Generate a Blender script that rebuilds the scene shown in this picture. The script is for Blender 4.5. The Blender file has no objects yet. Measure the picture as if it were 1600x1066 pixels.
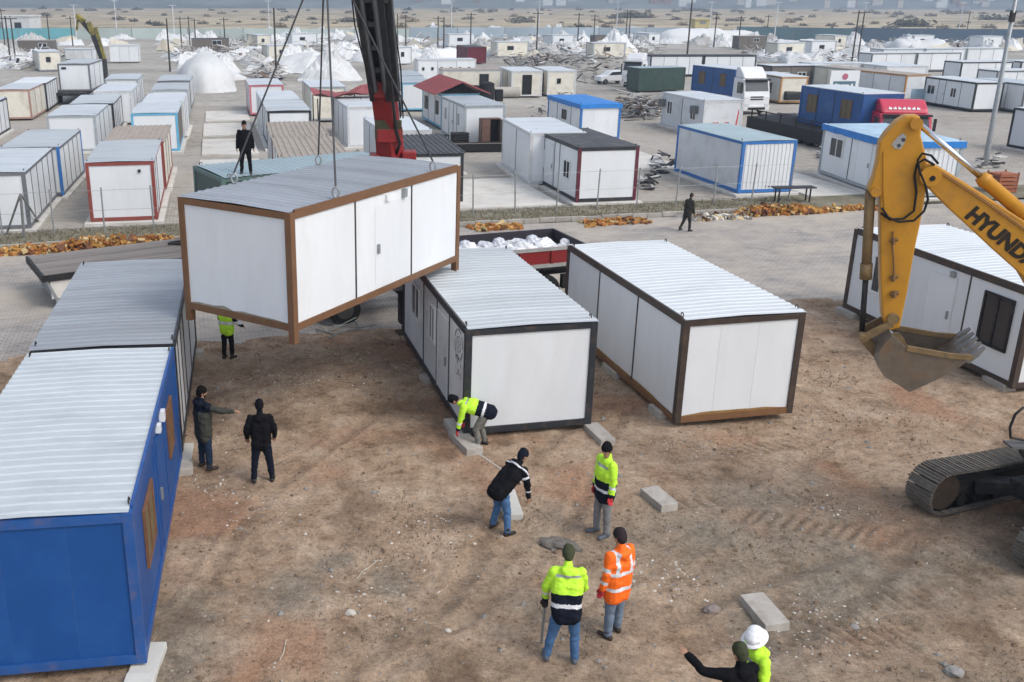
import bpy, math, random
import numpy as np
from mathutils import Vector, Matrix
random.seed(7); rng = np.random.default_rng(11)
SC = bpy.context.scene; COL = SC.collection
PI = math.pi; R = math.radians
# ------------------------------------------------------------------ camera
CAM_H, PITCH, ROLL = 9.484, R(18.57), R(.14)
FPX, PPX, PPY = 1501.8, 630.6, 504.1            # calibration of the photograph (pixels of 1600 x 1066)
cd = bpy.data.cameras.new('camera'); cam = bpy.data.objects.new('camera', cd); COL.objects.link(cam)
cam.location = (0, 0, CAM_H)
_f = Vector((0, math.cos(PITCH), -math.sin(PITCH))); _u0 = Vector((0, math.sin(PITCH), math.cos(PITCH))); _r0 = Vector((1, 0, 0))
_r = math.cos(ROLL)*_r0 + math.sin(ROLL)*_u0; _u = -math.sin(ROLL)*_r0 + math.cos(ROLL)*_u0
_m = Matrix((_r, _u, -_f)).transposed().to_4x4(); _m.translation = cam.location; cam.matrix_world = _m
cd.sensor_fit = 'HORIZONTAL'; cd.sensor_width = 36; cd.lens = 36*FPX/1600
cd.shift_x = (800-PPX)/1600; cd.shift_y = (PPY-533)/1600
cd.clip_start = .1; cd.clip_end = 12000
SC.camera = cam
# ------------------------------------------------------------------ light: overcast daylight
W = bpy.data.worlds.new('World'); SC.world = W; W.use_nodes = True
nt = W.node_tree; bg = nt.nodes['Background']; sky = nt.nodes.new('ShaderNodeTexSky')
sky.sky_type = 'NISHITA'; sky.sun_disc = False
SUN_EL, SUN_AZ = R(48), R(125)                   # azimuth from +Y towards +X
sky.sun_elevation = SUN_EL; sky.sun_rotation = SUN_AZ; sky.air_density = 1.0; sky.dust_density = 3.0; sky.ozone_density = .8
_hs = nt.nodes.new('ShaderNodeHueSaturation'); _hs.inputs['Saturation'].default_value = .5      # cloud veil: less blue
nt.links.new(sky.outputs[0], _hs.inputs['Color']); nt.links.new(_hs.outputs[0], bg.inputs[0]); bg.inputs[1].default_value = .15
sl = bpy.data.lights.new('sun', 'SUN'); sl.energy = .75; sl.angle = R(20); sl.color = (1, .95, .88)
so = bpy.data.objects.new('sun', sl); COL.objects.link(so)
sd = Vector((math.sin(SUN_AZ)*math.cos(SUN_EL), math.cos(SUN_AZ)*math.cos(SUN_EL), math.sin(SUN_EL)))
so.rotation_euler = sd.to_track_quat('Z', 'Y').to_euler(); so.location = (30, -30, 60)
SC.view_settings.view_transform = 'Standard'; SC.view_settings.look = 'None'; SC.view_settings.gamma = 1
SC.view_settings.use_curve_mapping = False; SC.view_settings.exposure = .88
SC.render.engine = 'CYCLES'; SC.cycles.max_bounces = 6; SC.cycles.diffuse_bounces = 3; SC.cycles.glossy_bounces = 3
SC.cycles.volume_bounces = 0; SC.cycles.transparent_max_bounces = 6
# ------------------------------------------------------------------ where a thing stands: pixel of the photograph -> point of the ground
def ray(u, v): return _f + _r*((u-PPX)/FPX) - _u*((v-PPY)/FPX)
def G(u, v, z=0.0):
    d = ray(u, v); t = (z-CAM_H)/d.z; return Vector((d.x*t, d.y*t, z))
def AT(u, v, y):
    d = ray(u, v); t = y/d.y; return Vector((d.x*t, y, CAM_H+d.z*t))
# ------------------------------------------------------------------ materials
MATS = {}
def mat(name, col=(.5, .5, .5), rough=.7, metal=0., var=.0, vscale=3., col2=None, bump=0., bscale=40., spec=.3, objvar=0., dirt=None, dscale=1.2, damt=.0, coords='Object', stretch=None):
    """Principled material: two-tone noise, optional dirt tone in its own blotches, optional bump, optional per-object value shift."""
    if name in MATS: return MATS[name]
    m = bpy.data.materials.new(name); m.use_nodes = True; t = m.node_tree; N = t.nodes; L = t.links
    b = N['Principled BSDF']; b.inputs['Roughness'].default_value = rough; b.inputs['Metallic'].default_value = metal
    b.inputs['Specular IOR Level'].default_value = spec
    b.inputs['Base Color'].default_value = (*col, 1)
    tc = N.new('ShaderNodeTexCoord'); vec = tc.outputs[coords]
    if objvar or damt or var:
        oi = N.new('ShaderNodeObjectInfo'); ad = N.new('ShaderNodeVectorMath'); ad.operation = 'MULTIPLY_ADD'
        ad.inputs[1].default_value = (37, 41, 29)
        L.new(oi.outputs['Random'], ad.inputs[0]); L.new(vec, ad.inputs[2]); vec = ad.outputs[0]
    if stretch:
        mp = N.new('ShaderNodeMapping'); mp.inputs['Scale'].default_value = stretch; L.new(vec, mp.inputs[0]); vec = mp.outputs[0]
    cur = None
    if var or col2:
        n = N.new('ShaderNodeTexNoise'); n.inputs['Scale'].default_value = vscale; n.inputs['Detail'].default_value = 6
        n.inputs['Roughness'].default_value = .65; L.new(vec, n.inputs[0])
        r = N.new('ShaderNodeValToRGB'); r.color_ramp.elements[0].position = .32; r.color_ramp.elements[1].position = .68
        c2 = col2 or tuple(c*(1-var) for c in col)
        r.color_ramp.elements[0].color = (*c2, 1); r.color_ramp.elements[1].color = (*col, 1)
        L.new(n.outputs[0], r.inputs[0]); cur = r.outputs[0]
    if dirt:
        n = N.new('ShaderNodeTexNoise'); n.inputs['Scale'].default_value = dscale; n.inputs['Detail'].default_value = 8
        n.inputs['Roughness'].default_value = .7; L.new(vec, n.inputs[0])
        r = N.new('ShaderNodeValToRGB'); r.color_ramp.elements[0].position = .5; r.color_ramp.elements[1].position = .72
        r.color_ramp.elements[0].color = (0, 0, 0, 1); r.color_ramp.elements[1].color = (damt, damt, damt, 1)
        L.new(n.outputs[0], r.inputs[0])
        mx = N.new('ShaderNodeMixRGB'); L.new(r.outputs[0], mx.inputs[0]); mx.inputs[2].default_value = (*dirt, 1)
        if cur: L.new(cur, mx.inputs[1])
        else: mx.inputs[1].default_value = (*col, 1)
        cur = mx.outputs[0]
    if objvar:
        hs = N.new('ShaderNodeHueSaturation'); mr = N.new('ShaderNodeMapRange'); mr.inputs[3].default_value = 1-objvar; mr.inputs[4].default_value = 1+objvar*.6
        L.new(oi.outputs['Random'], mr.inputs[0]); L.new(mr.outputs[0], hs.inputs['Value'])
        if cur: L.new(cur, hs.inputs['Color'])
        else: hs.inputs['Color'].default_value = (*col, 1)
        cur = hs.outputs[0]
    if cur: L.new(cur, b.inputs['Base Color'])
    if bump:
        n = N.new('ShaderNodeTexNoise'); n.inputs['Scale'].default_value = bscale; n.inputs['Detail'].default_value = 5; L.new(vec, n.inputs[0])
        bp = N.new('ShaderNodeBump'); bp.inputs['Strength'].default_value = bump; bp.inputs['Distance'].default_value = .02
        L.new(n.outputs[0], bp.inputs['Height']); L.new(bp.outputs[0], b.inputs['Normal'])
    MATS[name] = m; return m
M = mat
WALL = M('panel_white', (.71, .735, .755), .42, var=.07, vscale=.8, dirt=(.47, .455, .43), dscale=1.1, damt=.2, objvar=.06, spec=.4, stretch=(1.3, 1.3, .35))
WALLG = M('panel_grey_white', (.64, .665, .685), .5, var=.08, vscale=.8, dirt=(.33, .31, .28), dscale=1.0, damt=.45, objvar=.1)
WALLC = M('panel_cream', (.70, .67, .58), .55, var=.1, vscale=.8, dirt=(.36, .30, .22), dscale=1.1, damt=.5, objvar=.1)
WALLB = M('panel_blue', (.008, .068, .25), .5, var=.12, vscale=.8, dirt=(.02, .10, .29), dscale=.8, damt=.5, spec=.3)
WALLB2 = M('panel_blue_faded', (.03, .10, .27), .5, var=.15, vscale=.8, dirt=(.10, .16, .3), dscale=.8, damt=.4)
WALLGR = M('panel_dark_green', (.05, .085, .075), .5, var=.2, vscale=1, dirt=(.10, .12, .10), dscale=1.5, damt=.5)
WALLBR = M('panel_taupe', (.16, .14, .12), .7, var=.15, vscale=1)
WALLMR = M('panel_maroon', (.13, .02, .03), .6, var=.2, vscale=1)
ROOFW = M('roof_bright_zinc', (.64, .67, .685), .38, .15, var=.08, vscale=.5, dirt=(.37, .40, .425), dscale=.5, damt=.8, spec=.5, stretch=(.35, 1.6, 1))
ROOFZ = M('roof_zinc', (.50, .54, .57), .4, .2, var=.16, vscale=.5, dirt=(.28, .305, .325), dscale=.6, damt=.7, objvar=.15, spec=.5, stretch=(.3, 2.2, 1))
ROOFA = M('roof_bluish_zinc', (.51, .55, .575), .42, .15, var=.12, vscale=.7, dirt=(.33, .36, .38), dscale=.9, damt=.7, spec=.45, stretch=(.5, 1.4, 1))
ROOFB = M('roof_patchy_zinc', (.55, .585, .605), .42, .15, var=.30, vscale=.28, dirt=(.30, .33, .35), dscale=.35, damt=.85, spec=.45, stretch=(.06, 2.0, 1))
ROOFD = M('roof_weathered_zinc', (.34, .365, .40), .5, .15, var=.25, vscale=.5, dirt=(.22, .225, .24), dscale=.8, damt=.8, spec=.4, stretch=(.25, 2.2, 1))
ROOFT = M('roof_tan', (.38, .33, .28), .7, .1, var=.2, vscale=2, dirt=(.26, .20, .15), dscale=1.4, damt=.7)
ROOFK = M('roof_dark_felt', (.075, .078, .085), .8, var=.3, vscale=1.2, dirt=(.18, .18, .18), dscale=1.6, damt=.5)
ROOFG = M('roof_grey_green', (.33, .42, .45), .5, .2, var=.15, vscale=.7, dirt=(.25, .28, .28), dscale=.8, damt=.6)
TARPB = M('tarp_blue', (.025, .21, .60), .5, var=.25, vscale=2, bump=.5, bscale=4)
TARPBP = M('tarp_pale', (.42, .58, .70), .5, var=.3, vscale=1.5, bump=.5, bscale=4)
FR = {}
for k, c in dict(rust=(.17, .085, .04), anth=(.022, .027, .034), dbrown=(.055, .040, .033), rustbase=(.20, .10, .045), blue=(.03, .17, .48), navy=(.016, .085, .29), red=(.27, .065, .052), lblue=(.13, .42, .62),
                 maroon=(.115, .012, .032), green=(.10, .17, .16), grey=(.16, .17, .185), pink=(.55, .16, .19), salmon=(.42, .24, .19), white=(.62, .63, .64), lgrey=(.36, .40, .43), orange=(.50, .25, .08), dgreen=(.035, .06, .052)).items():
    FR[k] = M('frame_'+k, c, .5, var=.2, vscale=2.5, dirt=(.20, .12, .07), dscale=3.5, damt=.35, spec=.4)
GLASS = M('window_glass', (.02, .024, .03), .12, spec=.6)
GLASSB = M('window_brown_blind', (.16, .13, .07), .5, var=.3, vscale=6)
PVC = M('white_pvc', (.72, .73, .73), .4, spec=.4)
WOODF = M('brown_window_frame', (.20, .10, .055), .5, var=.3, vscale=4)
RUBBER_DARK = M('rubber_and_dark_inside', (.018, .018, .019), .85, var=.3, vscale=5)  # tyre and hose black; also the painted dark inside open doors and windows
STEEL = M('galvanised_steel', (.36, .38, .39), .5, .6, var=.2, vscale=4)
DARK = M('dark_steel', (.025, .025, .027), .6, .2, var=.3, vscale=4, dirt=(.09, .07, .05), dscale=4, damt=.5)
CHROME = M('chrome_rod', (.62, .63, .64), .18, 1.)
CONC = M('concrete', (.43, .40, .36), .9, var=.18, vscale=4, dirt=(.22, .18, .14), dscale=3, damt=.6, bump=.4, bscale=60)
SLAB = M('concrete_slab', (.60, .58, .54), .9, var=.14, vscale=.6, dirt=(.33, .29, .23), dscale=.7, damt=.7, bump=.2, bscale=30)
YEL = M('excavator_yellow', (.52, .245, .018), .45, var=.12, vscale=2, dirt=(.25, .12, .04), dscale=2.2, damt=.55, spec=.4)
YELD = M('muddy_yellow', (.24, .16, .075), .75, var=.3, vscale=4, dirt=(.10, .08, .055), dscale=5, damt=.8, bump=.3, bscale=30)
TRACKM = M('worn_track_steel', (.19, .17, .145), .7, .15, var=.35, vscale=8, dirt=(.13, .095, .065), dscale=6, damt=.8)
BUCKET = M('worn_bucket_steel', (.185, .15, .115), .6, .35, var=.3, vscale=5, dirt=(.20, .115, .055), dscale=3, damt=.8, bump=.2)
TOOTH = M('polished_tooth_steel', (.20, .195, .185), .55, .4, var=.2, vscale=6)
CRED = M('crane_red', (.25, .02, .02), .5, var=.2, vscale=2, dirt=(.10, .03, .025), dscale=2, damt=.6)
CBLK = M('crane_black', (.020, .021, .023), .45, var=.4, vscale=2, dirt=(.09, .08, .07), dscale=2.5, damt=.6, spec=.5)
PLANK = M('weathered_plank', (.25, .225, .205), .85, var=.3, vscale=2, dirt=(.13, .115, .10), dscale=1.5, damt=.7, stretch=(.25, 3, 1), objvar=.15)
TRWHITE = M('truck_white', (.66, .67, .68), .3, var=.06, vscale=1, spec=.5)
TRRED = M('truck_red', (.52, .035, .075), .35, var=.12, vscale=1, spec=.5)
CABLE = M('steel_cable', (.07, .07, .075), .6, .4)
# ------------------------------------------------------------------ mesh builder
class MB:
    def __init__(s): s.v = []; s.f = []; s.mi = []
    def add(s, vs, fs, mi=0):
        n = len(s.v); s.v += [tuple(p) for p in vs]; s.f += [tuple(i+n for i in f) for f in fs]; s.mi += [mi]*len(fs); return s
    def box(s, a, b, mi=0):
        x0, y0, z0 = a; x1, y1, z1 = b
        return s.add([(x0, y0, z0), (x1, y0, z0), (x1, y1, z0), (x0, y1, z0), (x0, y0, z1), (x1, y0, z1), (x1, y1, z1), (x0, y1, z1)],
                     [(0, 3, 2, 1), (4, 5, 6, 7), (0, 1, 5, 4), (1, 2, 6, 5), (2, 3, 7, 6), (3, 0, 4, 7)], mi)
    def obox(s, c, dx, dy, dz, ax, ay, az, mi=0):       # oriented box: centre, half sizes, axes
        c, ax, ay, az = Vector(c), Vector(ax)*dx, Vector(ay)*dy, Vector(az)*dz
        P = [c+i*ax+j*ay+k*az for k in (-1, 1) for j in (-1, 1) for i in (-1, 1)]
        return s.add(P, [(0, 2, 3, 1), (4, 5, 7, 6), (0, 1, 5, 4), (1, 3, 7, 5), (3, 2, 6, 7), (2, 0, 4, 6)], mi)
    def tube(s, pts, rad, n=8, mi=0, cap=True):
        pts = [Vector(p) for p in pts]; rads = rad if isinstance(rad, (list, tuple)) else [rad]*len(pts)
        t0 = (pts[1]-pts[0]).normalized(); a = t0.cross(Vector((0, 0, 1)))
        if a.length < 1e-3: a = t0.cross(Vector((1, 0, 0)))
        a.normalize(); base = len(s.v)
        for i, p in enumerate(pts):
            t = (pts[min(i+1, len(pts)-1)]-pts[max(i-1, 0)]).normalized()
            a = (a-t*a.dot(t)).normalized(); b = t.cross(a)
            s.v += [tuple(p+(a*math.cos(2*PI*k/n)+b*math.sin(2*PI*k/n))*rads[i]) for k in range(n)]
        for i in range(len(pts)-1):
            for k in range(n):
                q = (base+i*n+k, base+i*n+(k+1) % n, base+(i+1)*n+(k+1) % n, base+(i+1)*n+k); s.f.append(q); s.mi.append(mi)
        if cap:
            s.f.append(tuple(base+k for k in range(n))[::-1]); s.mi.append(mi)
            s.f.append(tuple(base+(len(pts)-1)*n+k for k in range(n))); s.mi.append(mi)
        return s
    def beam(s, p, q, w, h, up=(0, 0, 1), mi=0):
        p, q = Vector(p), Vector(q); d = (q-p); l = d.length; d.normalize(); up = Vector(up)
        sd_ = d.cross(up)
        if sd_.length < 1e-3: sd_ = d.cross(Vector((1, 0, 0)))
        sd_.normalize(); u2 = sd_.cross(d)
        return s.obox((p+q)/2, l/2, w/2, h/2, d, sd_, u2, mi)
    def prism(s, poly, o, ax, ay, an, d0, d1, mi=0):     # 2-D outline in plane (ax, ay) from o, thick from d0 to d1 along an
        o, ax, ay, an = map(Vector, (o, ax, ay, an)); n = len(poly)
        P = [o+ax*x+ay*y+an*d0 for x, y in poly]+[o+ax*x+ay*y+an*d1 for x, y in poly]
        F = [tuple(range(n))[::-1], tuple(range(n, 2*n))]+[(i, (i+1) % n, n+(i+1) % n, n+i) for i in range(n)]
        return s.add(P, F, mi)
    def sphere(s, c, r, seg=10, rings=6, mi=0, sc=(1, 1, 1)):
        c = Vector(c); base = len(s.v)
        for i in range(rings+1):
            th = PI*i/rings
            for k in range(seg):
                ph = 2*PI*k/seg; s.v.append((c.x+r*sc[0]*math.sin(th)*math.cos(ph), c.y+r*sc[1]*math.sin(th)*math.sin(ph), c.z+r*sc[2]*math.cos(th)))
        for i in range(rings):
            for k in range(seg):
                s.f.append((base+i*seg+k, base+(i+1)*seg+k, base+(i+1)*seg+(k+1) % seg, base+i*seg+(k+1) % seg)); s.mi.append(mi)
        return s
    def mesh(s, name, mats):
        me = bpy.data.meshes.new(name); me.from_pydata(s.v, [], s.f)
        for m in (mats if isinstance(mats, (list, tuple)) else [mats]): me.materials.append(m)
        if any(s.mi): me.polygons.foreach_set('material_index', s.mi)
        me.update(); return me
    def build(s, name, mats, parent=None, smooth=False, bevel=0):
        me = s.mesh(name, mats)
        if smooth: me.polygons.foreach_set('use_smooth', [True]*len(me.polygons))
        o = put(name, me, parent)
        if bevel:
            b = o.modifiers.new('bevel', 'BEVEL'); b.width = bevel; b.segments = 2; b.limit_method = 'ANGLE'
        return o
def put(name, me, parent=None):
    o = bpy.data.objects.new(name, me); COL.objects.link(o)
    if parent: o.parent = parent
    return o
def empty(name, loc=(0, 0, 0), rz=0., label=None, cat=None, group=None):
    o = bpy.data.objects.new(name, None); COL.objects.link(o); o.location = loc; o.rotation_euler = (0, 0, rz); o.empty_display_size = .2
    return tag(o, label, cat, group)
def tag(o, label=None, cat=None, group=None, kind=None):
    for k, v in (('label', label), ('category', cat), ('group', group), ('kind', kind)):
        if v: o[k] = v
    return o
def copy_tree(o, parent=None):
    c = o.copy(); COL.objects.link(c); c.parent = parent
    for ch in o.children: copy_tree(ch, c)
    return c
CACHE = {}
def cached(key, fn):
    if key not in CACHE: CACHE[key] = fn()
    return CACHE[key]
# value noise
def _h(ix, iy, s):
    n = (ix*374761393+iy*668265263+s*1442695041) & 0xffffffff
    n = ((n ^ (n >> 13))*1274126177) & 0xffffffff
    return ((n ^ (n >> 16)) & 0xffff)/65535.
def vnoise(x, y, s=0):
    x = np.asarray(x, float); y = np.asarray(y, float); ix = np.floor(x).astype(np.int64); iy = np.floor(y).astype(np.int64)
    fx = x-ix; fy = y-iy; fx = fx*fx*(3-2*fx); fy = fy*fy*(3-2*fy)
    a = _h(ix, iy, s); b = _h(ix+1, iy, s); c = _h(ix, iy+1, s); d = _h(ix+1, iy+1, s)
    return (a*(1-fx)+b*fx)*(1-fy)+(c*(1-fx)+d*fx)*fy
def fbm(x, y, s=0, o=4):
    t = 0; a = .5
    for k in range(o): t = t+a*vnoise(x*2**k, y*2**k, s+k*7); a *= .5
    return t
# ------------------------------------------------------------------ the setting
KA = .225; KT = Vector((math.cos(KA), math.sin(KA), 0)); KN = Vector((-math.sin(KA), math.cos(KA), 0))     # along / across the road
def UV(u, v, z=0.): return Vector((KT.x*u+KN.x*v, KT.y*u+KN.y*v, z))
def node_mat(name):
    m = bpy.data.materials.new(name); m.use_nodes = True; return m, m.node_tree.nodes, m.node_tree.links, m.node_tree.nodes['Principled BSDF']
def noise_(N, L, vec, sc, det=6, rough=.65):
    n = N.new('ShaderNodeTexNoise'); n.inputs['Scale'].default_value = sc; n.inputs['Detail'].default_value = det; n.inputs['Roughness'].default_value = rough
    L.new(vec, n.inputs[0]); return n.outputs[0]
def ramp_(N, L, fac, stops):
    r = N.new('ShaderNodeValToRGB'); e = r.color_ramp.elements
    while len(e) < len(stops): e.new(.5)
    for i, (p, c) in enumerate(stops): e[i].position = p; e[i].color = (*c, 1) if len(c) == 3 else c
    L.new(fac, r.inputs[0]); return r.outputs[0]
def mix_(N, L, fac, a, b, mode='MIX'):
    x = N.new('ShaderNodeMixRGB'); x.blend_type = mode
    for i, q in enumerate((fac, a, b)):
        if isinstance(q, (int, float)): x.inputs[i].default_value = q
        elif isinstance(q, tuple): x.inputs[i].default_value = (*q, 1)
        else: L.new(q, x.inputs[i])
    return x.outputs[0]
def bump_(N, L, b, h, st, dist):
    p = N.new('ShaderNodeBump'); p.inputs['Strength'].default_value = st; p.inputs['Distance'].default_value = dist; L.new(h, p.inputs['Height']); L.new(p.outputs[0], b.inputs['Normal'])
def soil_material():
    m, N, L, b = node_mat('trodden_soil'); tc = N.new('ShaderNodeTexCoord'); v = tc.outputs['Object']; b.inputs['Roughness'].default_value = .95; b.inputs['Specular IOR Level'].default_value = .15
    base = ramp_(N, L, noise_(N, L, v, .9, 8, .7), [(.30, (.19, .128, .082)), (.42, (.325, .230, .156)), (.56, (.42, .312, .222)), (.72, (.51, .405, .305))])
    at = N.new('ShaderNodeAttribute'); at.attribute_name = 'tint'; sp = N.new('ShaderNodeSeparateColor'); L.new(at.outputs['Color'], sp.inputs[0])
    c = mix_(N, L, sp.outputs[0], base, (.36, .205, .13))
    grey = ramp_(N, L, noise_(N, L, v, 3, 8, .75), [(.3, (.125, .105, .08)), (.52, (.235, .205, .163)), (.75, (.35, .31, .255))])
    c = mix_(N, L, sp.outputs[1], c, grey)
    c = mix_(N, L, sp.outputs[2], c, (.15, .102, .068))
    mid = noise_(N, L, v, 3.6, 6, .75)
    c = mix_(N, L, .55, c, ramp_(N, L, mid, [(.34, (.58, .56, .54)), (.48, (1, 1, 1)), (.68, (1.18, 1.16, 1.13))]), 'MULTIPLY')
    fine = noise_(N, L, v, 14, 9, .8)
    c = mix_(N, L, .85, c, ramp_(N, L, fine, [(.30, (.36, .34, .32)), (.5, (1, 1, 1)), (.66, (1.3, 1.28, 1.25))]), 'MULTIPLY')
    fine2 = noise_(N, L, v, 55, 4, .7)
    c = mix_(N, L, .7, c, ramp_(N, L, fine2, [(.32, (.5, .48, .46)), (.5, (1, 1, 1)), (.7, (1.35, 1.33, 1.3))]), 'MULTIPLY')
    L.new(c, b.inputs['Base Color'])
    ad = N.new('ShaderNodeMath'); ad.operation = 'ADD'; L.new(fine, ad.inputs[0]); L.new(fine2, ad.inputs[1]); bump_(N, L, b, ad.outputs[0], .7, .05)
    return m
SOIL = soil_material()
def paver_material(name, tones, scale, dust, dustamt, rot=KA, row=.5, dsc=.25):
    m, N, L, b = node_mat(name); tc = N.new('ShaderNodeTexCoord'); b.inputs['Roughness'].default_value = .85; b.inputs['Specular IOR Level'].default_value = .2
    mp = N.new('ShaderNodeMapping'); mp.inputs['Rotation'].default_value = (0, 0, -rot); L.new(tc.outputs['Object'], mp.inputs[0]); v = mp.outputs[0]
    br = N.new('ShaderNodeTexBrick'); br.inputs['Scale'].default_value = scale; br.inputs['Mortar Size'].default_value = .018; br.inputs['Row Height'].default_value = .25*row*2; br.inputs['Brick Width'].default_value = .5
    br.inputs['Color1'].default_value = (*tones[0], 1); br.inputs['Color2'].default_value = (*tones[1], 1); br.inputs['Mortar'].default_value = (*tones[2], 1); L.new(v, br.inputs[0])
    big = noise_(N, L, v, dsc, 8, .7)
    c = mix_(N, L, .75, br.outputs[0], ramp_(N, L, noise_(N, L, v, 1.3, 8, .75), [(.3, (.6, .6, .6)), (.5, (1, 1, 1)), (.72, (1.25, 1.24, 1.22))]), 'MULTIPLY')
    st = N.new('ShaderNodeMapping'); st.inputs['Scale'].default_value = (.35, 3, 1); L.new(v, st.inputs[0])
    c = mix_(N, L, .5, c, ramp_(N, L, noise_(N, L, st.outputs[0], 1.1, 5, .6), [(.35, (.68, .68, .68)), (.6, (1.12, 1.12, 1.12))]), 'MULTIPLY')
    d = ramp_(N, L, big, [(.42, (0, 0, 0)), (.62, (dustamt,)*3)])
    c = mix_(N, L, d, c, dust); L.new(c, b.inputs['Base Color']); bump_(N, L, b, br.outputs['Fac'], -.5, .02)
    return m
ROADM = paver_material('road_pavers', ((.36, .335, .31), (.30, .28, .26), (.15, .138, .125)), 1.9, (.44, .385, .32), .75)
YARDM = paver_material('yard_pavers', ((.40, .365, .32), (.30, .27, .23), (.12, .11, .09)), 1.6, (.37, .345, .31), .85, rot=.19, dsc=.12)
def simple_ground(name, stops, sc, stops2=None, sc2=1., bmp=.4):
    m, N, L, b = node_mat(name); tc = N.new('ShaderNodeTexCoord'); v = tc.outputs['Object']; b.inputs['Roughness'].default_value = .95; b.inputs['Specular IOR Level'].default_value = .1
    c = ramp_(N, L, noise_(N, L, v, sc, 9, .7), stops)
    if stops2: c = mix_(N, L, .8, c, ramp_(N, L, noise_(N, L, v, sc2, 7, .7), stops2), 'MULTIPLY')
    L.new(c, b.inputs['Base Color'])
    if bmp: bump_(N, L, b, noise_(N, L, v, sc2*3, 5, .7), bmp, .05)
    return m
CAMPM = simple_ground('camp_gravel', [(.3, (.235, .22, .195)), (.5, (.34, .32, .285)), (.7, (.44, .42, .38))], .06, [(.3, (.65, .65, .65)), (.6, (1.1, 1.1, 1.1))], .8)
PLAINM = simple_ground('dry_plain', [(.28, (.22, .185, .12)), (.42, (.34, .285, .20)), (.55, (.44, .375, .27)), (.72, (.38, .29, .19))], .011, [(.36, (.42, .43, .38)), (.5, (1, 1, 1)), (.64, (1.25, 1.22, 1.18))], .045)
GRASSM = simple_ground('dead_grass', [(.3, (.11, .10, .07)), (.5, (.19, .172, .13)), (.7, (.28, .255, .205))], .7, [(.3, (.55, .56, .5)), (.6, (1.15, 1.15, 1.1))], 9)
HILLM = simple_ground('far_hillside', [(.3, (.10, .115, .11)), (.5, (.17, .185, .175)), (.7, (.24, .25, .235))], .004, [(.3, (.6, .6, .6)), (.6, (1.2, 1.2, 1.2))], .02, bmp=0)
def sheet(name, pts, m, kind='structure', parent=None):
    me = bpy.data.meshes.new(name); me.from_pydata([tuple(p) for p in pts], [], [tuple(range(len(pts)))]); me.materials.append(m); me.update()
    return tag(put(name, me, parent), kind=kind)
# one wide ground sheet to the horizon, sheets over it for yard, road and soil
sheet('plain', [(-6000, -300, -.5), (6000, -300, -.5), (6000, 3000, -.5), (-6000, 3000, -.5)], PLAINM)
FW = 288.                                                      # the far boundary wall of the camp
sheet('camp_ground', [UV(-170, 42), UV(90, 42), (260, 90, 0), (330, FW+12, 0), (-330, FW+6, 0), (-250, 60, 0)], CAMPM).location.z = -.02
sheet('camp_paving', [UV(-60, 40.2), UV(70, 40.2), (75, 92, 0), (-60, 92, 0)], YARDM).location.z = -.012
sheet('road', [UV(-90, 26.6), UV(90, 26.6), UV(90, 39.75), UV(-90, 39.75)], ROADM).location.z = .012
sheet('outer_soil', [(-90, -20, -.1), (90, -20, -.1), UV(90, 26.9, -.1), UV(-90, 26.9, -.1)], SOIL)
# near soil: real relief, tread prints, ruts and stained patches
nx, ny = 640, 540; xs = np.linspace(-11.5, 17.5, nx); ys = np.linspace(8.5, 32.2, ny); X, Y = np.meshgrid(xs, ys)
VV = KN.x*X+KN.y*Y
Z = (fbm(X*.35, Y*.35, 1)-.47)*.13+(fbm(X*1.7, Y*1.7, 2)-.47)*.07+(fbm(X*6, Y*6, 3, 3)-.44)*.04
def lane(a, b, w, per, h, seed, skew=0.):
    global Z
    a = Vector(a[:2]); b = Vector(b[:2]); d = (b-a); l = d.length; d.normalize()
    s = (X-a.x)*d.x+(Y-a.y)*d.y; q = -(X-a.x)*d.y+(Y-a.y)*d.x
    msk = np.clip((w/2-np.abs(q))/.06, 0, 1)*np.clip(s/.4, 0, 1)*np.clip((l-s)/.4, 0, 1)*np.clip((vnoise(s*.9, q*1.5+seed, seed)-.25)*3, 0, 1)
    pat = np.sin(2*PI*(s+skew*q)/per); Z = Z+msk*(h*pat-.03)
    return msk*np.clip(-pat*1.5, 0, 1)
LM = [lane(G(1190, 925), G(1600, 935), .8, .24, .03, 5, .6), lane(G(1130, 800), G(1440, 850), .7, .24, .022, 6, -.4), lane(G(1050, 715), G(1250, 690), .6, .24, .026, 15, .5), lane(G(1240, 985), G(1600, 1010), .6, .24, .022, 25, .7), lane(G(1010, 790), G(1300, 770), .5, .3, .02, 27, .3), lane(G(1120, 690), G(1445, 790), .25, 3., .045, 8),
      lane(G(1225, 860), G(1255, 1040), .6, .24, .03, 9), lane(G(1100, 650), G(1400, 720), .25, 3., .025, 10), lane(G(330, 700), G(640, 520), .3, 4., .02, 12), lane(G(600, 640), G(720, 640), .3, 1., .03, 13)]
Z = np.where(VV > 26.2, Z*.5+.03+.10*(fbm(X*.8, Y*.8, 20)-.45)-np.clip(VV-26.9, 0, 9)*.16, Z)
red = np.clip((fbm(X*.55+3, Y*.55, 31)-.52)*5, 0, .75)
gx, gy = G(1330, 900)[:2]
grey = np.clip(1.15-np.hypot((X-gx)/6.5, (Y-gy)/3.2)+(fbm(X*.7, Y*.7, 33)-.47)*1.6, 0, .9)
for (u, v, r_) in ((455, 925, .75), (620, 905, .5), (260, 1040, .9), (300, 960, .7), (520, 880, .5), (860, 560, .6)):
    p = G(u, v); grey = np.maximum(grey, np.clip(1.1-np.hypot(X-p.x, (Y-p.y)*.8)/r_+(fbm(X*2, Y*2, 35)-.47)*1.4, 0, .75))
damp_shade = np.clip((fbm(X*1.1, Y*1.1, 41)-.50)*5, 0, .7)*np.clip((fbm(X*.3, Y*.3, 47)-.40)*5, 0, 1)
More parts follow.
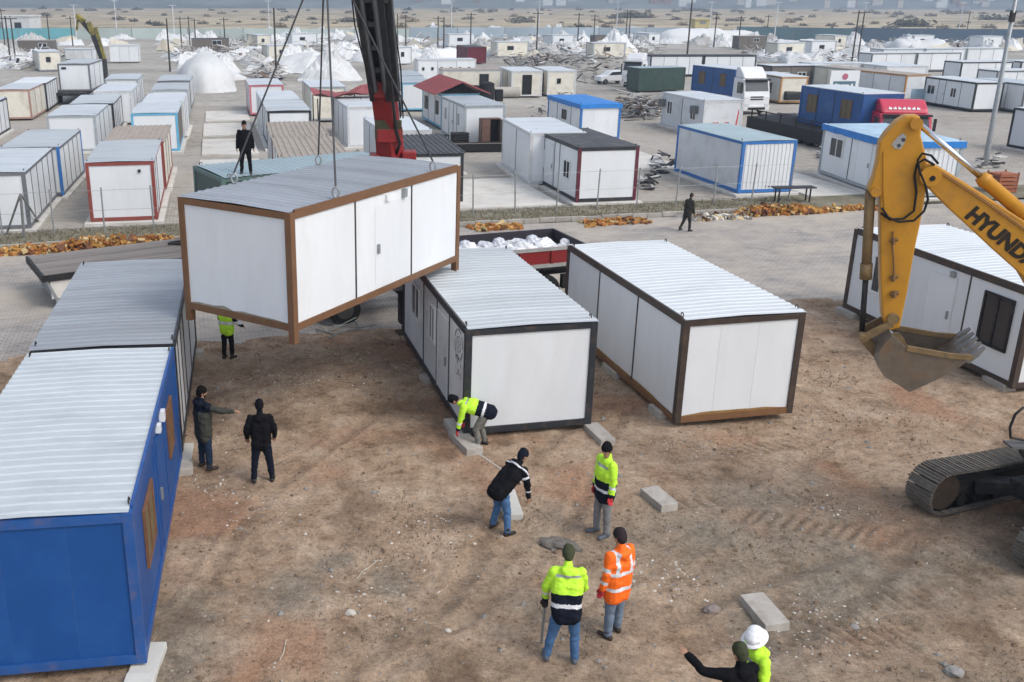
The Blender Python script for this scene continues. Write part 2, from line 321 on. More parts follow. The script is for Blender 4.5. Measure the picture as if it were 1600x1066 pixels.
for (u, v, rx, ry, am) in ((480, 570, 3.2, 1.4, .42), (640, 640, 1.6, .6, .55), (1400, 790, 1.7, .8, .3), (1412, 877, .35, .22, .6), (340, 800, .7, .35, .4), (900, 610, 1.2, .8, .3), (1290, 470, 2.5, .8, .35)):
    p = G(u, v); damp_shade = np.maximum(damp_shade, am*np.clip(1.3-np.hypot((X-p.x)/rx, (Y-p.y)/ry)+(fbm(X*1.6, Y*1.6, 43)-.47)*1.2, 0, 1))
for k in LM[:5]+LM[6:7]: damp_shade = np.maximum(damp_shade, k*.5)  # tread grooves also darkened in the tint, shade put into the colour
for (ua, va, ub, vb) in ((560, 1060, 930, 640), (640, 1066, 1010, 640), (1000, 880, 1330, 700), (330, 900, 620, 600), (1060, 1000, 1500, 760), (1100, 1040, 1560, 790)):   # old tyre ruts, their hollows shaded in the tint too
    a_, b_ = G(ua, va), G(ub, vb); d_ = (b_-a_); l_ = d_.length; d_.normalize(); s_ = (X-a_.x)*d_.x+(Y-a_.y)*d_.y; q_ = -(X-a_.x)*d_.y+(Y-a_.y)*d_.x+.35*np.sin(s_*.5+ua)
    mk = np.exp(-(q_/.16)**2)*np.clip(s_, 0, 1)*np.clip(l_-s_, 0, 1)*np.clip((vnoise(s_*.8, q_*0+ua, 9)-.2)*2, 0, 1); Z = Z-mk*.035+.02*np.exp(-((np.abs(q_)-.26)/.1)**2)*mk.max(); damp_shade = np.maximum(damp_shade, mk*.3)
me = bpy.data.meshes.new('ground')
co = np.stack([X, Y, Z], -1).reshape(-1, 3); idx = np.arange(nx*ny).reshape(ny, nx)
q = np.stack([idx[:-1, :-1], idx[:-1, 1:], idx[1:, 1:], idx[1:, :-1]], -1).reshape(-1, 4)
me.vertices.add(len(co)); me.vertices.foreach_set('co', co.ravel()); me.loops.add(q.size); me.loops.foreach_set('vertex_index', q.ravel())
me.polygons.add(len(q)); me.polygons.foreach_set('loop_start', np.arange(0, q.size, 4)); me.polygons.foreach_set('loop_total', np.full(len(q), 4)); me.polygons.foreach_set('use_smooth', np.ones(len(q), bool))
me.update(calc_edges=True)
ca = me.color_attributes.new('tint', 'FLOAT_COLOR', 'POINT'); ca.data.foreach_set('color', np.stack([red, grey, damp_shade, np.ones_like(red)], -1).reshape(-1).astype(np.float32))
me.materials.append(SOIL); tag(put('ground', me), kind='structure')
def ground_z(x, y):
    i = int(np.clip(round((x+11.5)/29*(nx-1)), 0, nx-1)); j = int(np.clip(round((y-8.5)/23.7*(ny-1)), 0, ny-1))
    return float(Z[j, i])
# pebbles and crumbs, countless
def scatter(name, n, size, mats, where, sink=.3):
    mb_v = []; mb_f = []; mi = []
    oct_ = np.array([(1, 0, 0), (-1, 0, 0), (0, 1, 0), (0, -1, 0), (0, 0, 1), (0, 0, -1)], float); of = [(0, 2, 4), (2, 1, 4), (1, 3, 4), (3, 0, 4), (2, 0, 5), (1, 2, 5), (3, 1, 5), (0, 3, 5)]
    for k in range(n):
        x, y, z = where(); s = size*min(rng.lognormal(0, .55), 2.3); a = rng.random()*6.3
        sc = np.array([1, .55+.4*rng.random(), .35+.4*rng.random()])*s
        p = oct_*sc*(1+.35*(rng.random((6, 1))-.5)); p = np.stack([p[:, 0]*math.cos(a)-p[:, 1]*math.sin(a)+x, p[:, 0]*math.sin(a)+p[:, 1]*math.cos(a)+y, p[:, 2]+z+sc[2]*(1-sink*2)*.6], 1)
        b0 = len(mb_v); mb_v += p.tolist(); mb_f += [(f[0]+b0, f[1]+b0, f[2]+b0) for f in of]; mi += [int(rng.integers(len(mats)))]*8
    me = bpy.data.meshes.new(name); me.from_pydata(mb_v, [], mb_f)
    for m in mats: me.materials.append(m)
    me.polygons.foreach_set('material_index', mi); me.update(); return tag(put(name, me), kind='stuff')
ST1 = M('pale_stone', (.47, .44, .39), .9, var=.2, vscale=5); ST2 = M('grey_stone', (.26, .25, .235), .9, var=.2, vscale=5); ST3 = M('brown_clod', (.19, .13, .085), .95, var=.3, vscale=6); ST4 = M('white_chip', (.58, .55, .5), .8)
CL = [G(u, v) for u, v in ((330, 760), (360, 690), (480, 600), (560, 600), (640, 575), (430, 590), (1040, 900), (1070, 905), (620, 900), (680, 830), (1100, 700), (1290, 790), (1230, 640), (1330, 650), (900, 580), (1240, 1000), (1290, 960), (560, 950), (420, 800), (540, 560), (350, 620))]
def w_any():
    while True:
        x = rng.uniform(-8, 14); y = 9.5+21*rng.random()**1.1
        if KN.x*x+KN.y*y < 27: return x, y, ground_z(x, y)
def w_cl():
    c = CL[int(rng.integers(len(CL)))]; x = c.x+rng.normal()*.55; y = c.y+rng.normal()*.4; return x, y, ground_z(x, y)
scatter('pebbles', 9000, .013, [ST1, ST2, ST3, ST3, ST2], w_any)
scatter('pale_pebbles', 1900, .017, [ST1, ST4, ST1, ST2, ST3], w_cl)
scatter('clods', 1500, .032, [ST3, ST3, ST2], w_any)
# kerb of separate stones, grass verge behind it
kerb = tag(empty('kerb', UV(0, 39.95)), kind='structure')
KM = M('kerb_stone_concrete', (.40, .375, .335), .9, var=.2, vscale=3, dirt=(.22, .17, .12), dscale=2, damt=.6, objvar=.15)
mbk = MB(); mbk.box((-.36, -.09, 0), (.36, .09, .2)); kme = mbk.mesh('kerb_stone', KM)
for i in range(72):
    u = -27+i*.75
    k = put('kerb_stone', kme, kerb); k.location = UV(u, 0)+Vector((0, 0, random.uniform(-.03, .015))); k.rotation_euler = (random.uniform(-.03, .03), 0, KA+random.uniform(-.015, .015))
sheet('verge', [UV(-90, 40.05), UV(90, 40.05), UV(90, 43.1), UV(-90, 43.1)], GRASSM).location.z = .03
def tufts(name, n, where, h, mats):
    V, F, mi = [], [], []
    for k in range(n):
        x, y, z = where()
        for j in range(4):
            a = rng.random()*6.3; l = h*(.5+rng.random()); w = l*.12; dx, dy = math.cos(a), math.sin(a); b0 = len(V); t = .3+.5*rng.random()
            V += [(x-dy*w, y+dx*w, z), (x+dy*w, y-dx*w, z), (x+dx*l*t, y+dy*l*t, z+l)]; F.append((b0, b0+1, b0+2)); mi.append(int(rng.integers(len(mats))))
    me = bpy.data.meshes.new(name); me.from_pydata(V, [], F)
    for m in mats: me.materials.append(m)
    me.polygons.foreach_set('material_index', mi); me.update(); return tag(put(name, me), kind='stuff')
GB1 = M('straw_blade', (.24, .21, .13), .9); GB2 = M('dull_green_blade', (.105, .10, .062), .9); GB3 = M('brown_blade', (.13, .1, .065), .9)
def w_verge():
    p = UV(rng.uniform(-26, 30), rng.uniform(40.3, 43)); return p.x, p.y, .02
tufts('verge_grass', 6500, w_verge, .085, [GB1, GB2, GB3, GB3])
WC = [(rng.uniform(-8, 14), rng.uniform(10, 26)) for _ in range(55)]
def w_weed():
    while True:
        c = WC[int(rng.integers(55))]; x, y = c[0]+rng.normal()*.45, c[1]+rng.normal()*.4
        if -11 < x < 17 and KN.x*x+KN.y*y < 27: return x, y, ground_z(x, y)
tufts('dry_weeds', 2600, w_weed, .045, [GB1, GB3, GB2, GB3])
# empty concrete pads where containers stood
def pad(x, y, yaw, w, l, h=.13, name='concrete_pad', m=None):
    mb = MB(); mb.box((0, 0, -.1), (w, l, h)); o = mb.build(name, m or SLAB, None, bevel=.02); o.location = (x, y, 0); o.rotation_euler.z = yaw; return tag(o, kind='structure')
# far boundary: the hills and a town at their foot
hv, hf = [], []; nxh, nyh = 120, 14
for j in range(nyh):
    for i in range(nxh):
        x = -3000+6000*i/(nxh-1); t = j/(nyh-1); y = 1120+2300*t+60*math.sin(x*.004)
        hv.append((x, y, -1+150*t**1.1*(.75+.7*float(fbm(x*.0012+9, t*3, 5)))+(0 if j else -6)))
for j in range(nyh-1):
    for i in range(nxh-1): a = j*nxh+i; hf.append((a, a+1, a+nxh+1, a+nxh))
me = bpy.data.meshes.new('hills'); me.from_pydata(hv, [], hf); me.materials.append(HILLM); me.polygons.foreach_set('use_smooth', [True]*len(hf)); me.update(); tag(put('hills', me), kind='structure')
mb = MB()
for k in range(700):
    x = rng.normal(620, 560); y = rng.uniform(1250, 2000); t = (y-1120)/2300; z = -1+150*t**1.1*(.75+.7*float(fbm(x*.0012+9, t*3, 5))); s = rng.uniform(3, 7)
    mb.box((x-s, y-s*.6, z-9), (x+s, y+s*.6, z+rng.uniform(2, 7)), int(rng.integers(3)))
tag(mb.build('far_town', [M('town_white', (.7, .7, .68), .8), M('town_cream', (.55, .5, .44), .8), M('town_roof', (.3, .2, .17), .8)]), kind='stuff')
# ------------------------------------------------------------------ accommodation containers (3 x 7 x 2.5 m, scaled to each one's measured size)
def fb(mb, face, t0, t1, z0, z1, d0, d1, mi=0, L=7., Wd=3.):
    if face == 'l': mb.box((-d1, t0, z0), (-d0, t1, z1), mi)
    elif face == 'r': mb.box((Wd+d0, t0, z0), (Wd+d1, t1, z1), mi)
    elif face == 'n': mb.box((t0, -d1, z0), (t1, -d0, z1), mi)
    else: mb.box((t0, L+d0, z0), (t1, L+d1, z1), mi)
    return mb
def base_frame_mesh(m):
    mb = MB()
    for x0, x1 in ((.004, .12), (2.88, 2.996)): mb.box((x0, .14, 0), (x1, 6.86, .15))
    for y0, y1 in ((.004, .12), (6.88, 6.996)): mb.box((.14, y0, .002), (2.86, y1, .148))
    mb.box((.13, .13, .06), (2.87, 6.87, .12)); return mb.mesh('base_frame', m)
def top_frame_mesh(m):
    mb = MB()
    for x0, x1 in ((.004, .12), (2.88, 2.996)): mb.box((x0, .14, 2.36), (x1, 6.86, 2.496))
    for y0, y1 in ((.004, .12), (6.88, 6.996)): mb.box((.14, y0, 2.362), (2.86, y1, 2.494))
    mb.box((.1, .1, 2.40), (2.9, 6.9, 2.44)); return mb.mesh('top_frame', m)
def post_mesh(m, foot): mb = MB(); mb.box((-.075, -.075, -foot), (.075, .075, 2.5)); return mb.mesh('corner_post', m)
def roof_mesh(m, kind):
    mb = MB()
    if kind in ('corr', 'corr_l', 'corr_r'):
        xl, xr = (.055 if kind == 'corr_l' else -.035), (2.945 if kind == 'corr_r' else 3.035)
        y = .03; prof = []
        while y < 6.93: prof += [(y, .008), (y+.11, .008), (y+.14, .026), (y+.21, .026)]; y += .25
        prof = [p for p in prof if p[0] <= 6.97]; n = len(prof); V = []
        for x, dz in ((xl, 0), (1.5, .03), (xr, 0)): V += [(x, a, 2.5+b+dz) for a, b in prof]
        mb.add(V, [(r*n+i, (r+1)*n+i, (r+1)*n+i+1, r*n+i+1) for r in (0, 1) for i in range(n-1)])
        if kind == 'corr_l': pass
    elif kind == 'long':                                   # ribs run along the length
        x = -.02; prof = []
        while x < 3.0: prof += [(x, .008), (x+.16, .008), (x+.19, .045), (x+.26, .045)]; x += .29
        n = len(prof); V = [(a, yy, 2.5+b) for yy in (-.03, 7.03) for a, b in prof]
        mb.add(V, [(i, i+1, n+i+1, n+i) for i in range(n-1)])
    elif kind == 'flat':
        mb.box((-.02, -.02, 2.503), (3.02, 7.02, 2.55))
    elif kind == 'tarp':                                   # sheet drawn over the roof and down the sides, uneven hem
        nxs, nys = 15, 29; V = []
        for j in range(nys):
            for i in range(nxs):
                sx, sy = -.16+1.16*2*i/(nxs-1) if False else i/(nxs-1), j/(nys-1)
                x = -.07+3.14*sx; y = -.07+7.14*sy; z = 2.56+.05*float(fbm(x*1.2, y*1.2, 3))
                if i in (0, nxs-1) or j in (0, nys-1): z = 2.12+.16*float(fbm(x*.9+4, y*.9, 9))
                elif i in (1, nxs-2) or j in (1, nys-2): z = 2.52
                if i == 1: x = -.06
                if i == nxs-2: x = 3.06
                if j == 1: y = -.06
                if j == nys-2: y = 7.06
                V.append((x, y, z))
        for j in range(nys-1):
            for i in range(nxs-1): mb.f.append((j*nxs+i, j*nxs+i+1, (j+1)*nxs+i+1, (j+1)*nxs+i)); mb.mi.append(1 if i in (0, nxs-2) or j in (0, nys-2) else 0)
        mb.v = V; return mb.mesh('roof', [m, TARPB])
    return mb.mesh('roof', m)
def panel_mesh(face, t0, t1, m, ribbed=False):
    mb = MB(); fb(mb, face, t0, t1, .152, 2.358, -.09, -.035)
    if ribbed:
        t = t0+.08
        while t < t1-.1: fb(mb, face, t, t+.09, .16, 2.35, -.035, -.012); t += .22
    return mb.mesh('wall_panel', m)
def strip_mesh(face, t, m, w=.022): mb = MB(); fb(mb, face, t-w, t+w, .153, 2.357, -.05, -.012 if w > .01 else -.033); return mb.mesh('joint_strip', m)
def eye_mesh():
    mb = MB(); mb.tube([(0, .05*math.cos(a), .05*math.sin(a)+.06) for a in np.linspace(-.4, PI+.4, 9)], .014, 6); return mb.mesh('lifting_eye', DARK)
def add_window(root, face, t0, t1, z0, z1, style):
    fm, pm = {'pvc': (PVC, GLASS), 'brown': (WOODF, GLASSB), 'dark': (DARK, GLASS), 'open': (PVC, RUBBER_DARK)}[style]  # open style: black sheet for a pane, the dark inside painted on
    k = (face, round(t0, 2), round(t1, 2), round(z0, 2), round(z1, 2), style)
    def fr():
        mb = MB(); w = .06
        fb(mb, face, t0, t0+w, z0, z1, -.03, .02); fb(mb, face, t1-w, t1, z0, z1, -.03, .02)
        fb(mb, face, t0+w, t1-w, z0, z0+w, -.03, .019); fb(mb, face, t0+w, t1-w, z1-w, z1, -.03, .019)
        fb(mb, face, (t0+t1)/2-.025, (t0+t1)/2+.025, z0+w, z1-w, -.03, .014); return mb.mesh('window', fm)
    w = put('window', cached(('win',)+k, fr), root)
    for a, b in ((t0+.06, (t0+t1)/2-.025), ((t0+t1)/2+.025, t1-.06)):
        put('pane', cached(('pane', a, b)+k, lambda: fb(MB(), face, a, b, z0+.06, z1-.06, -.034, -.008).mesh('pane', pm)), w)
    return w
def add_door(root, face, t0, t1, m, style='shut'):
    k = (face, round(t0, 2), round(t1, 2), m.name, style)
    d = put('door', cached(('door',)+k, lambda: fb(MB(), face, t0, t1, .16, 2.12, -.03, {'open': -.022, 'flush': -.0315}.get(style, -.016)).mesh('door', m)), root)  # open style: no leaf, a black sheet painted as the unlit doorway
    if style != 'flush': put('door_frame', cached(('dfr',)+k, lambda: fb(fb(fb(MB(), face, t0-.04, t0, .155, 2.16, -.033, -.004), face, t1, t1+.04, .155, 2.16, -.033, -.004), face, t0, t1, 2.12, 2.16, -.033, -.004).mesh('door_frame', m if style != 'open' else DARK)), d)
    if style != 'open':
        put('handle', cached(('hdl',)+k, lambda: fb(MB(), face, t0+.07, t0+.12, 1.0, 1.22, -.02, .03).mesh('handle', STEEL)), d)
    return d
def container(pose, frame, wall, roof, rk='corr', label='', group='accommodation containers in the camp', jl=(2.33, 4.67), jr=(2.33, 4.67), jn=(), jf=(), feats=(), foot=.0, eyes=True, ribbed=(), side=False, name='container', wallf=None, framep=None, basef=None):
    x, y, yaw, w, l, h, z = pose
    if side: x, y, yaw, w, l = x+math.cos(yaw)*w, y+math.sin(yaw)*w, yaw+PI/2, l, w
    r = empty(name, (x, y, z), yaw, label, 'container', group); r.scale = (w/3, l/7, h/2.5)
    fm = FR[frame] if isinstance(frame, str) else frame; pm = FR[framep] if framep else fm
    bm_ = FR[basef] if basef else fm
    put('base_frame', cached(('bf', bm_.name), lambda: base_frame_mesh(bm_)), r)
    if rk in ('corr_l', 'corr_r'):
        x0_ = .002 if rk == 'corr_l' else 2.948
        put('roof_rail', cached(('rr', fm.name, rk), lambda: MB().box((x0_, .16, 2.497), (x0_+.05, 6.84, 2.548)).mesh('roof_rail', fm)), r)
    put('top_frame', cached(('tf', fm.name), lambda: top_frame_mesh(fm)), r)
    for px, py in ((.075, .075), (2.925, .075), (2.925, 6.925), (.075, 6.925)):
        p = put('corner_post', cached(('cp', pm.name, foot), lambda: post_mesh(pm, foot)), r); p.location = (px, py, 0)
        if eyes:
            e = put('lifting_eye', cached('eye', eye_mesh), r); e.location = (px, py*.94+.2, 2.5)
    put('roof', cached(('rf', roof.name, rk), lambda: roof_mesh(roof, rk)), r)
    for face, js, T in (('l', jl, 7), ('r', jr, 7), ('n', jn, 3), ('f', jf, 3)):
        e = [.152]+list(js)+[T-.152]; wm = (wallf or {}).get(face, wall)
        for a, b in zip(e[:-1], e[1:]):
            put('wall_panel', cached(('wp', face, round(a, 2), round(b, 2), wm.name, face in ribbed), lambda: panel_mesh(face, a, b, wm, face in ribbed)), r)
        for t in js: put('joint_strip', cached(('js', face, round(t, 2), fm.name, face in 'nf'), lambda: strip_mesh(face, t, fm if wall is WALLB else M('joint_dark', (.055, .05, .05), .6) if face in 'lr' else M('panel_seam', (.52, .53, .55), .6), .016 if face in 'lr' else .004)), r)
    for f in feats:
        if f[0] == 'win': add_window(r, *f[1:])
        elif f[0] == 'door': add_door(r, *f[1:])
        elif f[0] == 'box':                                  # small fitting: name, face, t0, t1, z0, z1, depth, material
            _, nm, face, t0, t1, z0, z1, d, m = f; put(nm, fb(MB(), face, t0, t1, z0, z1, -.034, d).mesh(nm, m), r)
    return r
BIG = 'containers being set out on the soil yard'
YD = .19
# --- the yard in front
cH = container([-4.87, 20.43, -.565, 3.09, 6.95, 2.5, 2.95], 'rust', WALL, ROOFD, 'corr_r', label='container with rust brown frame hanging in the air from crane slings', group=BIG, jr=(2.29, 4.64), jn=(), foot=.27, eyes=False,
    feats=(('door', 'r', 3.08, 4.6, WALL, 'flush'), ('box', 'junction_box', 'r', 3.5, 3.66, 2.17, 2.31, .03, PVC), ('box', 'lamp_fitting', 'r', 4.2, 4.34, 2.14, 2.33, .05, STEEL)))
cB = container([1.36, 19.8, .2, 3.06, 7.0, 2.5, .15], 'anth', WALL, ROOFB, 'corr_l', label='container with charcoal frame and round emblem on its side, beside the bending worker', group=BIG, jl=(1.56, 2.8, 4.32),
    wallf={'l': WALLG}, feats=(('win', 'l', 2.95, 3.6, 1.12, 2.08, 'pvc'), ('win', 'l', 4.75, 5.7, 1.12, 2.05, 'pvc'), ('door', 'l', 1.7, 2.66, WALLG)))
cC = container([6.3, 20.42, .21, 3.04, 7.19, 2.51, .16], 'dbrown', WALL, ROOFW, 'corr_l', basef='rustbase', label='container with dark brown frame and rusty lower edge, left of the excavator bucket', group=BIG, jl=(2.36, 4.68), jn=(.93, 1.88))
cA = container([-6.64, 11.51, .14, 2.87, 6.88, 2.51, .14], 'navy', WALLB, ROOFA, 'corr_r', label='blue container with pale ribbed roof in the near left corner', group=BIG, jn=(1.05, 2.02), jr=(2.75, 3.05, 4.35),
    feats=(('win', 'r', 1.05, 2.15, .95, 1.95, 'brown'), ('win', 'r', 4.9, 5.7, .95, 1.95, 'brown'), ('door', 'r', 3.12, 4.25, WALLB), ('box', 'junction_box', 'r', 3.35, 3.5, 2.2, 2.34, .06, PVC), ('box', 'lamp_fitting', 'r', 3.95, 4.12, 2.15, 2.34, .07, PVC)))
cA2 = container([-7.66, 18.47, .16, 2.91, 7.08, 2.48, .15], 'anth', WALLG, ROOFD, 'corr_r', label='white container with black frame standing end to end behind the blue one', group=BIG, jr=(.9, 1.8, 2.7, 4.6))
cD = container([15.41, 22.56, .19, 3.15, 7.0, 2.57, .16], 'dbrown', WALL, ROOFW, 'corr_l', label='white container with dark sash windows behind the excavator bucket', group=BIG, jl=(2.02, 4.7), jn=(1.5,),
    feats=(('win', 'l', .45, 1.45, .78, 2.14, 'dark'), ('win', 'l', 5.0, 5.85, .85, 2.0, 'pvc'), ('door', 'l', 2.5, 3.5, WALL), ('box', 'lamp_fitting', 'l', 2.55, 2.7, 2.15, 2.3, .05, STEEL)))
# rust bleeding at the foot of the brown-framed one, mud on the hanging one: stains of their own on thin overlay strips of paint-thick mud
def stain(root, face, t0, t1, z0, z1, seed, m, nm='mud_stain', L=7., Wd=3., inv=False):
    V, F = [], []; n = 26
    for i in range(n):
        t = t0+(t1-t0)*i/(n-1); top = z0+(z1-z0)*(.25+.95*float(fbm(t*1.3+seed, seed, seed)))*min(1, 4*min(i, n-1-i)/(n-1)+.15)
        for zc in (z0, top):
            d = .0315; V.append({'l': (d, t, zc), 'r': (Wd-d, t, zc), 'n': (t, d, zc)}[face])
    for i in range(n-1): F.append((2*i, 2*i+2, 2*i+3, 2*i+1))
    mb = MB(); mb.add(V, F); return put(nm, mb.mesh(nm, m), root)
stain(cC, 'n', .16, 2.84, .153, .24, 3, M('rust_streak', (.35, .20, .07), .8, var=.4, vscale=7), 'rust_stain')
stain(cC, 'l', .16, 6.8, .153, .22, 8, MATS['rust_streak'], 'rust_stain')
MUD = M('dried_mud', (.33, .30, .25), .9, var=.35, vscale=3)
stain(cH, 'n', .16, 1.35, .153, .27, 11, MUD); stain(cH, 'n', 1.3, 2.84, .153, .20, 6, MUD)
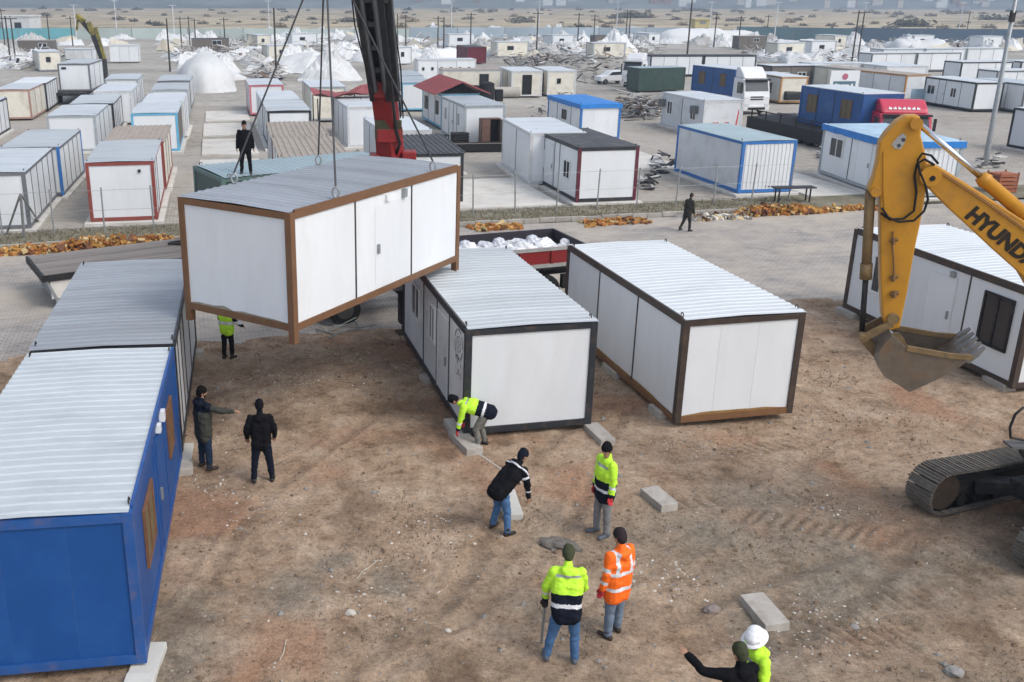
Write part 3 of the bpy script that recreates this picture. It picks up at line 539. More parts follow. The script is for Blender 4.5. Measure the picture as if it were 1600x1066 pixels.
# --- green container still on the trailer behind the crane
TZ = 1.18
cG = container([-6.17, 32.34, .53, 7.0, 2.99, 2.5, TZ+.06], 'green', WALLGR, ROOFG, label='dark green container on the trailer, man standing on its roof', group=BIG, side=True, jl=(), jr=())
ROW_L = 'containers in the left camp rows'; ROW_M = 'containers in the middle camp rows'; ROW_R = 'containers in the right camp rows'
T = [
 ('L1', [-18.95, 39.87, .18, 3, 7.1, 2.4, .15], 'grey', WALL, ROOFZ, 'corr', 'grey framed container behind the braced fence post at the left edge', ROW_L, dict(jr=(1.4, 2.8, 4.2, 5.6))),
 ('L2', [-19.81, 47.28, .16, 2.8, 6.9, 2.4, .14], 'grey', WALL, ROOFZ, 'corr', 'container with bright blue corner post and jagged roof edge, left side', ROW_L, dict(framep='blue', jr=(1.4, 2.8, 4.2, 5.6))),
 ('L3', [-22.81, 62.17, .17, 3.03, 6.93, 2.25, .14], 'lgrey', WALL, ROOFZ, 'corr', 'pale container with grey green frame in front of the black framed one', ROW_L, dict(jr=(2.2, 4.3))),
 ('L4', [-23.93, 70.15, .19, 3, 6.95, 2.2, .14], 'anth', WALLG, ROOFZ, 'corr', 'container with black corner posts behind the grey green framed one', ROW_L, dict(jr=(1.2, 2.4, 3.6, 4.8))),
 ('L5', [-24.33, 77.09, .17, 2.85, 7, 2.44, .14], 'white', WALL, ROOFW, 'flat', 'all white container in front of the truck loaded one', ROW_L, {}),
 ('L5b', [-27.55, 90.95, .19, 2.95, 6.97, 2.3, .14], 'lgrey', WALL, ROOFZ, 'corr', 'white container with dark roof rim beside the truck loaded one', ROW_L, {}),
 ('L6', [-32.75, 93.67, .12, 2.94, 7.08, 2.51, 1.15], 'grey', WALL, ROOFZ, 'corr', 'container with slate blue frame loaded high on a truck, small vent at top', ROW_L, dict(jr=(2.47, 5.19), feats=(('win', 'n', .35, .8, 2.0, 2.2, 'dark'),))),
 ('L7', [-33.19, 79.74, .17, 2.7, 6.96, 2.35, .13], 'salmon', WALLC, ROOFZ, 'corr', 'cream container with salmon frame and faded marks on its end', ROW_L, {}),
 ('L8', [-34.11, 85.78, .2, 2.8, 6.98, 2.35, .14], 'anth', WALLG, ROOFW, 'corr', 'black framed container behind the salmon framed cream one', ROW_L, dict(jr=(1.4, 2.8, 4.2, 5.6))),
 ('L9', [-31.52, 66.16, .17, 3, 7, 2.35, .14], 'anth', WALL, ROOFZ, 'corr', 'container cut by the left picture edge with dark striped long side', ROW_L, dict(jr=(1.4, 2.8, 4.2, 5.6))),
 ('M1', [-13.83, 41.64, .19, 2.9, 6.93, 2.59, .15], 'red', WALL, ROOFZ, 'corr', 'red framed container facing the fence and the yellow debris', ROW_M, dict(jr=(1.2, 2.6), feats=(('box', 'vent', 'n', 2.28, 2.4, 2.05, 2.17, .02, DARK),))),
 ('M2', [-15.25, 48.92, .18, 3, 6.85, 2.44, .14], 'red', WALLC, ROOFT, 'long', 'container with dirty tan roof end to end behind the red framed one', ROW_M, {}),
 ('M3', [-17.44, 62.27, .18, 2.92, 6.96, 2.41, .14], 'lblue', WALL, ROOFZ, 'corr', 'container with light blue frame in the middle left row', ROW_M, dict(wallf={'r': WALLBR}, jr=())),
 ('M4', [-18.45, 68.9, .17, 2.86, 6.95, 2.43, .14], 'white', WALL, ROOFW, 'flat', 'white roofed container directly behind the light blue framed one', ROW_M, {}),
 ('M5', [-20.6, 80.2, .19, 2.9, 6.98, 2.3, .14], 'lgrey', WALL, ROOFZ, 'corr', 'grey blue edged container second from the back of its row', ROW_M, {}),
 ('M6', [-22.0, 88.0, .17, 2.85, 7, 2.42, .14], 'grey', WALL, ROOFZ, 'corr', 'last container of its row, just before the big white dome', ROW_M, {}),
 ('N1', [-5.61, 43.45, .18, 3.08, 7, 2.54, .15], 'salmon', WALL, ROOFT, 'long', 'container with brown ribbed roof right behind the green one', ROW_M, {}),
 ('N2', [-6.95, 50.67, .17, 2.99, 6.85, 2.46, .15], 'grey', WALL, ROOFT, 'long', 'container with stained tan roof behind the brown ribbed one', ROW_M, {}),
 ('N3', [-8.9, 63.6, .19, 2.85, 6.94, 2.45, .13], 'anth', WALL, ROOFZ, 'corr', 'container with dark roof rim behind the stained tan roof', ROW_M, {}),
 ('N4', [-10.3, 70.89, .2, 2.82, 7, 2.43, .14], 'white', WALL, ROOFW, 'flat', 'white container with smooth white roof left of the sling cable', ROW_M, {}),
 ('N5', [-13.12, 83.47, .2, 2.89, 7, 2.44, .14], 'pink', WALL, ROOFZ, 'corr', 'container with pinkish red roof band farthest back in its row', ROW_M, {}),
 ('N6', [-7.58, 79.17, .19, 2.9, 6.99, 2.65, .15], 'lgrey', WALLC, ROOFW, 'flat', 'tall cream container left of the torn red roof', ROW_M, dict(ribbed='l')),
 ('N7', [-3.75, 64.56, .2, 2.75, 6.92, 2.6, .13], 'white', WALL, ROOFW, 'flat', 'plain white container beneath the torn red roof', ROW_M, {}),
 ('N8', [-1.2, 53.2, .2, 2.8, 6.5, 2.5, .13], 'white', WALL, ROOFW, 'flat', 'white container with ribbed side hidden behind the red crane column', ROW_M, dict(ribbed='l')),
 ('N9', [.16, 46.03, .14, 2.75, 7, 2.34, .13], 'anth', WALLG, ROOFK, 'long', 'container with dark grey slatted roof right of the crane column', ROW_M, {}),
 ('P1', [4.07, 65.76, .19, 2.87, 6.96, 2.56, .15], 'lgrey', WALL, ROOFZ, 'flat', 'white container with a brown cupboard standing at its end', ROW_R, dict(jl=(2.3, 3.3, 4.62), feats=(('win', 'l', 1.4, 2.0, 1.0, 1.9, 'pvc'), ('win', 'l', 5.2, 5.9, 1.0, 1.9, 'pvc'), ('door', 'l', 3.4, 4.3, WALL)))),
 ('P3', [-.24, 87.21, .14, 2.88, 6.97, 2.36, .14], 'lblue', WALL, ROOFZ, 'flat', 'small white container with pale blue roof edge right of the crane boom', ROW_R, dict(feats=(('win', 'l', 2.6, 4.2, 1.0, 1.9, 'pvc'),))),
 ('P3b', [-1.0, 95.5, .14, 2.9, 6.97, 2.36, .14], 'white', WALL, ROOFZ, 'flat', 'white container behind the pale blue edged one at the boom', ROW_R, {}),
 ('P4', [6.66, 51.07, .12, 3, 6.81, 2.66, .15], 'white', WALL, ROOFW, 'flat', 'plain white container left behind the dark roofed maroon framed one', ROW_R, dict(jl=(3.4,))),
 ('P5', [8.37, 46.21, .19, 3.09, 6.97, 2.6, .16], 'anth', WALL, ROOFK, 'flat', 'container with dark felt roof and maroon posts behind the fence', ROW_R, dict(framep='maroon', jl=(2.7, 3.47, 5.09), jn=(), feats=(('win', 'l', 1.1, 2.0, .85, 1.75, 'open'), ('win', 'l', 5.05, 6.05, .85, 1.75, 'open'), ('door', 'l', 3.65, 4.95, WALL)))),
 ('P6', [12.34, 68.35, .19, 3, 6.98, 2.42, .15], 'blue', WALL, TARPB, 'tarp', 'container under a bright blue tarpaulin roof', ROW_R, dict(jl=(1.94, 4.9), jn=(1.08, 2.12), feats=(('win', 'l', 2.9, 3.8, 1.1, 1.8, 'dark'),))),
 ('P7', [21.79, 71.13, .19, 3.11, 6.96, 2.43, .15], 'white', WALLG, ROOFW, 'flat', 'white cabin with red painted scrawl beside the white lorry', ROW_R, dict(wallf={'n': WALLG}, jl=(3.5,), feats=(('win', 'l', 1.2, 2.1, .9, 1.95, 'pvc'), ('win', 'l', 5.1, 6.0, .9, 1.95, 'pvc')))),
 ('P8', [17.03, 48.6, .2, 3.02, 7.1, 2.6, .16], 'blue', WALL, ROOFG, 'corr', 'container with strong blue frame and grey green roof behind the bench', ROW_R, dict(jl=(), ribbed='n', wallf={'l': WALLG})),
 ('P9', [24.1, 47.6, .06, 3.6, 7.3, 2.7, .2], 'lgrey', WALL, TARPBP, 'tarp', 'white cabin with pale and blue tarpaulin roof behind the excavator stick', ROW_R, dict(jl=(3.9,), ribbed='n', feats=(('win', 'l', 4.65, 6.05, 1.0, 2.0, 'pvc'), ('door', 'l', 1.9, 3.2, WALL)))),
 ('P10', [30.13, 64.41, .21, 3.02, 6.93, 2.52, 1.15], 'navy', WALLB2, ROOFW, 'flat', 'blue container with two brown windows loaded on the long trailer', ROW_R, dict(jl=(3.06, 4.9), feats=(('win', 'l', 5.0, 6.1, .8, 2.0, 'brown'), ('win', 'l', 1.1, 2.25, .8, 2.0, 'brown')))),
 ('P11', [31.17, 93.28, .3, 3, 7.07, 2.45, .85], 'navy', WALLB2, ROOFW, 'flat', 'blue container behind the white lorry cab', ROW_R, dict(jl=(3.5,), feats=(('win', 'l', 1.4, 2.3, .8, 2.0, 'brown'), ('win', 'l', 4.8, 5.8, .8, 2.0, 'brown')))),
 ('R7', [50.99, 87.97, .1, 2.7, 7.4, 2.45, .13], 'anth', WALL, ROOFW, 'flat', 'white container with two barred windows on the right paving', ROW_R, dict(jl=(1.9, 4.0, 5.0), feats=(('win', 'l', 2.4, 3.2, .9, 1.8, 'pvc'), ('win', 'l', 5.4, 6.5, .9, 1.8, 'pvc'), ('door', 'l', 4.1, 4.9, WALL)))),
 ('R8', [54.6, 86.66, .1, 3, 6.9, 2.4, .14], 'grey', WALL, ROOFZ, 'flat', 'grey framed container right of the two window one by the lamp pole', ROW_R, dict(jl=(2.3, 4.7))),
 ('R3', [49.54, 97.55, .26, 2.82, 6.8, 2.4, .14], 'orange', WALLG, ROOFT, 'flat', 'long cream container with orange corner posts', ROW_R, dict(jl=(2.3, 4.7))),
 ('R3b', [47.7, 104.6, .26, 2.82, 6.8, 2.4, .14], 'lgrey', WALLC, ROOFT, 'flat', 'cream container joined behind the orange posted one', ROW_R, dict(feats=(('win', 'l', 2.8, 4.2, .9, 1.9, 'open'),))),
 ('R1', [36.17, 94.76, .1, 2.7, 6.84, 2.4, .13], 'orange', WALLC, ROOFW, 'flat', 'cream container with orange brown post right of the white lorry cab', ROW_R, dict(ribbed='l')),
 ('R9', [42.25, 58.8, .2, 3, 7, 2.59, .15], 'anth', WALL, ROOFZ, 'corr', 'black framed container cut by the right picture edge', ROW_R, dict(jl=(2.3, 4.7))),
 ('R6', [53.2, 109.33, .13, 4.95, 7, 2.47, .15], 'white', WALL, ROOFW, 'flat', 'white cabin with two small windows behind the orange posted container', ROW_R, dict(feats=(('win', 'n', .5, 1.0, 1.2, 1.7, 'dark'), ('win', 'n', 2.0, 2.5, 1.2, 1.7, 'dark')))),
 ('Q5b', [14.74, 101.66, .08, 3.01, 6.94, 2.4, .15], 'white', WALLC, ROOFW, 'flat', 'cream cabin with a small square window and dark doorway', ROW_R, dict(feats=(('win', 'n', 1.0, 1.4, 1.2, 1.75, 'dark'), ('door', 'l', 2.0, 4.0, RUBBER_DARK, 'open')))),
 ('Q5a', [10.9, 100.4, .1, 3.2, 6.9, 2.45, .15], 'white', WALLC, ROOFW, 'flat', 'cream cabin with an open dark doorway left of the square window one', ROW_R, dict(feats=(('door', 'n', 1.1, 1.95, RUBBER_DARK, 'open'),))),
 ('Q7', [9.82, 154.14, .2, 3, 7, 2.4, .15], 'maroon', WALLMR, ROOFK, 'flat', 'maroon cabin standing alone among the collapsed tents', ROW_R, {}),
]
TS = [  # long side towards the camera
 ('Q1a', [32.02, 129.26, .08, 7.03, 3, 2.51, .15], 'anth', WALL, ROOFK, 'flat', 'left half of the long white row with black roof rim', ROW_R, dict(jl=(1.8, 3.5, 5.2))),
 ('Q1b', [39.15, 129.82, .08, 7.01, 3, 2.5, .15], 'anth', WALL, ROOFK, 'flat', 'right half of the long white row with black roof rim', ROW_R, dict(jl=(1.8, 3.5, 5.2))),
 ('Q2', [25.27, 106.58, .3, 5.74, 2.5, 2.4, .14], 'dgreen', WALLGR, ROOFG, 'flat', 'dark green shipping container beside the parked white truck', ROW_R, dict(ribbed='l', jl=())),
 ('Q5c', [3.89, 101.43, .12, 6.2, 2.5, 2.5, .15], 'lgrey', WALLC, ROOFT, 'flat', 'cream ribbed shipping container with a wide pipe lying before it', ROW_R, dict(ribbed='l', jl=(), feats=(('win', 'l', 1.5, 2.6, .9, 2.1, 'dark'),))),
 ('Q6', [1.63, 118.51, .13, 7.08, 3, 2.52, .15], 'white', WALL, ROOFW, 'flat', 'white cabin with a row of small dark square windows', ROW_R, dict(feats=tuple(('win', 'l', .7+i*1.1, 1.0+i*1.1, 1.3, 1.65, 'dark') for i in range(6)))),
 ('R4', [40.9, 110.5, .2, 7.5, 3, 2.43, .14], 'anth', WALLBR, ROOFW, 'flat', 'dark walled cabin with small white windows above the lorry', ROW_R, dict(feats=tuple(('win', 'l', .9+i*2.0, 1.9+i*2.0, 1.1, 1.8, 'pvc') for i in range(3)))),
 ('R5', [46.5, 113.5, .1, 7.2, 3, 2.5, .15], 'white', WALL, ROOFW, 'flat', 'white roofed cabin left of the two small windows', ROW_R, {}),
 ('R10a', [64.8, 138, .2, 7, 3, 2.43, .14], 'grey', WALL, ROOFW, 'flat', 'grey framed cabin at the left end of the back right row', ROW_R, {}),
 ('R10a2', [71.9, 139.5, .2, 7, 3, 2.43, .14], 'grey', WALL, ROOFW, 'flat', 'grey framed cabin second in the back right row', ROW_R, {}),
 ('R10b', [72, 150.0, .2, 7, 3, 2.43, .14], 'lgrey', WALL, ROOFW, 'flat', 'white roofed cabin farthest back on the right, left one of three', ROW_R, {}),
 ('R10b2', [79.2, 151.5, .2, 7, 3, 2.43, .14], 'lgrey', WALL, ROOFW, 'flat', 'white roofed cabin farthest back on the right, middle one of three', ROW_R, {}),
 ('R10b3', [86.4, 153.0, .2, 7, 3, 2.43, .14], 'lgrey', WALL, ROOFW, 'flat', 'white roofed cabin farthest back on the right, right one of three', ROW_R, {}),
 ('R11', [66.5, 118.5, .18, 7, 3, 2.43, .14], 'anth', WALL, ROOFW, 'flat', 'white cabin with black rim behind the two window container', ROW_R, {}),
 ('R12', [74.5, 120, .18, 7, 3, 2.43, .14], 'anth', WALLG, ROOFW, 'flat', 'white cabin with black rim at the right edge far back', ROW_R, {}),
 ('R13', [62.0, 103.5, .15, 7, 3, 2.43, .14], 'grey', WALL, ROOFW, 'flat', 'white cabin seen past the upper part of the lamp pole', ROW_R, {}),
 ('bL', [-67.24, 173.73, .13, 5.95, 3, 2.42, .14], 'grey', WALLBR, ROOFT, 'flat', 'brown grey hut with one pale window by the left power poles', ROW_R, dict(feats=(('win', 'l', 1.2, 2.9, 1.3, 2.1, 'pvc'),))),
 ('bM', [-39.33, 184.87, .2, 6.86, 3, 2.4, .13], 'grey', WALLBR, ROOFK, 'flat', 'brown grey hut behind the big white dome', ROW_R, dict(feats=(('win', 'l', 1.4, 3.2, 1.3, 2.2, 'pvc'),))),
 ('bR', [39.44, 206.53, .2, 6.97, 3, 2.4, .14], 'grey', WALLBR, ROOFK, 'flat', 'brown grey hut behind the white ridge tent', ROW_R, {}),
 ('bRR', [68.0, 203.04, .16, 6, 3, 2.47, .15], 'grey', WALLBR, ROOFT, 'flat', 'brown grey hut with one pale window right of the yellow tower', ROW_R, dict(feats=(('win', 'l', 2.0, 3.4, 1.3, 2.1, 'pvc'),))),
 ('wA', [-49.49, 145.2, .1, 3.9, 3, 2.4, .14], 'lgrey', WALLG, ROOFW, 'flat', 'small cream white cabin left of the far yellow crane', ROW_L, {}),
 ('wB', [-45.77, 154.78, .17, 4.4, 3, 2.5, .14], 'white', WALL, ROOFW, 'flat', 'small white cabin right of the far yellow crane', ROW_L, {}),
]
LUT = {}
for side, tab in ((False, T), (True, TS)):
    for key, pose, fr_, wl, rf, rk, lab, grp, kw in tab:
        far = pose[1] > 75
        LUT[key] = container(pose, fr_, wl, rf, rk, lab, grp, side=side, eyes=not far, **kw)
        if pose[6] < .5 and not far and not side: pad(pose[0]-.25*math.cos(pose[2])+.3*math.sin(pose[2]), pose[1]-.3*math.cos(pose[2])-.25*math.sin(pose[2]), pose[2], pose[3]+.5, pose[4]+.6, .13)
# empty pads between the rows, the wide white pad behind the fence
for (x, y, yw, w, l) in [(-9.3, 42.9, .19, 3.4, 7.4), (-11.2, 52.2, .19, 3.6, 7.2), (-12.9, 61.5, .19, 3.6, 7.2), (-14.6, 70.5, .19, 3.6, 7.2), (-16.2, 79.5, .19, 3.6, 7.2), (2.6, 45.0, .2, 5.2, 7.5), (12.6, 56.2, .19, 4.2, 8.0), (20.6, 48.4, .2, 3.3, 7.4), (.3, 54.0, .19, 3.4, 7.4), (-.8, 60.9, .19, 3.4, 7.2)]:
    pad(x, y, yw, w, l, .1)
# prints and emblem on the charcoal container's long side
PRT = M('black_print', (.05, .055, .06), .6); PRR = M('red_paint', (.55, .05, .07), .6); PRW = M('white_paint', (.75, .75, .74), .5)
def text_mesh(s, size, m, bold=.0, ext=.003):
    cu = bpy.data.curves.new('txt', 'FONT'); cu.body = s; cu.size = size; cu.extrude = ext; cu.offset = bold; cu.align_x = 'LEFT'
    o = bpy.data.objects.new('txt', cu); COL.objects.link(o); bpy.context.view_layer.update()
    me = bpy.data.meshes.new_from_object(o.evaluated_get(bpy.context.evaluated_depsgraph_get())); bpy.data.objects.remove(o); bpy.data.curves.remove(cu)
    me.materials.clear(); me.materials.append(m); return me
def emblem(root):
    mb = MB(); d = .028
    def P(t, z): return (d, t, z)
    for r0, r1 in ((.33, .37), (.17, .19)):
        n = 24
        for k in range(n):
            if k % 4 == 3 and r0 > .3: continue
            a, b = 2*PI*k/n, 2*PI*(k+1)/n
            mb.add([P(.7-r*math.cos(q), 1.93+r*math.sin(q)) for q, r in ((a, r0), (b, r0), (b, r1), (a, r1))], [(0, 1, 2, 3)])
    for k in range(5):
        a = PI/2+k*2*PI/5; mb.add([P(.7-r*math.cos(q), 1.93+r*math.sin(q)) for q, r in ((a-.35, .05), (a, .16), (a+.35, .05))], [(0, 1, 2)])
    mb.build('emblem', PRT, root)
    rg = random.Random(4); V = MB()
    for z0, hh in ((1.42, .20), (1.16, .13)):                 # two rows of worn, unreadable strokes
        for k in range(4):
            t = .42+k*.15
            for q in range(3):
                a0, b0 = t+rg.uniform(0, .09), z0+rg.uniform(0, hh); V.add([(d, a0, b0), (d, a0+rg.uniform(.02, .08), b0+rg.uniform(-.02, .03)), (d, a0+.05, b0+rg.uniform(.03, .08)), (d, a0-.01, b0+.03)], [(0, 1, 2, 3)])
    V.build('lettering', PRT, root)
emblem(cB)
o = put('lettering', text_mesh('SE - E', .5, PRR, .01), LUT['P7']); o.matrix_local = Matrix(((1, 0, 0, .75), (0, 0, -1, .03), (0, 1, 0, .55), (0, 0, 0, 1)))
mb = MB(); mb.add([(2.5, .028, .5), (2.62, .028, .5), (2.72, .028, 1.55), (2.66, .028, 1.9)], [(0, 1, 2, 3)]); mb.build('red_streak', PRR, LUT['P7'])
for t, z in ((.9, 2.0), (6.3, 2.0)):
    mb = MB(); fb(mb, 'l', t, t+.7, z-.55, z, -.03, .3); mb.build('air_conditioner', M('grey_plastic', (.14, .14, .14), .7), LUT['P7'])
# white sign board with red badge on the cabin roofs at right
s = empty('sign_board', (41.8, 97.0, 0), .1, 'white sign board with red round badge behind the loaded blue container', 'sign')
mb = MB(); mb.box((0, 0, .1), (3.0, .12, 3.0)); mb.build('board', WALL, s)
mb = MB(); mb.box((.35, -.02, 1.3), (2.65, -.004, 1.98)); mb.build('band', M('sign_slate', (.09, .16, .20), .6), s)
mb = MB(); mb.prism([((.3*math.cos(a)), .3*math.sin(a)) for a in np.linspace(0, 2*PI, 20)[:-1]], (1.5, 0, 2.42), (1, 0, 0), (0, 0, 1), (0, -1, 0), .004, .03); mb.build('badge', M('sign_red', (.42, .12, .18), .6), s)
for x in (.55, 2.2):
    mb = MB(); mb.box((x, -.035, 1.5), (x+.22, -.022, 1.75)); mb.build('mark', PRW, s)
mb = MB(); mb.box((.95, -.035, 1.58), (2.0, -.022, 1.67)); mb.build('mark', PRW, s)
# ------------------------------------------------------------------ excavator: arm outlines measured in the arm's own vertical plane
AP = AT(1450, 275, 16.5); AD = Vector((-.955, .297, 0)).normalized(); AN = Vector((-AD.y, AD.x, 0)); AN = AN if AN.y < 0 else -AN; AZ = Vector((0, 0, 1))
def arm(u, v, off=0.):
    """pixel -> (s, z) in the vertical plane through the arm, moved off towards the viewer's side"""
    d = ray(u, v); o = AP+AN*off; c = Vector((0, 0, CAM_H)); t = (o-c).dot(AN)/d.dot(AN); p = c+d*t-AP
    return (p.dot(AD), p.z)
def plate(mb, pts, d0, d1, mi=0, off=None):
    off = max(d0, d1) if off is None else off
    return mb.prism([arm(u, v, off) for u, v in pts], AP, AD, AZ, AN, d0, d1, mi)
def A3(u, v, off=0.): s_, z_ = arm(u, v, off); return AP+AD*s_+AZ*z_+AN*off
ex = empty('excavator', (AP-AD*3.3).to_2d().to_3d(), 0, 'yellow tracked excavator reaching in from the right with worn steel bucket', 'excavator')
EI = ex.matrix_world.copy(); EI.translation = -ex.location
def part(mb, name, mats, parent=ex, smooth=False, bevel=0):
    if parent is ex: mb.v = [tuple(Vector(p)-ex.location) for p in mb.v]
    else: mb.v = [tuple(Vector(p)-ex.location) for p in mb.v]
    return mb.build(name, mats, parent, smooth, bevel)
SB = .17                                                         # half width of the arm boxes
st = [(1416, 181), (1437, 181), (1440, 193), (1439, 212), (1448, 247), (1449, 288), (1438, 350), (1429, 392), (1418, 455), (1406, 513), (1387, 518), (1379, 497), (1376, 440), (1376, 337), (1375, 307), (1362, 306), (1357, 298), (1365, 279), (1371, 255), (1375, 223), (1385, 208), (1402, 190)]
stick = part(plate(MB(), st, -SB, SB, off=SB), 'stick', YEL, bevel=.025)
part(plate(MB(), [(1380, 236), (1386, 240), (1392, 330), (1394, 345), (1383, 345), (1380, 300)], SB+.002, SB+.02, off=SB), 'stiffener', YEL, stick)
part(plate(MB(), [(1403, 214), (1410, 208), (1416, 213), (1413, 224), (1407, 233), (1398, 232), (1393, 226), (1397, 221)], SB+.003, SB+.008, off=SB), 'worn_sticker', M('sticker_grey', (.45, .45, .44), .6, var=.4, vscale=20), stick)
mb = MB()
for p in ((1411, 219), (1404, 228)): plate(mb, [(p[0]-3, p[1]-2), (p[0]+2, p[1]-4), (p[0]+4, p[1]+1), (p[0]-1, p[1]+3)], SB+.010, SB+.013, off=SB)
part(mb, 'sticker_mark', PRT, stick)
mb = MB(); mb.tube([A3(1395, 362, .2), A3(1394, 380, .2), A3(1396, 400, .2), A3(1397, 432, .2)], .016, 6); part(mb, 'grease_pipe', M('grease_pipe_steel', (.16, .09, .04), .6), stick)
for u, v, r_ in ((1396, 376, .05), (1396, 434, .05), (1397, 459, .07)):
    mb = MB(); mb.tube([A3(u-6, v, .2), A3(u+7, v-1, .2)], r_*.55, 6); mb.tube([A3(u, v-4, .21), A3(u, v+6, .21)], r_*.6, 6); part(mb, 'hose_clamp', M('grease_pipe_steel'), stick)
for u, v, r_, ln in ((1428, 191, .10, .26), (1450, 272, .17, .27), (1366, 297, .085, .24), (1393, 493, .10, .235)):
    mb = MB(); mb.tube([A3(u, v, 0)-AN*ln, A3(u, v, 0)+AN*ln], r_, 16); part(mb, 'pivot_pin', YELD if v > 400 else YEL, stick)
# boom: seen part follows the photograph, then bends down to its foot on the turntable
boomp = [arm(u, v, .21) for u, v in ((1439, 266), (1446, 257), (1459, 257), (1474, 265), (1506, 285), (1544, 309), (1600, 345))]
boomb = [arm(u, v, .21) for u, v in ((1442, 285), (1456, 300), (1486, 330), (1508, 350), (1552, 391), (1597, 431))]
fs, fz = -3.25, 1.75-AP.z+.15
bp_ = boomp+[(boomp[-1][0]-.45, boomp[-1][1]-.42), (fs-.05, boomp[-1][1]-1.45), (fs-.22, fz+.1), (fs-.1, fz-.18), (fs+.2, fz-.15), (fs+.33, fz+.9), (boomb[-1][0]-.25, boomb[-1][1]-.35)]+boomb[::-1]
mb = MB(); mb.prism(bp_, AP, AD, AZ, AN, -.21, .21); boom = part(mb, 'boom', YEL, bevel=.025)
mb = MB(); mb.tube([A3(1452, 272, 0)-AN*.26, A3(1452, 272, 0)+AN*.245], .14, 18); part(mb, 'boom_tip_boss', YEL, boom)
mb = MB(); mb.tube([A3(1457, 279, .25), A3(1457, 279, .28)], .05, 8); part(mb, 'pin_bolt', DARK, boom)
# grease lines along the boom's upper edge
mb = MB()
for k, (u, v) in enumerate(((1478, 272), (1500, 286), (1520, 299), (1552, 322), (1597, 356))): pass
for o_ in (0, .05): mb.tube([A3(u, v+o_*60, .225) for u, v in ((1470, 268), (1500, 287), (1520, 300), (1552, 322), (1605, 360))], .012, 6)
part(mb, 'boom_pipes', M('pipe_brown', (.30, .14, .03), .5), boom)
# maker's name on the boom's side
p0, p1 = A3(1507, 338, .215), A3(1590, 405, .215); tx = (p1-p0).normalized(); tn = AN; ty = tn.cross(tx)
sz = .335
o = put('lettering', text_mesh('HYUNDAI', sz, M('letter_black', (.02, .016, .012), .5), .018, .002), boom)
q0 = A3(1507, 338, .215)-ex.location+tn*.002
shear = Matrix(((tx.x, ty.x, tn.x, q0.x), (tx.y, ty.y, tn.y, q0.y), (tx.z, ty.z, tn.z, q0.z), (0, 0, 0, 1)))
o.matrix_local = shear
# arm cylinder (chrome rod to the stick's head), bucket cylinder, linkage
d_ = (A3(1541, 284)-A3(1434, 192)).normalized(); c0 = A3(1434, 192); c1 = A3(1540, 283)
mb = MB(); mb.tube([c0, c1], .052, 14); part(mb, 'cylinder_rod', CHROME, boom, True)
mb = MB(); mb.tube([c1-d_*.12, c1, c1+d_*.02, c1+d_*1.9], [.10, .135, .115, .115], 14); part(mb, 'cylinder_barrel', YEL, boom, True)
b0, b1, b2 = A3(1360, 296), A3(1353, 430), A3(1346, 523)
mb = MB(); mb.tube([b0, b1], .085, 12); mb.tube([A3(1354, 412), A3(1352.5, 436)], .105, 12); part(mb, 'bucket_cylinder', YELD, stick, True)
mb = MB(); mb.tube([b1, b2], .05, 10); part(mb, 'cylinder_rod', DARK, stick, True)
mb = MB()
for s_ in (-1, 1):
    mb.beam(A3(1346, 523)+AN*.2*s_, A3(1391, 500)+AN*.2*s_, .05, .13); mb.beam(A3(1346, 523)+AN*.13*s_, A3(1374, 556)+AN*.13*s_, .05, .15)
mb.tube([A3(1346, 523)-AN*.27, A3(1346, 523)+AN*.27], .075, 10); part(mb, 'bucket_link', YELD, stick)
mb = MB()
for k, off in enumerate((.2, .16)):
    pts = [(1378, 325), (1388, 340), (1405, 347), (1428, 345), (1444, 330), (1450, 312), (1447, 292), (1437, 268), (1434, 250), (1441, 240), (1455, 243), (1466, 256)] if k == 0 else [(1376, 333), (1390, 343), (1412, 342), (1428, 330), (1432, 300), (1429, 275), (1433, 256), (1445, 249), (1460, 258)]
    mb.tube([A3(u, v, off+.06) for u, v in pts], .021, 7)
part(mb, 'hydraulic_hose', RUBBER_DARK, stick, True)
# bucket: side profile in the arm plane, open mouth towards the machine
BW = .60
prof_px = [(1394, 524), (1384, 534), (1372, 552), (1371, 572), (1381, 588), (1400, 599), (1421, 613), (1462, 594), (1500, 573), (1520, 559)]
near = [arm(u, v, BW) for u, v in prof_px]
mb = MB(); n = len(near)
def B3(p, off): return AP+AD*p[0]+AZ*p[1]+AN*off
inner = []
cx_ = sum(p[0] for p in near)/n; cz_ = sum(p[1] for p in near)/n+.15
inner = [(p[0]+(cx_-p[0])*.07, p[1]+(cz_-p[1])*.09) for p in near]
V = [B3(p, BW) for p in near]+[B3(p, -BW) for p in near]+[B3(p, BW) for p in inner]+[B3(p, -BW) for p in inner]
F = []
for i in range(n-1): F += [(i, i+1, n+i+1, n+i), (2*n+i, 3*n+i, 3*n+i+1, 2*n+i+1)]
F += [(0, n, 3*n, 2*n), (n-1, 3*n-1, 4*n-1, 2*n-1)]
mb.add(V, F); bk = part(mb, 'bucket', BUCKET)
rim = near[:1]+[arm(1417, 544, BW)]+[arm(1484, 556, BW)]+[near[-1]]+near[1:-1][::-1]
for off in (BW, -BW+.03):
    mb = MB(); mb.prism(rim, AP, AD, AZ, AN, off-.03, off+.004); part(mb, 'side_plate', BUCKET, bk)
    mb = MB(); rr = [arm(1417, 544, BW), arm(1484, 556, BW), near[-1]]
    for a_, b_ in zip(rr[:-1], rr[1:]): mb.beam(B3(a_, off), B3(b_, off), .09, .05, up=AN)
    part(mb, 'rim_bar', YELD, bk)
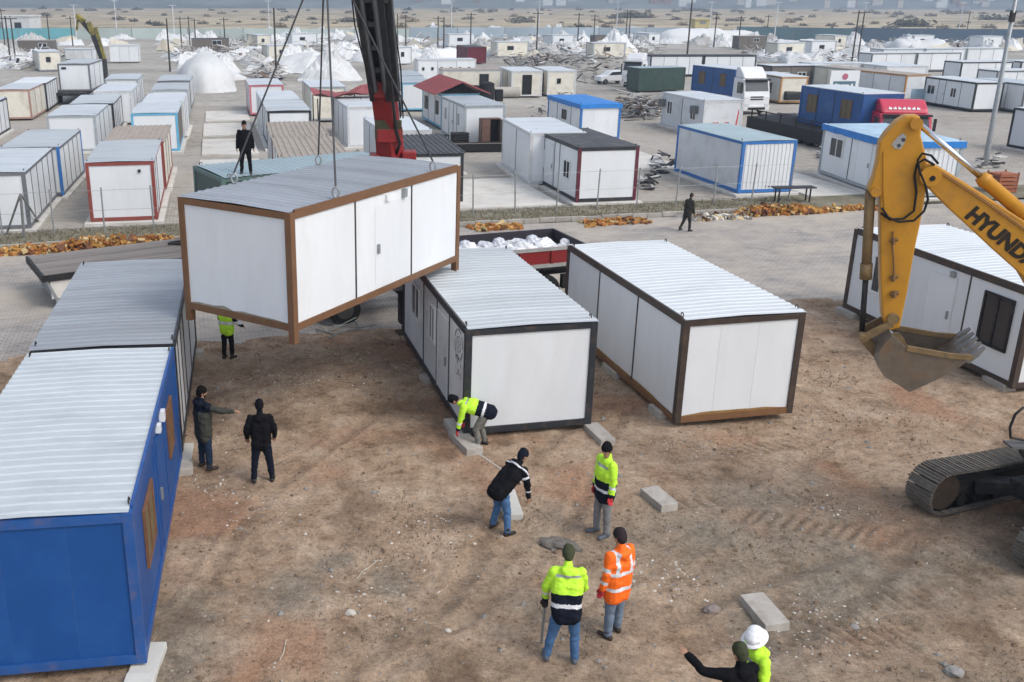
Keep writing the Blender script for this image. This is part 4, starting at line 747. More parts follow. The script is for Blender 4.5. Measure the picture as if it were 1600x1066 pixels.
for s_ in (.2, -.2):
    mb = MB(); mb.prism([arm(1386, 522, s_), arm(1404, 520, s_), arm(1413, 530, s_), arm(1419, 543, s_), arm(1376, 556, s_), arm(1370, 548, s_), arm(1382, 530, s_)], AP, AD, AZ, AN, s_-.025, s_+.025); part(mb, 'bucket_ear', YELD, bk)
mb = MB(); mb.tube([A3(1393, 530)-AN*.3, A3(1393, 530)+AN*.3], .075, 12); part(mb, 'bucket_pin', STEEL, bk)
lip = near[-1]; ld = Vector((near[-1][0]-near[-2][0], near[-1][1]-near[-2][1])).normalized()
for k in range(5):
    off = -BW+.06+k*(2*BW-.12)/4; mb = MB(); a_ = B3(lip, off); dirv = (AD*ld.x+AZ*ld.y)
    mb.beam(a_-dirv*.12, a_+dirv*.10, .13, .09, up=AN.cross(dirv)); P = a_+dirv*.10
    up_ = AN.cross(dirv); q = [P+AN*.055+up_*.04, P-AN*.055+up_*.04, P-AN*.055-up_*.04, P+AN*.055-up_*.04, P+dirv*.15+AN*.045+up_*.012, P+dirv*.15-AN*.045+up_*.012, P+dirv*.15-AN*.045-up_*.012, P+dirv*.15+AN*.045-up_*.012]
    mb.add(q, [(0, 1, 5, 4), (1, 2, 6, 5), (2, 3, 7, 6), (3, 0, 4, 7), (4, 5, 6, 7)]); part(mb, 'bucket_tooth', TOOTH, bk)
# crawler undercarriage
TF = Vector((-.94, -.341, 0)).normalized(); TL = Vector((TF.y, -TF.x, 0))
if TL.y < 0: TL = -TL
TC = Vector((12.58, 16.34, 0))
def track(side):
    c = TC+TL*(1.17*side); hl, r_, w = 1.86, .42, .60
    path = []; N = 96; per = 2*(2*hl)+2*PI*r_
    def at(d):
        d %= per
        if d < 2*hl: return Vector((hl-d, 0, 0)), Vector((-1, 0)), 2*r_+.03-.06*math.sin(PI*d/(2*hl))*.6, None
        return None
    def loop(d):                                      # arc length -> local (s along TF, z), tangent angle
        d %= per
        if d < 2*hl: s_ = -hl+d; return s_, 2*r_+.03-.05*math.sin(PI*d/(2*hl)), 0.
        d -= 2*hl
        if d < PI*r_: a = PI/2-d/r_; return hl+r_*math.cos(a), r_+.03+r_*math.sin(a), a-PI/2
        d -= PI*r_
        if d < 2*hl: return hl-d, .03, PI
        d -= 2*hl; a = -PI/2-d/r_; return -hl+r_*math.cos(a), r_+.03+r_*math.sin(a), a-PI/2
    def L2W(s_, l_, z_): return c+TF*s_+TL*l_+Vector((0, 0, z_))
    mb = MB(); pts = [loop(per*i/60) for i in range(60)]
    P = [L2W(s_, l_, z_) for l_ in (-.16, .16) for s_, z_, _ in pts]; mb.add(P, [(i, (i+1) % 60, 60+(i+1) % 60, 60+i) for i in range(60)])
    tr = part(mb, 'track', DARK)
    mbs = MB(); mbs.box((-.088, -w/2, -.012), (.088, w/2, .012)); mbs.box((-.075, -w/2, .012), (-.05, w/2, .042)); mbs.box((-.005, -w/2, .012), (.02, w/2, .04)); mbs.box((.06, -w/2, .012), (.085, w/2, .038))
    sm = cached('shoe', lambda: mbs.mesh('track_shoe', TRACKM)); ns = int(per/.19)
    for i in range(ns):
        s_, z_, a = loop(per*i/ns); sh = put('track_shoe', sm, tr)
        tx = TF*math.cos(a)+Vector((0, 0, 1))*math.sin(a); tz = tx.cross(TL); tz = tz if (Vector((0, 0, 1)).dot(tz)*math.cos(a) >= 0) else -tz
        if abs(math.cos(a)) < 1e-6: pass
        out = (TF*s_*0+Vector((0, 0, 1))*math.cos(a)-TF*math.sin(a)); ll = out.cross(tx)
        m = Matrix((tx, ll, out)).transposed().to_4x4(); m.translation = L2W(s_, 0, z_)+out*.012-ex.location; sh.matrix_local = m
    mb = MB()
    for s_ in (hl, -hl):
        mb = MB(); mb.tube([L2W(s_, -.2, r_+.03), L2W(s_, -.2, r_+.03)+TL*.4], r_-.05, 20); part(mb, 'idler_wheel', M('rusty_hub', (.085, .06, .045), .7, var=.4, vscale=6), tr)
    mb = MB(); mb.obox(L2W(0, 0, r_+.05), hl-.15, .19, .17, TF, TL, (0, 0, 1)); 
    for i in range(7): mb.tube([L2W(-1.4+i*.46, -.2, .17), L2W(-1.4+i*.46, .2, .17)], .11, 12)
    part(mb, 'track_frame', DARK, tr)
    return tr
track(1); track(-1)
mb = MB(); mb.obox(TC+Vector((0, 0, .62)), .75, .55, .16, TF, TL, (0, 0, 1))
for s_ in (1, -1):
    for l_ in (1, -1): mb.beam(TC+TF*.5*s_+TL*.4*l_+Vector((0, 0, .62)), TC+TF*1.05*s_+TL*1.0*l_+Vector((0, 0, .48)), .34, .24)
mb.tube([TC+Vector((0, 0, .75)), TC+Vector((0, 0, 1.02))], .62, 24); part(mb, 'undercarriage', DARK)
# upper house, turned with the boom (its front just outside the picture)
HC = Vector((12.35, 15.85, 0))-AD*.25; hx, hy = AD, -AN
def hp(a, b, z): return HC+hx*a+hy*b+Vector((0, 0, z))
mb = MB(); mb.obox(hp(-.9, 0, 1.2), 1.75, 1.2, .14, hx, hy, (0, 0, 1)); part(mb, 'turntable_frame', DARK)
mb = MB(); mb.obox(hp(-1.4, .72, 1.8), 1.2, .5, .46, hx, hy, (0, 0, 1)); mb.obox(hp(-1.5, -.72, 1.75), .9, .5, .42, hx, hy, (0, 0, 1)); part(mb, 'engine_cover', YEL, bevel=.05)
mb = MB(); mb.obox(hp(-2.5, 0, 1.75), .4, 1.2, .5, hx, hy, (0, 0, 1)); part(mb, 'counterweight', M('counterweight_grey', (.05, .05, .055), .6), bevel=.1)
mb = MB()
for a in (.55, -.75):
    for b in (-1.15, -.3): mb.beam(hp(a, b, 1.34), hp(a-.05, b, 2.9), .08, .08)
mb.obox(hp(-.12, -.72, 2.93), .72, .47, .04, hx, hy, (0, 0, 1)); mb.obox(hp(-.1, -.72, 1.65), .62, .44, .3, hx, hy, (0, 0, 1)); cabo = part(mb, 'cab', YEL)
mb = MB(); mb.obox(hp(.56, -.72, 2.35), .01, .38, .5, hx, hy, (0, 0, 1)); mb.obox(hp(-.1, -1.15, 2.35), .55, .01, .5, hx, hy, (0, 0, 1)); part(mb, 'cab_glass', GLASS, cabo)
mb = MB(); mp_ = [AT(1600, 636, 14.6), AT(1586, 648, 14.6), AT(1578, 668, 14.6), AT(1579, 684, 14.6), AT(1600, 688, 14.6)]
mb.tube(mp_+[hp(.5, -1.15, 2.0)], .022, 8); part(mb, 'grab_rail', DARK, cabo, True)
mb = MB(); mb.obox(AT(1590, 695, 14.6), .17, .13, .02, (1, 0, 0), (0, 1, 0), (0, 0, 1)); mb.beam(AT(1596, 697, 14.6), hp(.5, -1.0, 1.3), .06, .06); part(mb, 'cab_step', M('step_grey', (.10, .10, .10), .6), cabo)
# ------------------------------------------------------------------ knuckle boom crane on the red tipper truck, hanging cables and slings
def wheel(parent, c, ax, r_=.5, w=.28, name='wheel'):
    c = Vector(c); ax = Vector(ax).normalized(); mb = MB(); mb.tube([c-ax*w/2, c-ax*w*.4, c+ax*w*.4, c+ax*w/2], [r_*.9, r_, r_, r_*.9], 18); wv = mb.build(name, RUBBER_DARK, parent)
    mb = MB(); mb.tube([c-ax*(w/2+.01), c+ax*(w/2+.01)], r_*.55, 14); mb.build('rim', M('rim_grey', (.09, .088, .085), .6, .3, var=.3, vscale=6), wv); return wv
cy = .33; ct = empty('crane_truck', (3.54, 29.62, 0), cy, 'crane truck with black and red boom and red sided body full of white sacks', 'crane truck')
# local x: towards the tail, y: far side. near left rim corner of the body is the origin
BL, BWd, RZ = 2.6, 2.45, 1.95
def bx(a, b, name, m, parent=ct, bevel=0): mb = MB(); mb.box(a, b); return mb.build(name, m, parent, False, bevel)
x0b = -2.2
bx((x0b, 0, 1.22), (BL, BWd, 1.32), 'bed_floor', DARK)
bx((x0b, BWd-.06, 1.32), (BL, BWd, RZ), 'side_board', M('tipper_charcoal', (.04, .035, .045), .7, var=.4, vscale=3))
bx((BL-.06, .07, 1.32), (BL, BWd-.07, RZ), 'tail_board', MATS['tipper_charcoal'])
bx((x0b, .07, 1.32), (x0b+.06, BWd-.07, RZ+.2), 'head_board', MATS['tipper_charcoal'])
sb_ = bx((x0b, 0, 1.32), (BL, .06, RZ), 'side_board', CRED)
bx((x0b, -.03, RZ-.10), (BL, -.002, RZ+.01), 'rail', M('faded_grey_paint', (.38, .38, .36), .6, var=.3), sb_)
bx((x0b, -.03, 1.30), (BL, -.002, 1.42), 'rail', MATS['faded_grey_paint'], sb_)
for k in range(5): bx((x0b+.1+k*1.12, -.05, 1.42), (x0b+.18+k*1.12, -.004, RZ-.1), 'stake', CRED, sb_)
bx((-6.4, .75, .82), (BL-.1, 1.0, 1.12), 'chassis_rail', DARK); bx((-6.4, 1.5, .82), (BL-.1, 1.75, 1.12), 'chassis_rail', DARK)
for wx in (1.2, -.1, -5.6):
    for wy in (.2, 2.2): wheel(ct, (wx, wy, .5), (0, 1, 0))
bx((-.8, .05, .55), (.1, .2, 1.0), 'tool_box', STEEL); bx((1.8, .1, .5), (2.3, .3, .95), 'tail_lamp_box', DARK)
cabm = MB(); cabm.prism([(-6.9, .75), (-6.9, 1.6), (-6.75, 2.75), (-5.2, 2.75), (-5.1, .75)], (0, .05, 0), (1, 0, 0), (0, 0, 1), (0, 1, 0), 0, 2.35); cabm.build('cab', CRED, ct, False, .06)
# crane pedestal between cab and body
pb = Vector((-4.15, 1.25, 0)); PW = ct.matrix_world
bx((-4.75, .1, 1.12), (-3.55, 2.4, 1.45), 'crane_base', DARK)
mb = MB(); mb.tube([pb+Vector((0, 0, 1.45)), pb+Vector((0, 0, 3.5))], .33, 16); mb.build('pedestal', CRED, ct)
for s_, dx in ((-.35, 'near'), (2.85, 'far')):
    mb = MB(); mb.beam((-4.1, 1.2, 1.3), (-4.1, s_-.9 if s_ < 0 else s_+.9, 1.3), .28, .26); ya = s_-.8 if s_ < 0 else s_+.8
    mb.box((-4.27, ya-.14, .35), (-3.97, ya+.14, 1.62)); og = mb.build('outrigger', DARK, ct)
    mb = MB(); mb.tube([(-4.12, ya, .06), (-4.12, ya, .5)], .075, 10); mb.box((-4.34, ya-.22, 0), (-3.9, ya+.22, .07)); mb.build('outrigger_foot', M('oily_brown_steel', (.06, .04, .028), .7, var=.3), og)
    mb = MB(); mb.box((-4.5, ya-.32, 1.45), (-3.8, ya+.16, 1.78)); mb.build('valve_box', STEEL, og)
# crane boom and jib are modelled in place, then parented
LOCI = (Matrix.Translation(ct.location) @ Matrix.Rotation(cy, 4, 'Z')).inverted()
def cpart(mb, name, m, parent=ct, smooth=False, bevel=0):
    mb.v = [tuple(LOCI @ Vector(p)) for p in mb.v]; return mb.build(name, m, parent, smooth, bevel)
CB = (LOCI.inverted() @ (pb+Vector((0, 0, 3.5))))
k0 = AT(611, 246, CB.y); k1 = AT(607, 205, CB.y-.1); k2 = AT(597, 125, CB.y-.5); k3 = AT(583, 40, CB.y-1.4); k4 = AT(571, -60, CB.y-2.6)
mb = MB(); mb.obox(k0+Vector((0, 0, -.35)), .62, .5, .28, (1, 0, 0), (0, 1, 0), (0, 0, 1)); mb.obox(k0+Vector((.55, 0, -.1)), .22, .3, .3, (1, 0, 0), (0, 1, 0), (0, 0, 1)); mb.obox(k0+Vector((-.5, 0, -.12)), .16, .3, .24, (1, 0, 0), (0, 1, 0), (0, 0, 1)); col_ = cpart(mb, 'slewing_column', CRED, bevel=.04)
mb = MB(); mb.tube([CB+Vector((0, 0, -.2)), k0+Vector((0, 0, -.4))], .33, 16); cpart(mb, 'column', CRED, col_)
mb = MB(); mb.beam(k0+Vector((0, 0, -.3)), k1+Vector((0, 0, .1)), .62, .62); mb.obox(k1+Vector((.02, -.1, -.1)), .36, .3, .2, (1, 0, 0), (0, 1, 0), (0, 0, 1)); cpart(mb, 'boom_foot', CRED, bevel=.03)
mb = MB(); mb.obox(k1+Vector((0, -.33, .1)), .40, .05, .26, (1, 0, 0), (0, 1, 0), (0, 0, 1)); cpart(mb, 'control_block', M('crane_olive', (.06, .06, .03), .6, var=.4, vscale=6))
mb = MB(); mb.beam(k1, k2, .60, .55); mb.obox((k1*.2+k2*.8)+Vector((0, -.02, .1)), .34, .32, .3, (1, 0, 0), (0, 1, 0), (0, 0, 1)); mbm = cpart(mb, 'main_boom', CRED, bevel=.03)
mb = MB(); mb.beam(k2-(k3-k2)*.12, k3, .52, .5); mb.beam(k3, k4, .62, .46); cpart(mb, 'boom_section', CBLK, bevel=.02)
mb = MB()
for dx, w_, dd in ((-.27, .14, -.1), (.24, .24, -.15), (.43, .18, -.05)): mb.beam(k2+Vector((dx, dd, -.55)), k4+Vector((dx*1.25, dd-.2, .0)), w_, .24)
cpart(mb, 'folded_jib', CBLK, bevel=.02)
mb = MB()
for dx, dd, r_ in ((-.18, -.32, .07), (.12, -.34, .085), (-.36, -.1, .03), (.52, -.1, .03)): mb.tube([k2+Vector((dx, dd, -.3)), k4+Vector((dx*1.2, dd, -.2))], r_, 8)
cpart(mb, 'hydraulic_cylinder', M('oily_steel', (.12, .12, .125), .35, .6))
for i in range(5):
    p_ = k2.lerp(k4, .1+.2*i); mb = MB(); mb.obox(p_+Vector((0, -.1, 0)), .42+.07*i/4, .32, .07, (1, 0, 0), (0, 1, 0), (0, 0, 1)); cpart(mb, 'boom_collar', CBLK)
mb = MB()
for dx in (-.45, .45, .55): mb.tube([k1+Vector((dx*.8, -.1, .4)), k2+Vector((dx, -.25, .3)), k3+Vector((dx*1.1, -.3, 0)), k4+Vector((dx, -.2, 0))], .022, 6)
cpart(mb, 'hose', RUBBER_DARK)
mb = MB(); mb.tube([AT(617, 246, CB.y-.2), AT(625, 225, CB.y-.5), AT(619, 203, CB.y-.5), AT(613, 150, CB.y-.8)], .05, 7); cpart(mb, 'hose', RUBBER_DARK, smooth=True)
HK = Vector((-1.735, 22.5, 10.62)); tip = Vector((-1.74, 22.5, 13.4))
mb = MB(); mb.beam(k4, tip, .42, .42); cpart(mb, 'jib', CBLK)
mb = MB(); mb.tube([tip, HK+Vector((0, 0, .5))], .03, 6); cpart(mb, 'hoist_cable', CABLE)
mb = MB(); mb.box((HK.x-.14, HK.y-.1, HK.z+.15), (HK.x+.14, HK.y+.1, HK.z+.6)); mb.tube([HK+Vector((.0, 0, .2)), HK+Vector((.1, 0, .05)), HK+Vector((.05, 0, -.1)), HK+Vector((-.08, 0, -.05))], .035, 8); cpart(mb, 'hook_block', CRED)
# four sling legs to eyes on the roof rails of the hanging container
def roofpt(x, y): return Vector((-4.87, 20.43, 5.45))+Vector((math.cos(-.565), math.sin(-.565), 0))*x*3.09/3+Vector((-math.sin(-.565), math.cos(-.565), 0))*y*6.95/7
for i, (x, y, w_) in enumerate(((2.93, 1.65, 'nearest'), (2.93, 5.7, 'right'), (.07, 1.75, 'left'), (.07, 4.95, 'farthest'))):
    p = roofpt(x, y); mb = MB(); mb.tube([p+Vector((0, 0, .28)), HK], .022, 6)
    sl_ = mb.build('sling_cable', CABLE); tag(sl_, {0: 'steel sling to the middle of the near rusty roof rail', 1: 'steel sling running right to the far end of the rusty rail', 2: 'steel sling slanting left in front of the man on the roof', 3: 'vertical steel sling with eye ending at the back roof edge'}[i], 'sling', 'slings holding the hanging container')
    mb = MB(); mb.tube([p+Vector((.07*math.cos(a), 0, .16+.11*math.sin(a))) for a in np.linspace(-PI/2, 1.5*PI, 13)], .026, 6, cap=False); mb.build('shackle', STEEL, sl_, True)
# white sacks in the truck body
SACK = M('white_sack', (.72, .73, .74), .6, var=.15, vscale=6, bump=.5, bscale=9)
def blob_mesh(seed, sx, sy, sz, m, seg=12, rings=7, amp=.3, name='sack'):
    mb = MB(); mb.sphere((0, 0, 0), 1, seg, rings); V = np.array(mb.v); r_ = np.random.default_rng(seed); o_ = r_.random(2)*50
    n_ = fbm(V[:, 0]*1.6+o_[0]+V[:, 2], V[:, 1]*1.6+o_[1]-V[:, 2], seed)-.47; V = V*(1+amp*2*n_[:, None]); V *= (sx, sy, sz); mb.v = [tuple(p) for p in V]; return mb.mesh(name, m)
for i in range(26):
    bmz = cached(('sack', i % 6), lambda: blob_mesh(i, .42, .33, .24, SACK, 20, 12, .75)); q = put('white_sack', bmz); lx, ly = x0b+.5+(i % 9)*.52+random.uniform(-.12, .12), .68+(i//9)*.58+random.uniform(-.1, .1)
    q.matrix_world = LOCI.inverted() @ (Matrix.Translation((lx, ly, 1.42+random.uniform(-.06, .14))) @ Matrix.Rotation(random.uniform(0, 3), 4, 'Z')); tag(q, 'crumpled white plastic sack lying in the red sided truck body', 'sack', 'white sacks in the truck body')
for i in range(6):
    q = put('clear_bag', cached(('bag', i % 2), lambda: blob_mesh(20+i, .3, .26, .22, M('clear_plastic', (.50, .52, .56), .3, spec=.6), 16, 10, .7))); q.matrix_world = LOCI.inverted() @ Matrix.Translation((x0b+.7+i*.62, 1.75+.2*(i % 2), 1.66)); tag(q, 'greyish clear bag on top of the white sacks by the dark truck side', 'bag', 'clear bags on the truck load')
# ------------------------------------------------------------------ flatbed semi-trailer under the green container
ta = .53; tr = empty('flatbed_trailer', (-11.4, 29.35, 0), ta, 'flatbed trailer with worn grey plank deck, half empty, behind the left containers', 'trailer')
TLn, TWd = 13.0, 2.75
for i in range(11):
    mb = MB(); mb.box((0, i*.25, TZ-.07), (TLn, i*.25+.235, TZ+random.uniform(-.008, .008))); mb.build('deck_plank', PLANK, tr)
bx((0, -.05, TZ-.22), (TLn, -.003, TZ-.02), 'side_rail', DARK, tr); bx((0, TWd+.003, TZ-.22), (TLn, TWd+.05, TZ-.02), 'side_rail', DARK, tr); bx((-.08, -.05, TZ-.24), (-.003, TWd+.05, TZ-.01), 'rear_beam', DARK, tr)
for y_ in (.8, 1.8): bx((.2, y_, TZ-.55), (TLn, y_+.14, TZ-.08), 'chassis_beam', DARK, tr)
for wx in (2.2, 3.5, 4.8):
    for wy in (.25, 2.5): wheel(tr, (wx, wy, .48), (0, 1, 0), .48)
bx((.16, .02, .35), (1.5, .06, TZ-.25), 'white_side_panel', M('pale_board', (.66, .63, .58), .7, var=.1), tr)
mb = MB(); mb.prism([(-.03, TZ-.1), (.06, TZ-.1), (.46, .05), (.36, .05)], (0, .0, 0), (1, 0, 0), (0, 0, 1), (0, 1, 0), .0, .12); mb.prism([(-.03, TZ-.1), (.06, TZ-.1), (.46, .05), (.36, .05)], (0, 0, 0), (1, 0, 0), (0, 0, 1), (0, 1, 0), 2.5, 2.62)
for k in range(6): mb.box((.02+.06*k, .13, TZ-.2-.17*k), (.07+.06*k, 2.49, TZ-.15-.17*k))
mb.build('loading_ramp', STEEL, tr)
mb = MB(); P0 = UV(0, 0)
bar = MB(); bar.beam((4.6, 1.9, TZ+.05), (5.3, 1.5, TZ+.06), .1, .08); bar.beam((4.7, 2.0, TZ+.05), (5.5, 2.1, TZ+.05), .07, .07)
b_ = bar.build('steel_offcut', DARK); b_.location = tr.location; b_.rotation_euler.z = ta; tag(b_, 'bent dark steel bars lying on the grey trailer deck', 'scrap')
# ------------------------------------------------------------------ people: one continuous skin body each, clothes as child meshes
def cone(P, Q, r0, r1, n=12):
    """round-ended tapered capsule as (verts, faces)"""
    P, Q = Vector(P), Vector(Q); d = Q-P; l = max(d.length, 1e-4); d = d/l; a = d.cross(Vector((.31, .2, .93)));
    if a.length < 1e-3: a = d.cross(Vector((1, 0, 0)))
    a.normalize(); b = d.cross(a); V = []; F = []; rings = []
    for k in range(1, 4): t = PI/2*(1-k/3.); rings.append((-math.sin(t)*r0, math.cos(t)*r0))
    for k in range(0, 3): t = PI/2*k/3.; rings.append((l+math.sin(t)*r1, math.cos(t)*r1))
    V.append(tuple(P-d*r0))
    for s, r in rings: V += [tuple(P+d*s+(a*math.cos(2*PI*k/n)+b*math.sin(2*PI*k/n))*r) for k in range(n)]
    V.append(tuple(Q+d*r1)); m = len(rings)
    for k in range(n): F.append((0, 1+(k+1) % n, 1+k))
    for i in range(m-1):
        for k in range(n): F.append((1+i*n+k, 1+i*n+(k+1) % n, 1+(i+1)*n+(k+1) % n, 1+(i+1)*n+k))
    e = 1+m*n
    for k in range(n): F.append((e, 1+(m-1)*n+k, 1+(m-1)*n+(k+1) % n))
    return V, F
def fuse(name, caps, voxel, smooth_it, mats, classify=None, parent=None, wrinkle=0., seed=0):
    """join capsules, voxel-remesh into one skin, smooth, colour faces by region"""
    V, F = [], []
    for P, Q, r0, r1, *_ in caps:
        v, f = cone(P, Q, r0, r1); b = len(V); V += v; F += [tuple(i+b for i in q) for q in f]
    me = bpy.data.meshes.new('tmp'); me.from_pydata(V, [], F); o = bpy.data.objects.new('tmp', me); COL.objects.link(o)
    m = o.modifiers.new('r', 'REMESH'); m.mode = 'VOXEL'; m.voxel_size = voxel
    s = o.modifiers.new('s', 'SMOOTH'); s.iterations = smooth_it; s.factor = .5
    dg = bpy.context.evaluated_depsgraph_get(); dg.update(); res = bpy.data.meshes.new_from_object(o.evaluated_get(dg)); bpy.data.objects.remove(o); bpy.data.meshes.remove(me)
    res.name = name; res.materials.clear()
    for k in mats: res.materials.append(k)
    n = len(res.vertices); co = np.empty(n*3, np.float32); res.vertices.foreach_get('co', co); co = co.reshape(-1, 3)
    if wrinkle:
        no = np.empty(n*3, np.float32); res.vertex_normals.foreach_get('vector', no); no = no.reshape(-1, 3)
        w = fbm(co[:, 0]*9+co[:, 1]*5+seed, co[:, 2]*16+co[:, 1]*6, seed, 3)-.45; co = co+no*(w*wrinkle*2)[:, None]; res.vertices.foreach_set('co', co.astype(np.float32).ravel())
    if classify:
        pc = np.empty(len(res.polygons)*3, np.float32); res.polygons.foreach_get('center', pc); pc = pc.reshape(-1, 3)
        best = np.full(len(pc), 1e9); ci = np.zeros(len(pc), int); ct_ = np.zeros(len(pc))
        for i, (P, Q, r0, r1, *_) in enumerate(caps):
            P, Q = np.array(P), np.array(Q); d = Q-P; l2 = max(d@d, 1e-8); t = np.clip(((pc-P)@d)/l2, 0, 1); ds = np.linalg.norm(pc-P-t[:, None]*d, axis=1)-(r0+(r1-r0)*t)
            k = ds < best; best[k] = ds[k]; ci[k] = i; ct_[k] = t[k]
        res.polygons.foreach_set('material_index', classify(pc, ci, ct_).astype(np.int32))
    res.polygons.foreach_set('use_smooth', np.ones(len(res.polygons), bool)); res.update(); return put(name, res, parent)
SKIN = M('skin', (.36, .20, .13), .6, var=.15, vscale=12); HAIR = M('dark_hair', (.008, .007, .006), .9, spec=.05)
def cloth(n, c, **k): return M('cloth_'+n, c, .85, var=.22, vscale=7, bump=.8, bscale=16, spec=.06, **k)
HIVIS = M('cloth_hivis_yellow', (.50, .86, .045), .7, var=.12, vscale=6, bump=.4, bscale=22); ORNG = M('cloth_hivis_orange', (.98, .16, .012), .7, var=.12, vscale=6, bump=.4, bscale=22)
BAND = M('cloth_reflective_band', (.62, .63, .66), .4, spec=.6); GBAND = M('cloth_grey_band', (.30, .32, .33), .6)
NAVY = cloth('navy', (.011, .014, .024)); BLACK = cloth('black', (.009, .009, .011)); OLIVE = cloth('olive_grey', (.060, .062, .052)); JEAN = cloth('blue_denim', (.075, .155, .30)); JEAN2 = cloth('dark_denim', (.020, .036, .065)); GREYT = cloth('grey_trousers', (.22, .22, .225)); JEANL = cloth('pale_denim', (.17, .22, .29)); KHAKI = cloth('khaki_trousers', (.19, .185, .165)); OLHAT = cloth('olive_hat', (.055, .062, .035)); BROWNH = cloth('brown_hat', (.035, .026, .028)); OLIVE2 = cloth('dark_olive', (.040, .040, .032))
BOOT = M('boot_leather', (.030, .025, .022), .6, var=.3, vscale=8); BOOTB = M('boot_brown', (.055, .036, .026), .6, var=.3, vscale=8); SHOEG = M('grey_blue_shoe', (.10, .12, .15), .7, var=.3, vscale=8); GLOVER = M('red_glove', (.42, .03, .035), .8); GLOVED = M('dark_glove', (.03, .02, .02), .8)
def nrm(v): return Vector(v).normalized()
def person(loc, face, label, h=1.85, lean=0., leandir=0., arms=None, legs=None, head=(0., 0.), jacket=None, jmats=None, trousers=JEAN, shoes=BOOT, hat=('beanie', BLACK), glove=None, hood=False, jlen=.10, group='workers on the site', twist=0., beard=False, z=0., bulk=1.):
    """face: heading of the chest, radians from +Y towards +X. Joint directions in body axes (x right, y ahead, z up)."""
    k = h/1.80; root = empty('person', (loc[0], loc[1], 0), -face, label, 'person', group)
    arms = arms or {}; legs = legs or {}
    hip = Vector((0, 0, .93)); td = nrm((math.sin(lean)*math.sin(leandir), math.sin(lean)*math.cos(leandir), math.cos(lean)))
    rx = Vector((math.cos(twist), -math.sin(twist), 0)); rx = (rx-td*rx.dot(td)).normalized(); fw = td.cross(rx)*-1
    if fw.y < 0 and abs(lean) < 1.2: fw = -fw
    chest = hip+td*.34; neck = hip+td*.535
    J = {}
    for s, n_ in ((1, 'R'), (-1, 'L')):
        J['sh'+n_] = neck+rx*(.185*s)-td*.035
        u, f = arms.get(n_, ((.16*s, -.03, -1), (.10*s, .12, -1))); J['el'+n_] = J['sh'+n_]+nrm(u)*.295; J['wr'+n_] = J['el'+n_]+nrm(f)*.255; J['hd'+n_] = nrm(f)
        J['hp'+n_] = hip+Vector((.085*s, 0, -.02)); th, sh = legs.get(n_, ((.05*s, .02, -1), (.03*s, -.03, -1))); J['kn'+n_] = J['hp'+n_]+nrm(th)*.43; J['an'+n_] = J['kn'+n_]+nrm(sh)*.40
    low = min(J['anL'].z, J['anR'].z)-.085
    up = Vector((0, 0, -low))
    hip, chest, neck = hip+up, chest+up, neck+up
    for q in list(J):
        if not q.startswith('hd'): J[q] = J[q]+up
    # head
    hy, hpit = head; hu = (td*.5+Vector((0, 0, 1))*.5).normalized() if lean < 1.0 else (td*.8+Vector((0, .25, .0))).normalized()
    hf0 = (Vector((math.sin(hy), math.cos(hy), 0))*math.cos(hpit)-Vector((0, 0, 1))*math.sin(hpit)).normalized()
    hu = (hu-hf0*hu.dot(hf0)).normalized() if abs(hu.dot(hf0)) < .95 else Vector((0, 0, 1)); hr = hf0.cross(hu)
    nb = neck+td*.05; hc = neck+td*.09+hu*.13
    caps = [(hip+rx*.07, chest+rx*.085, .105, .115), (hip-rx*.07, chest-rx*.085, .105, .115), (chest+rx*.085, neck+rx*.10-td*.06, .115, .075), (chest-rx*.085, neck-rx*.10-td*.06, .115, .075), (neck+rx*.08-td*.05, neck-rx*.08-td*.05, .065, .065), (neck-td*.02, hc-hu*.05, .056, .054),
            (hc-hf0*.02, hc+hu*.045-hf0*.012, .082, .078), (hc+hf0*.03-hu*.02, hc+hf0*.025+hu*.05, .068, .066), (hc-hu*.075+hf0*.045, hc-hu*.09+hf0*.055, .045, .035), (hc+hf0*.095+hu*.005, hc+hf0*.108-hu*.022, .011, .016), (hc+hr*.08-hu*.01, hc+hr*.083-hu*.04, .016, .012), (hc-hr*.08-hu*.01, hc-hr*.083-hu*.04, .016, .012),
            (hc+hf0*.088+hu*.024+hr*.03, hc+hf0*.088+hu*.024-hr*.03, .011, .011), (hc+hf0*.086-hu*.052+hr*.016, hc+hf0*.086-hu*.052-hr*.016, .009, .009)]
    hand_caps = {}
    for n_, s in (('R', 1), ('L', -1)):
        caps += [(J['sh'+n_], J['el'+n_], .052, .042), (J['el'+n_], J['wr'+n_], .042, .029), (J['hp'+n_], J['kn'+n_], .088, .056), (J['kn'+n_], J['an'+n_], .056, .038)]
        w = J['wr'+n_]; d = J['hd'+n_]; sd_ = d.cross(Vector((0, 0, 1)));
        sd_ = (sd_ if sd_.length > .2 else d.cross(Vector((1, 0, 0)))).normalized(); pn = d.cross(sd_).normalized()
        hcp = [(w, w+d*.075+sd_*.014, .026, .022), (w, w+d*.075-sd_*.014, .026, .022), (w+d*.05+sd_*.02, w+d*.07-sd_*.02, .02, .02)]
        for i, (off, ln) in enumerate(((-.033, .062), (-.011, .075), (.011, .072), (.033, .055))):
            b0 = w+d*.085+sd_*off; b1 = b0+(d*.92+pn*.25)*ln*.55; b2 = b1+(d*.6+pn*.75)*ln*.5; hcp += [(w+d*.06+sd_*off*.9, b0, .012, .0105), (b0, b1, .0105, .0095), (b1, b2, .0095, .008)]
        th0 = w+d*.03-sd_*.022; th1 = th0+(d*.6-sd_*.75+pn*.2).normalized()*.045; th2 = th1+(d*.95-sd_*.1+pn*.3).normalized()*.038; hcp += [(th0, th1, .014, .0115), (th1, th2, .0115, .0095)]
        caps += hcp; hand_caps[n_] = hcp
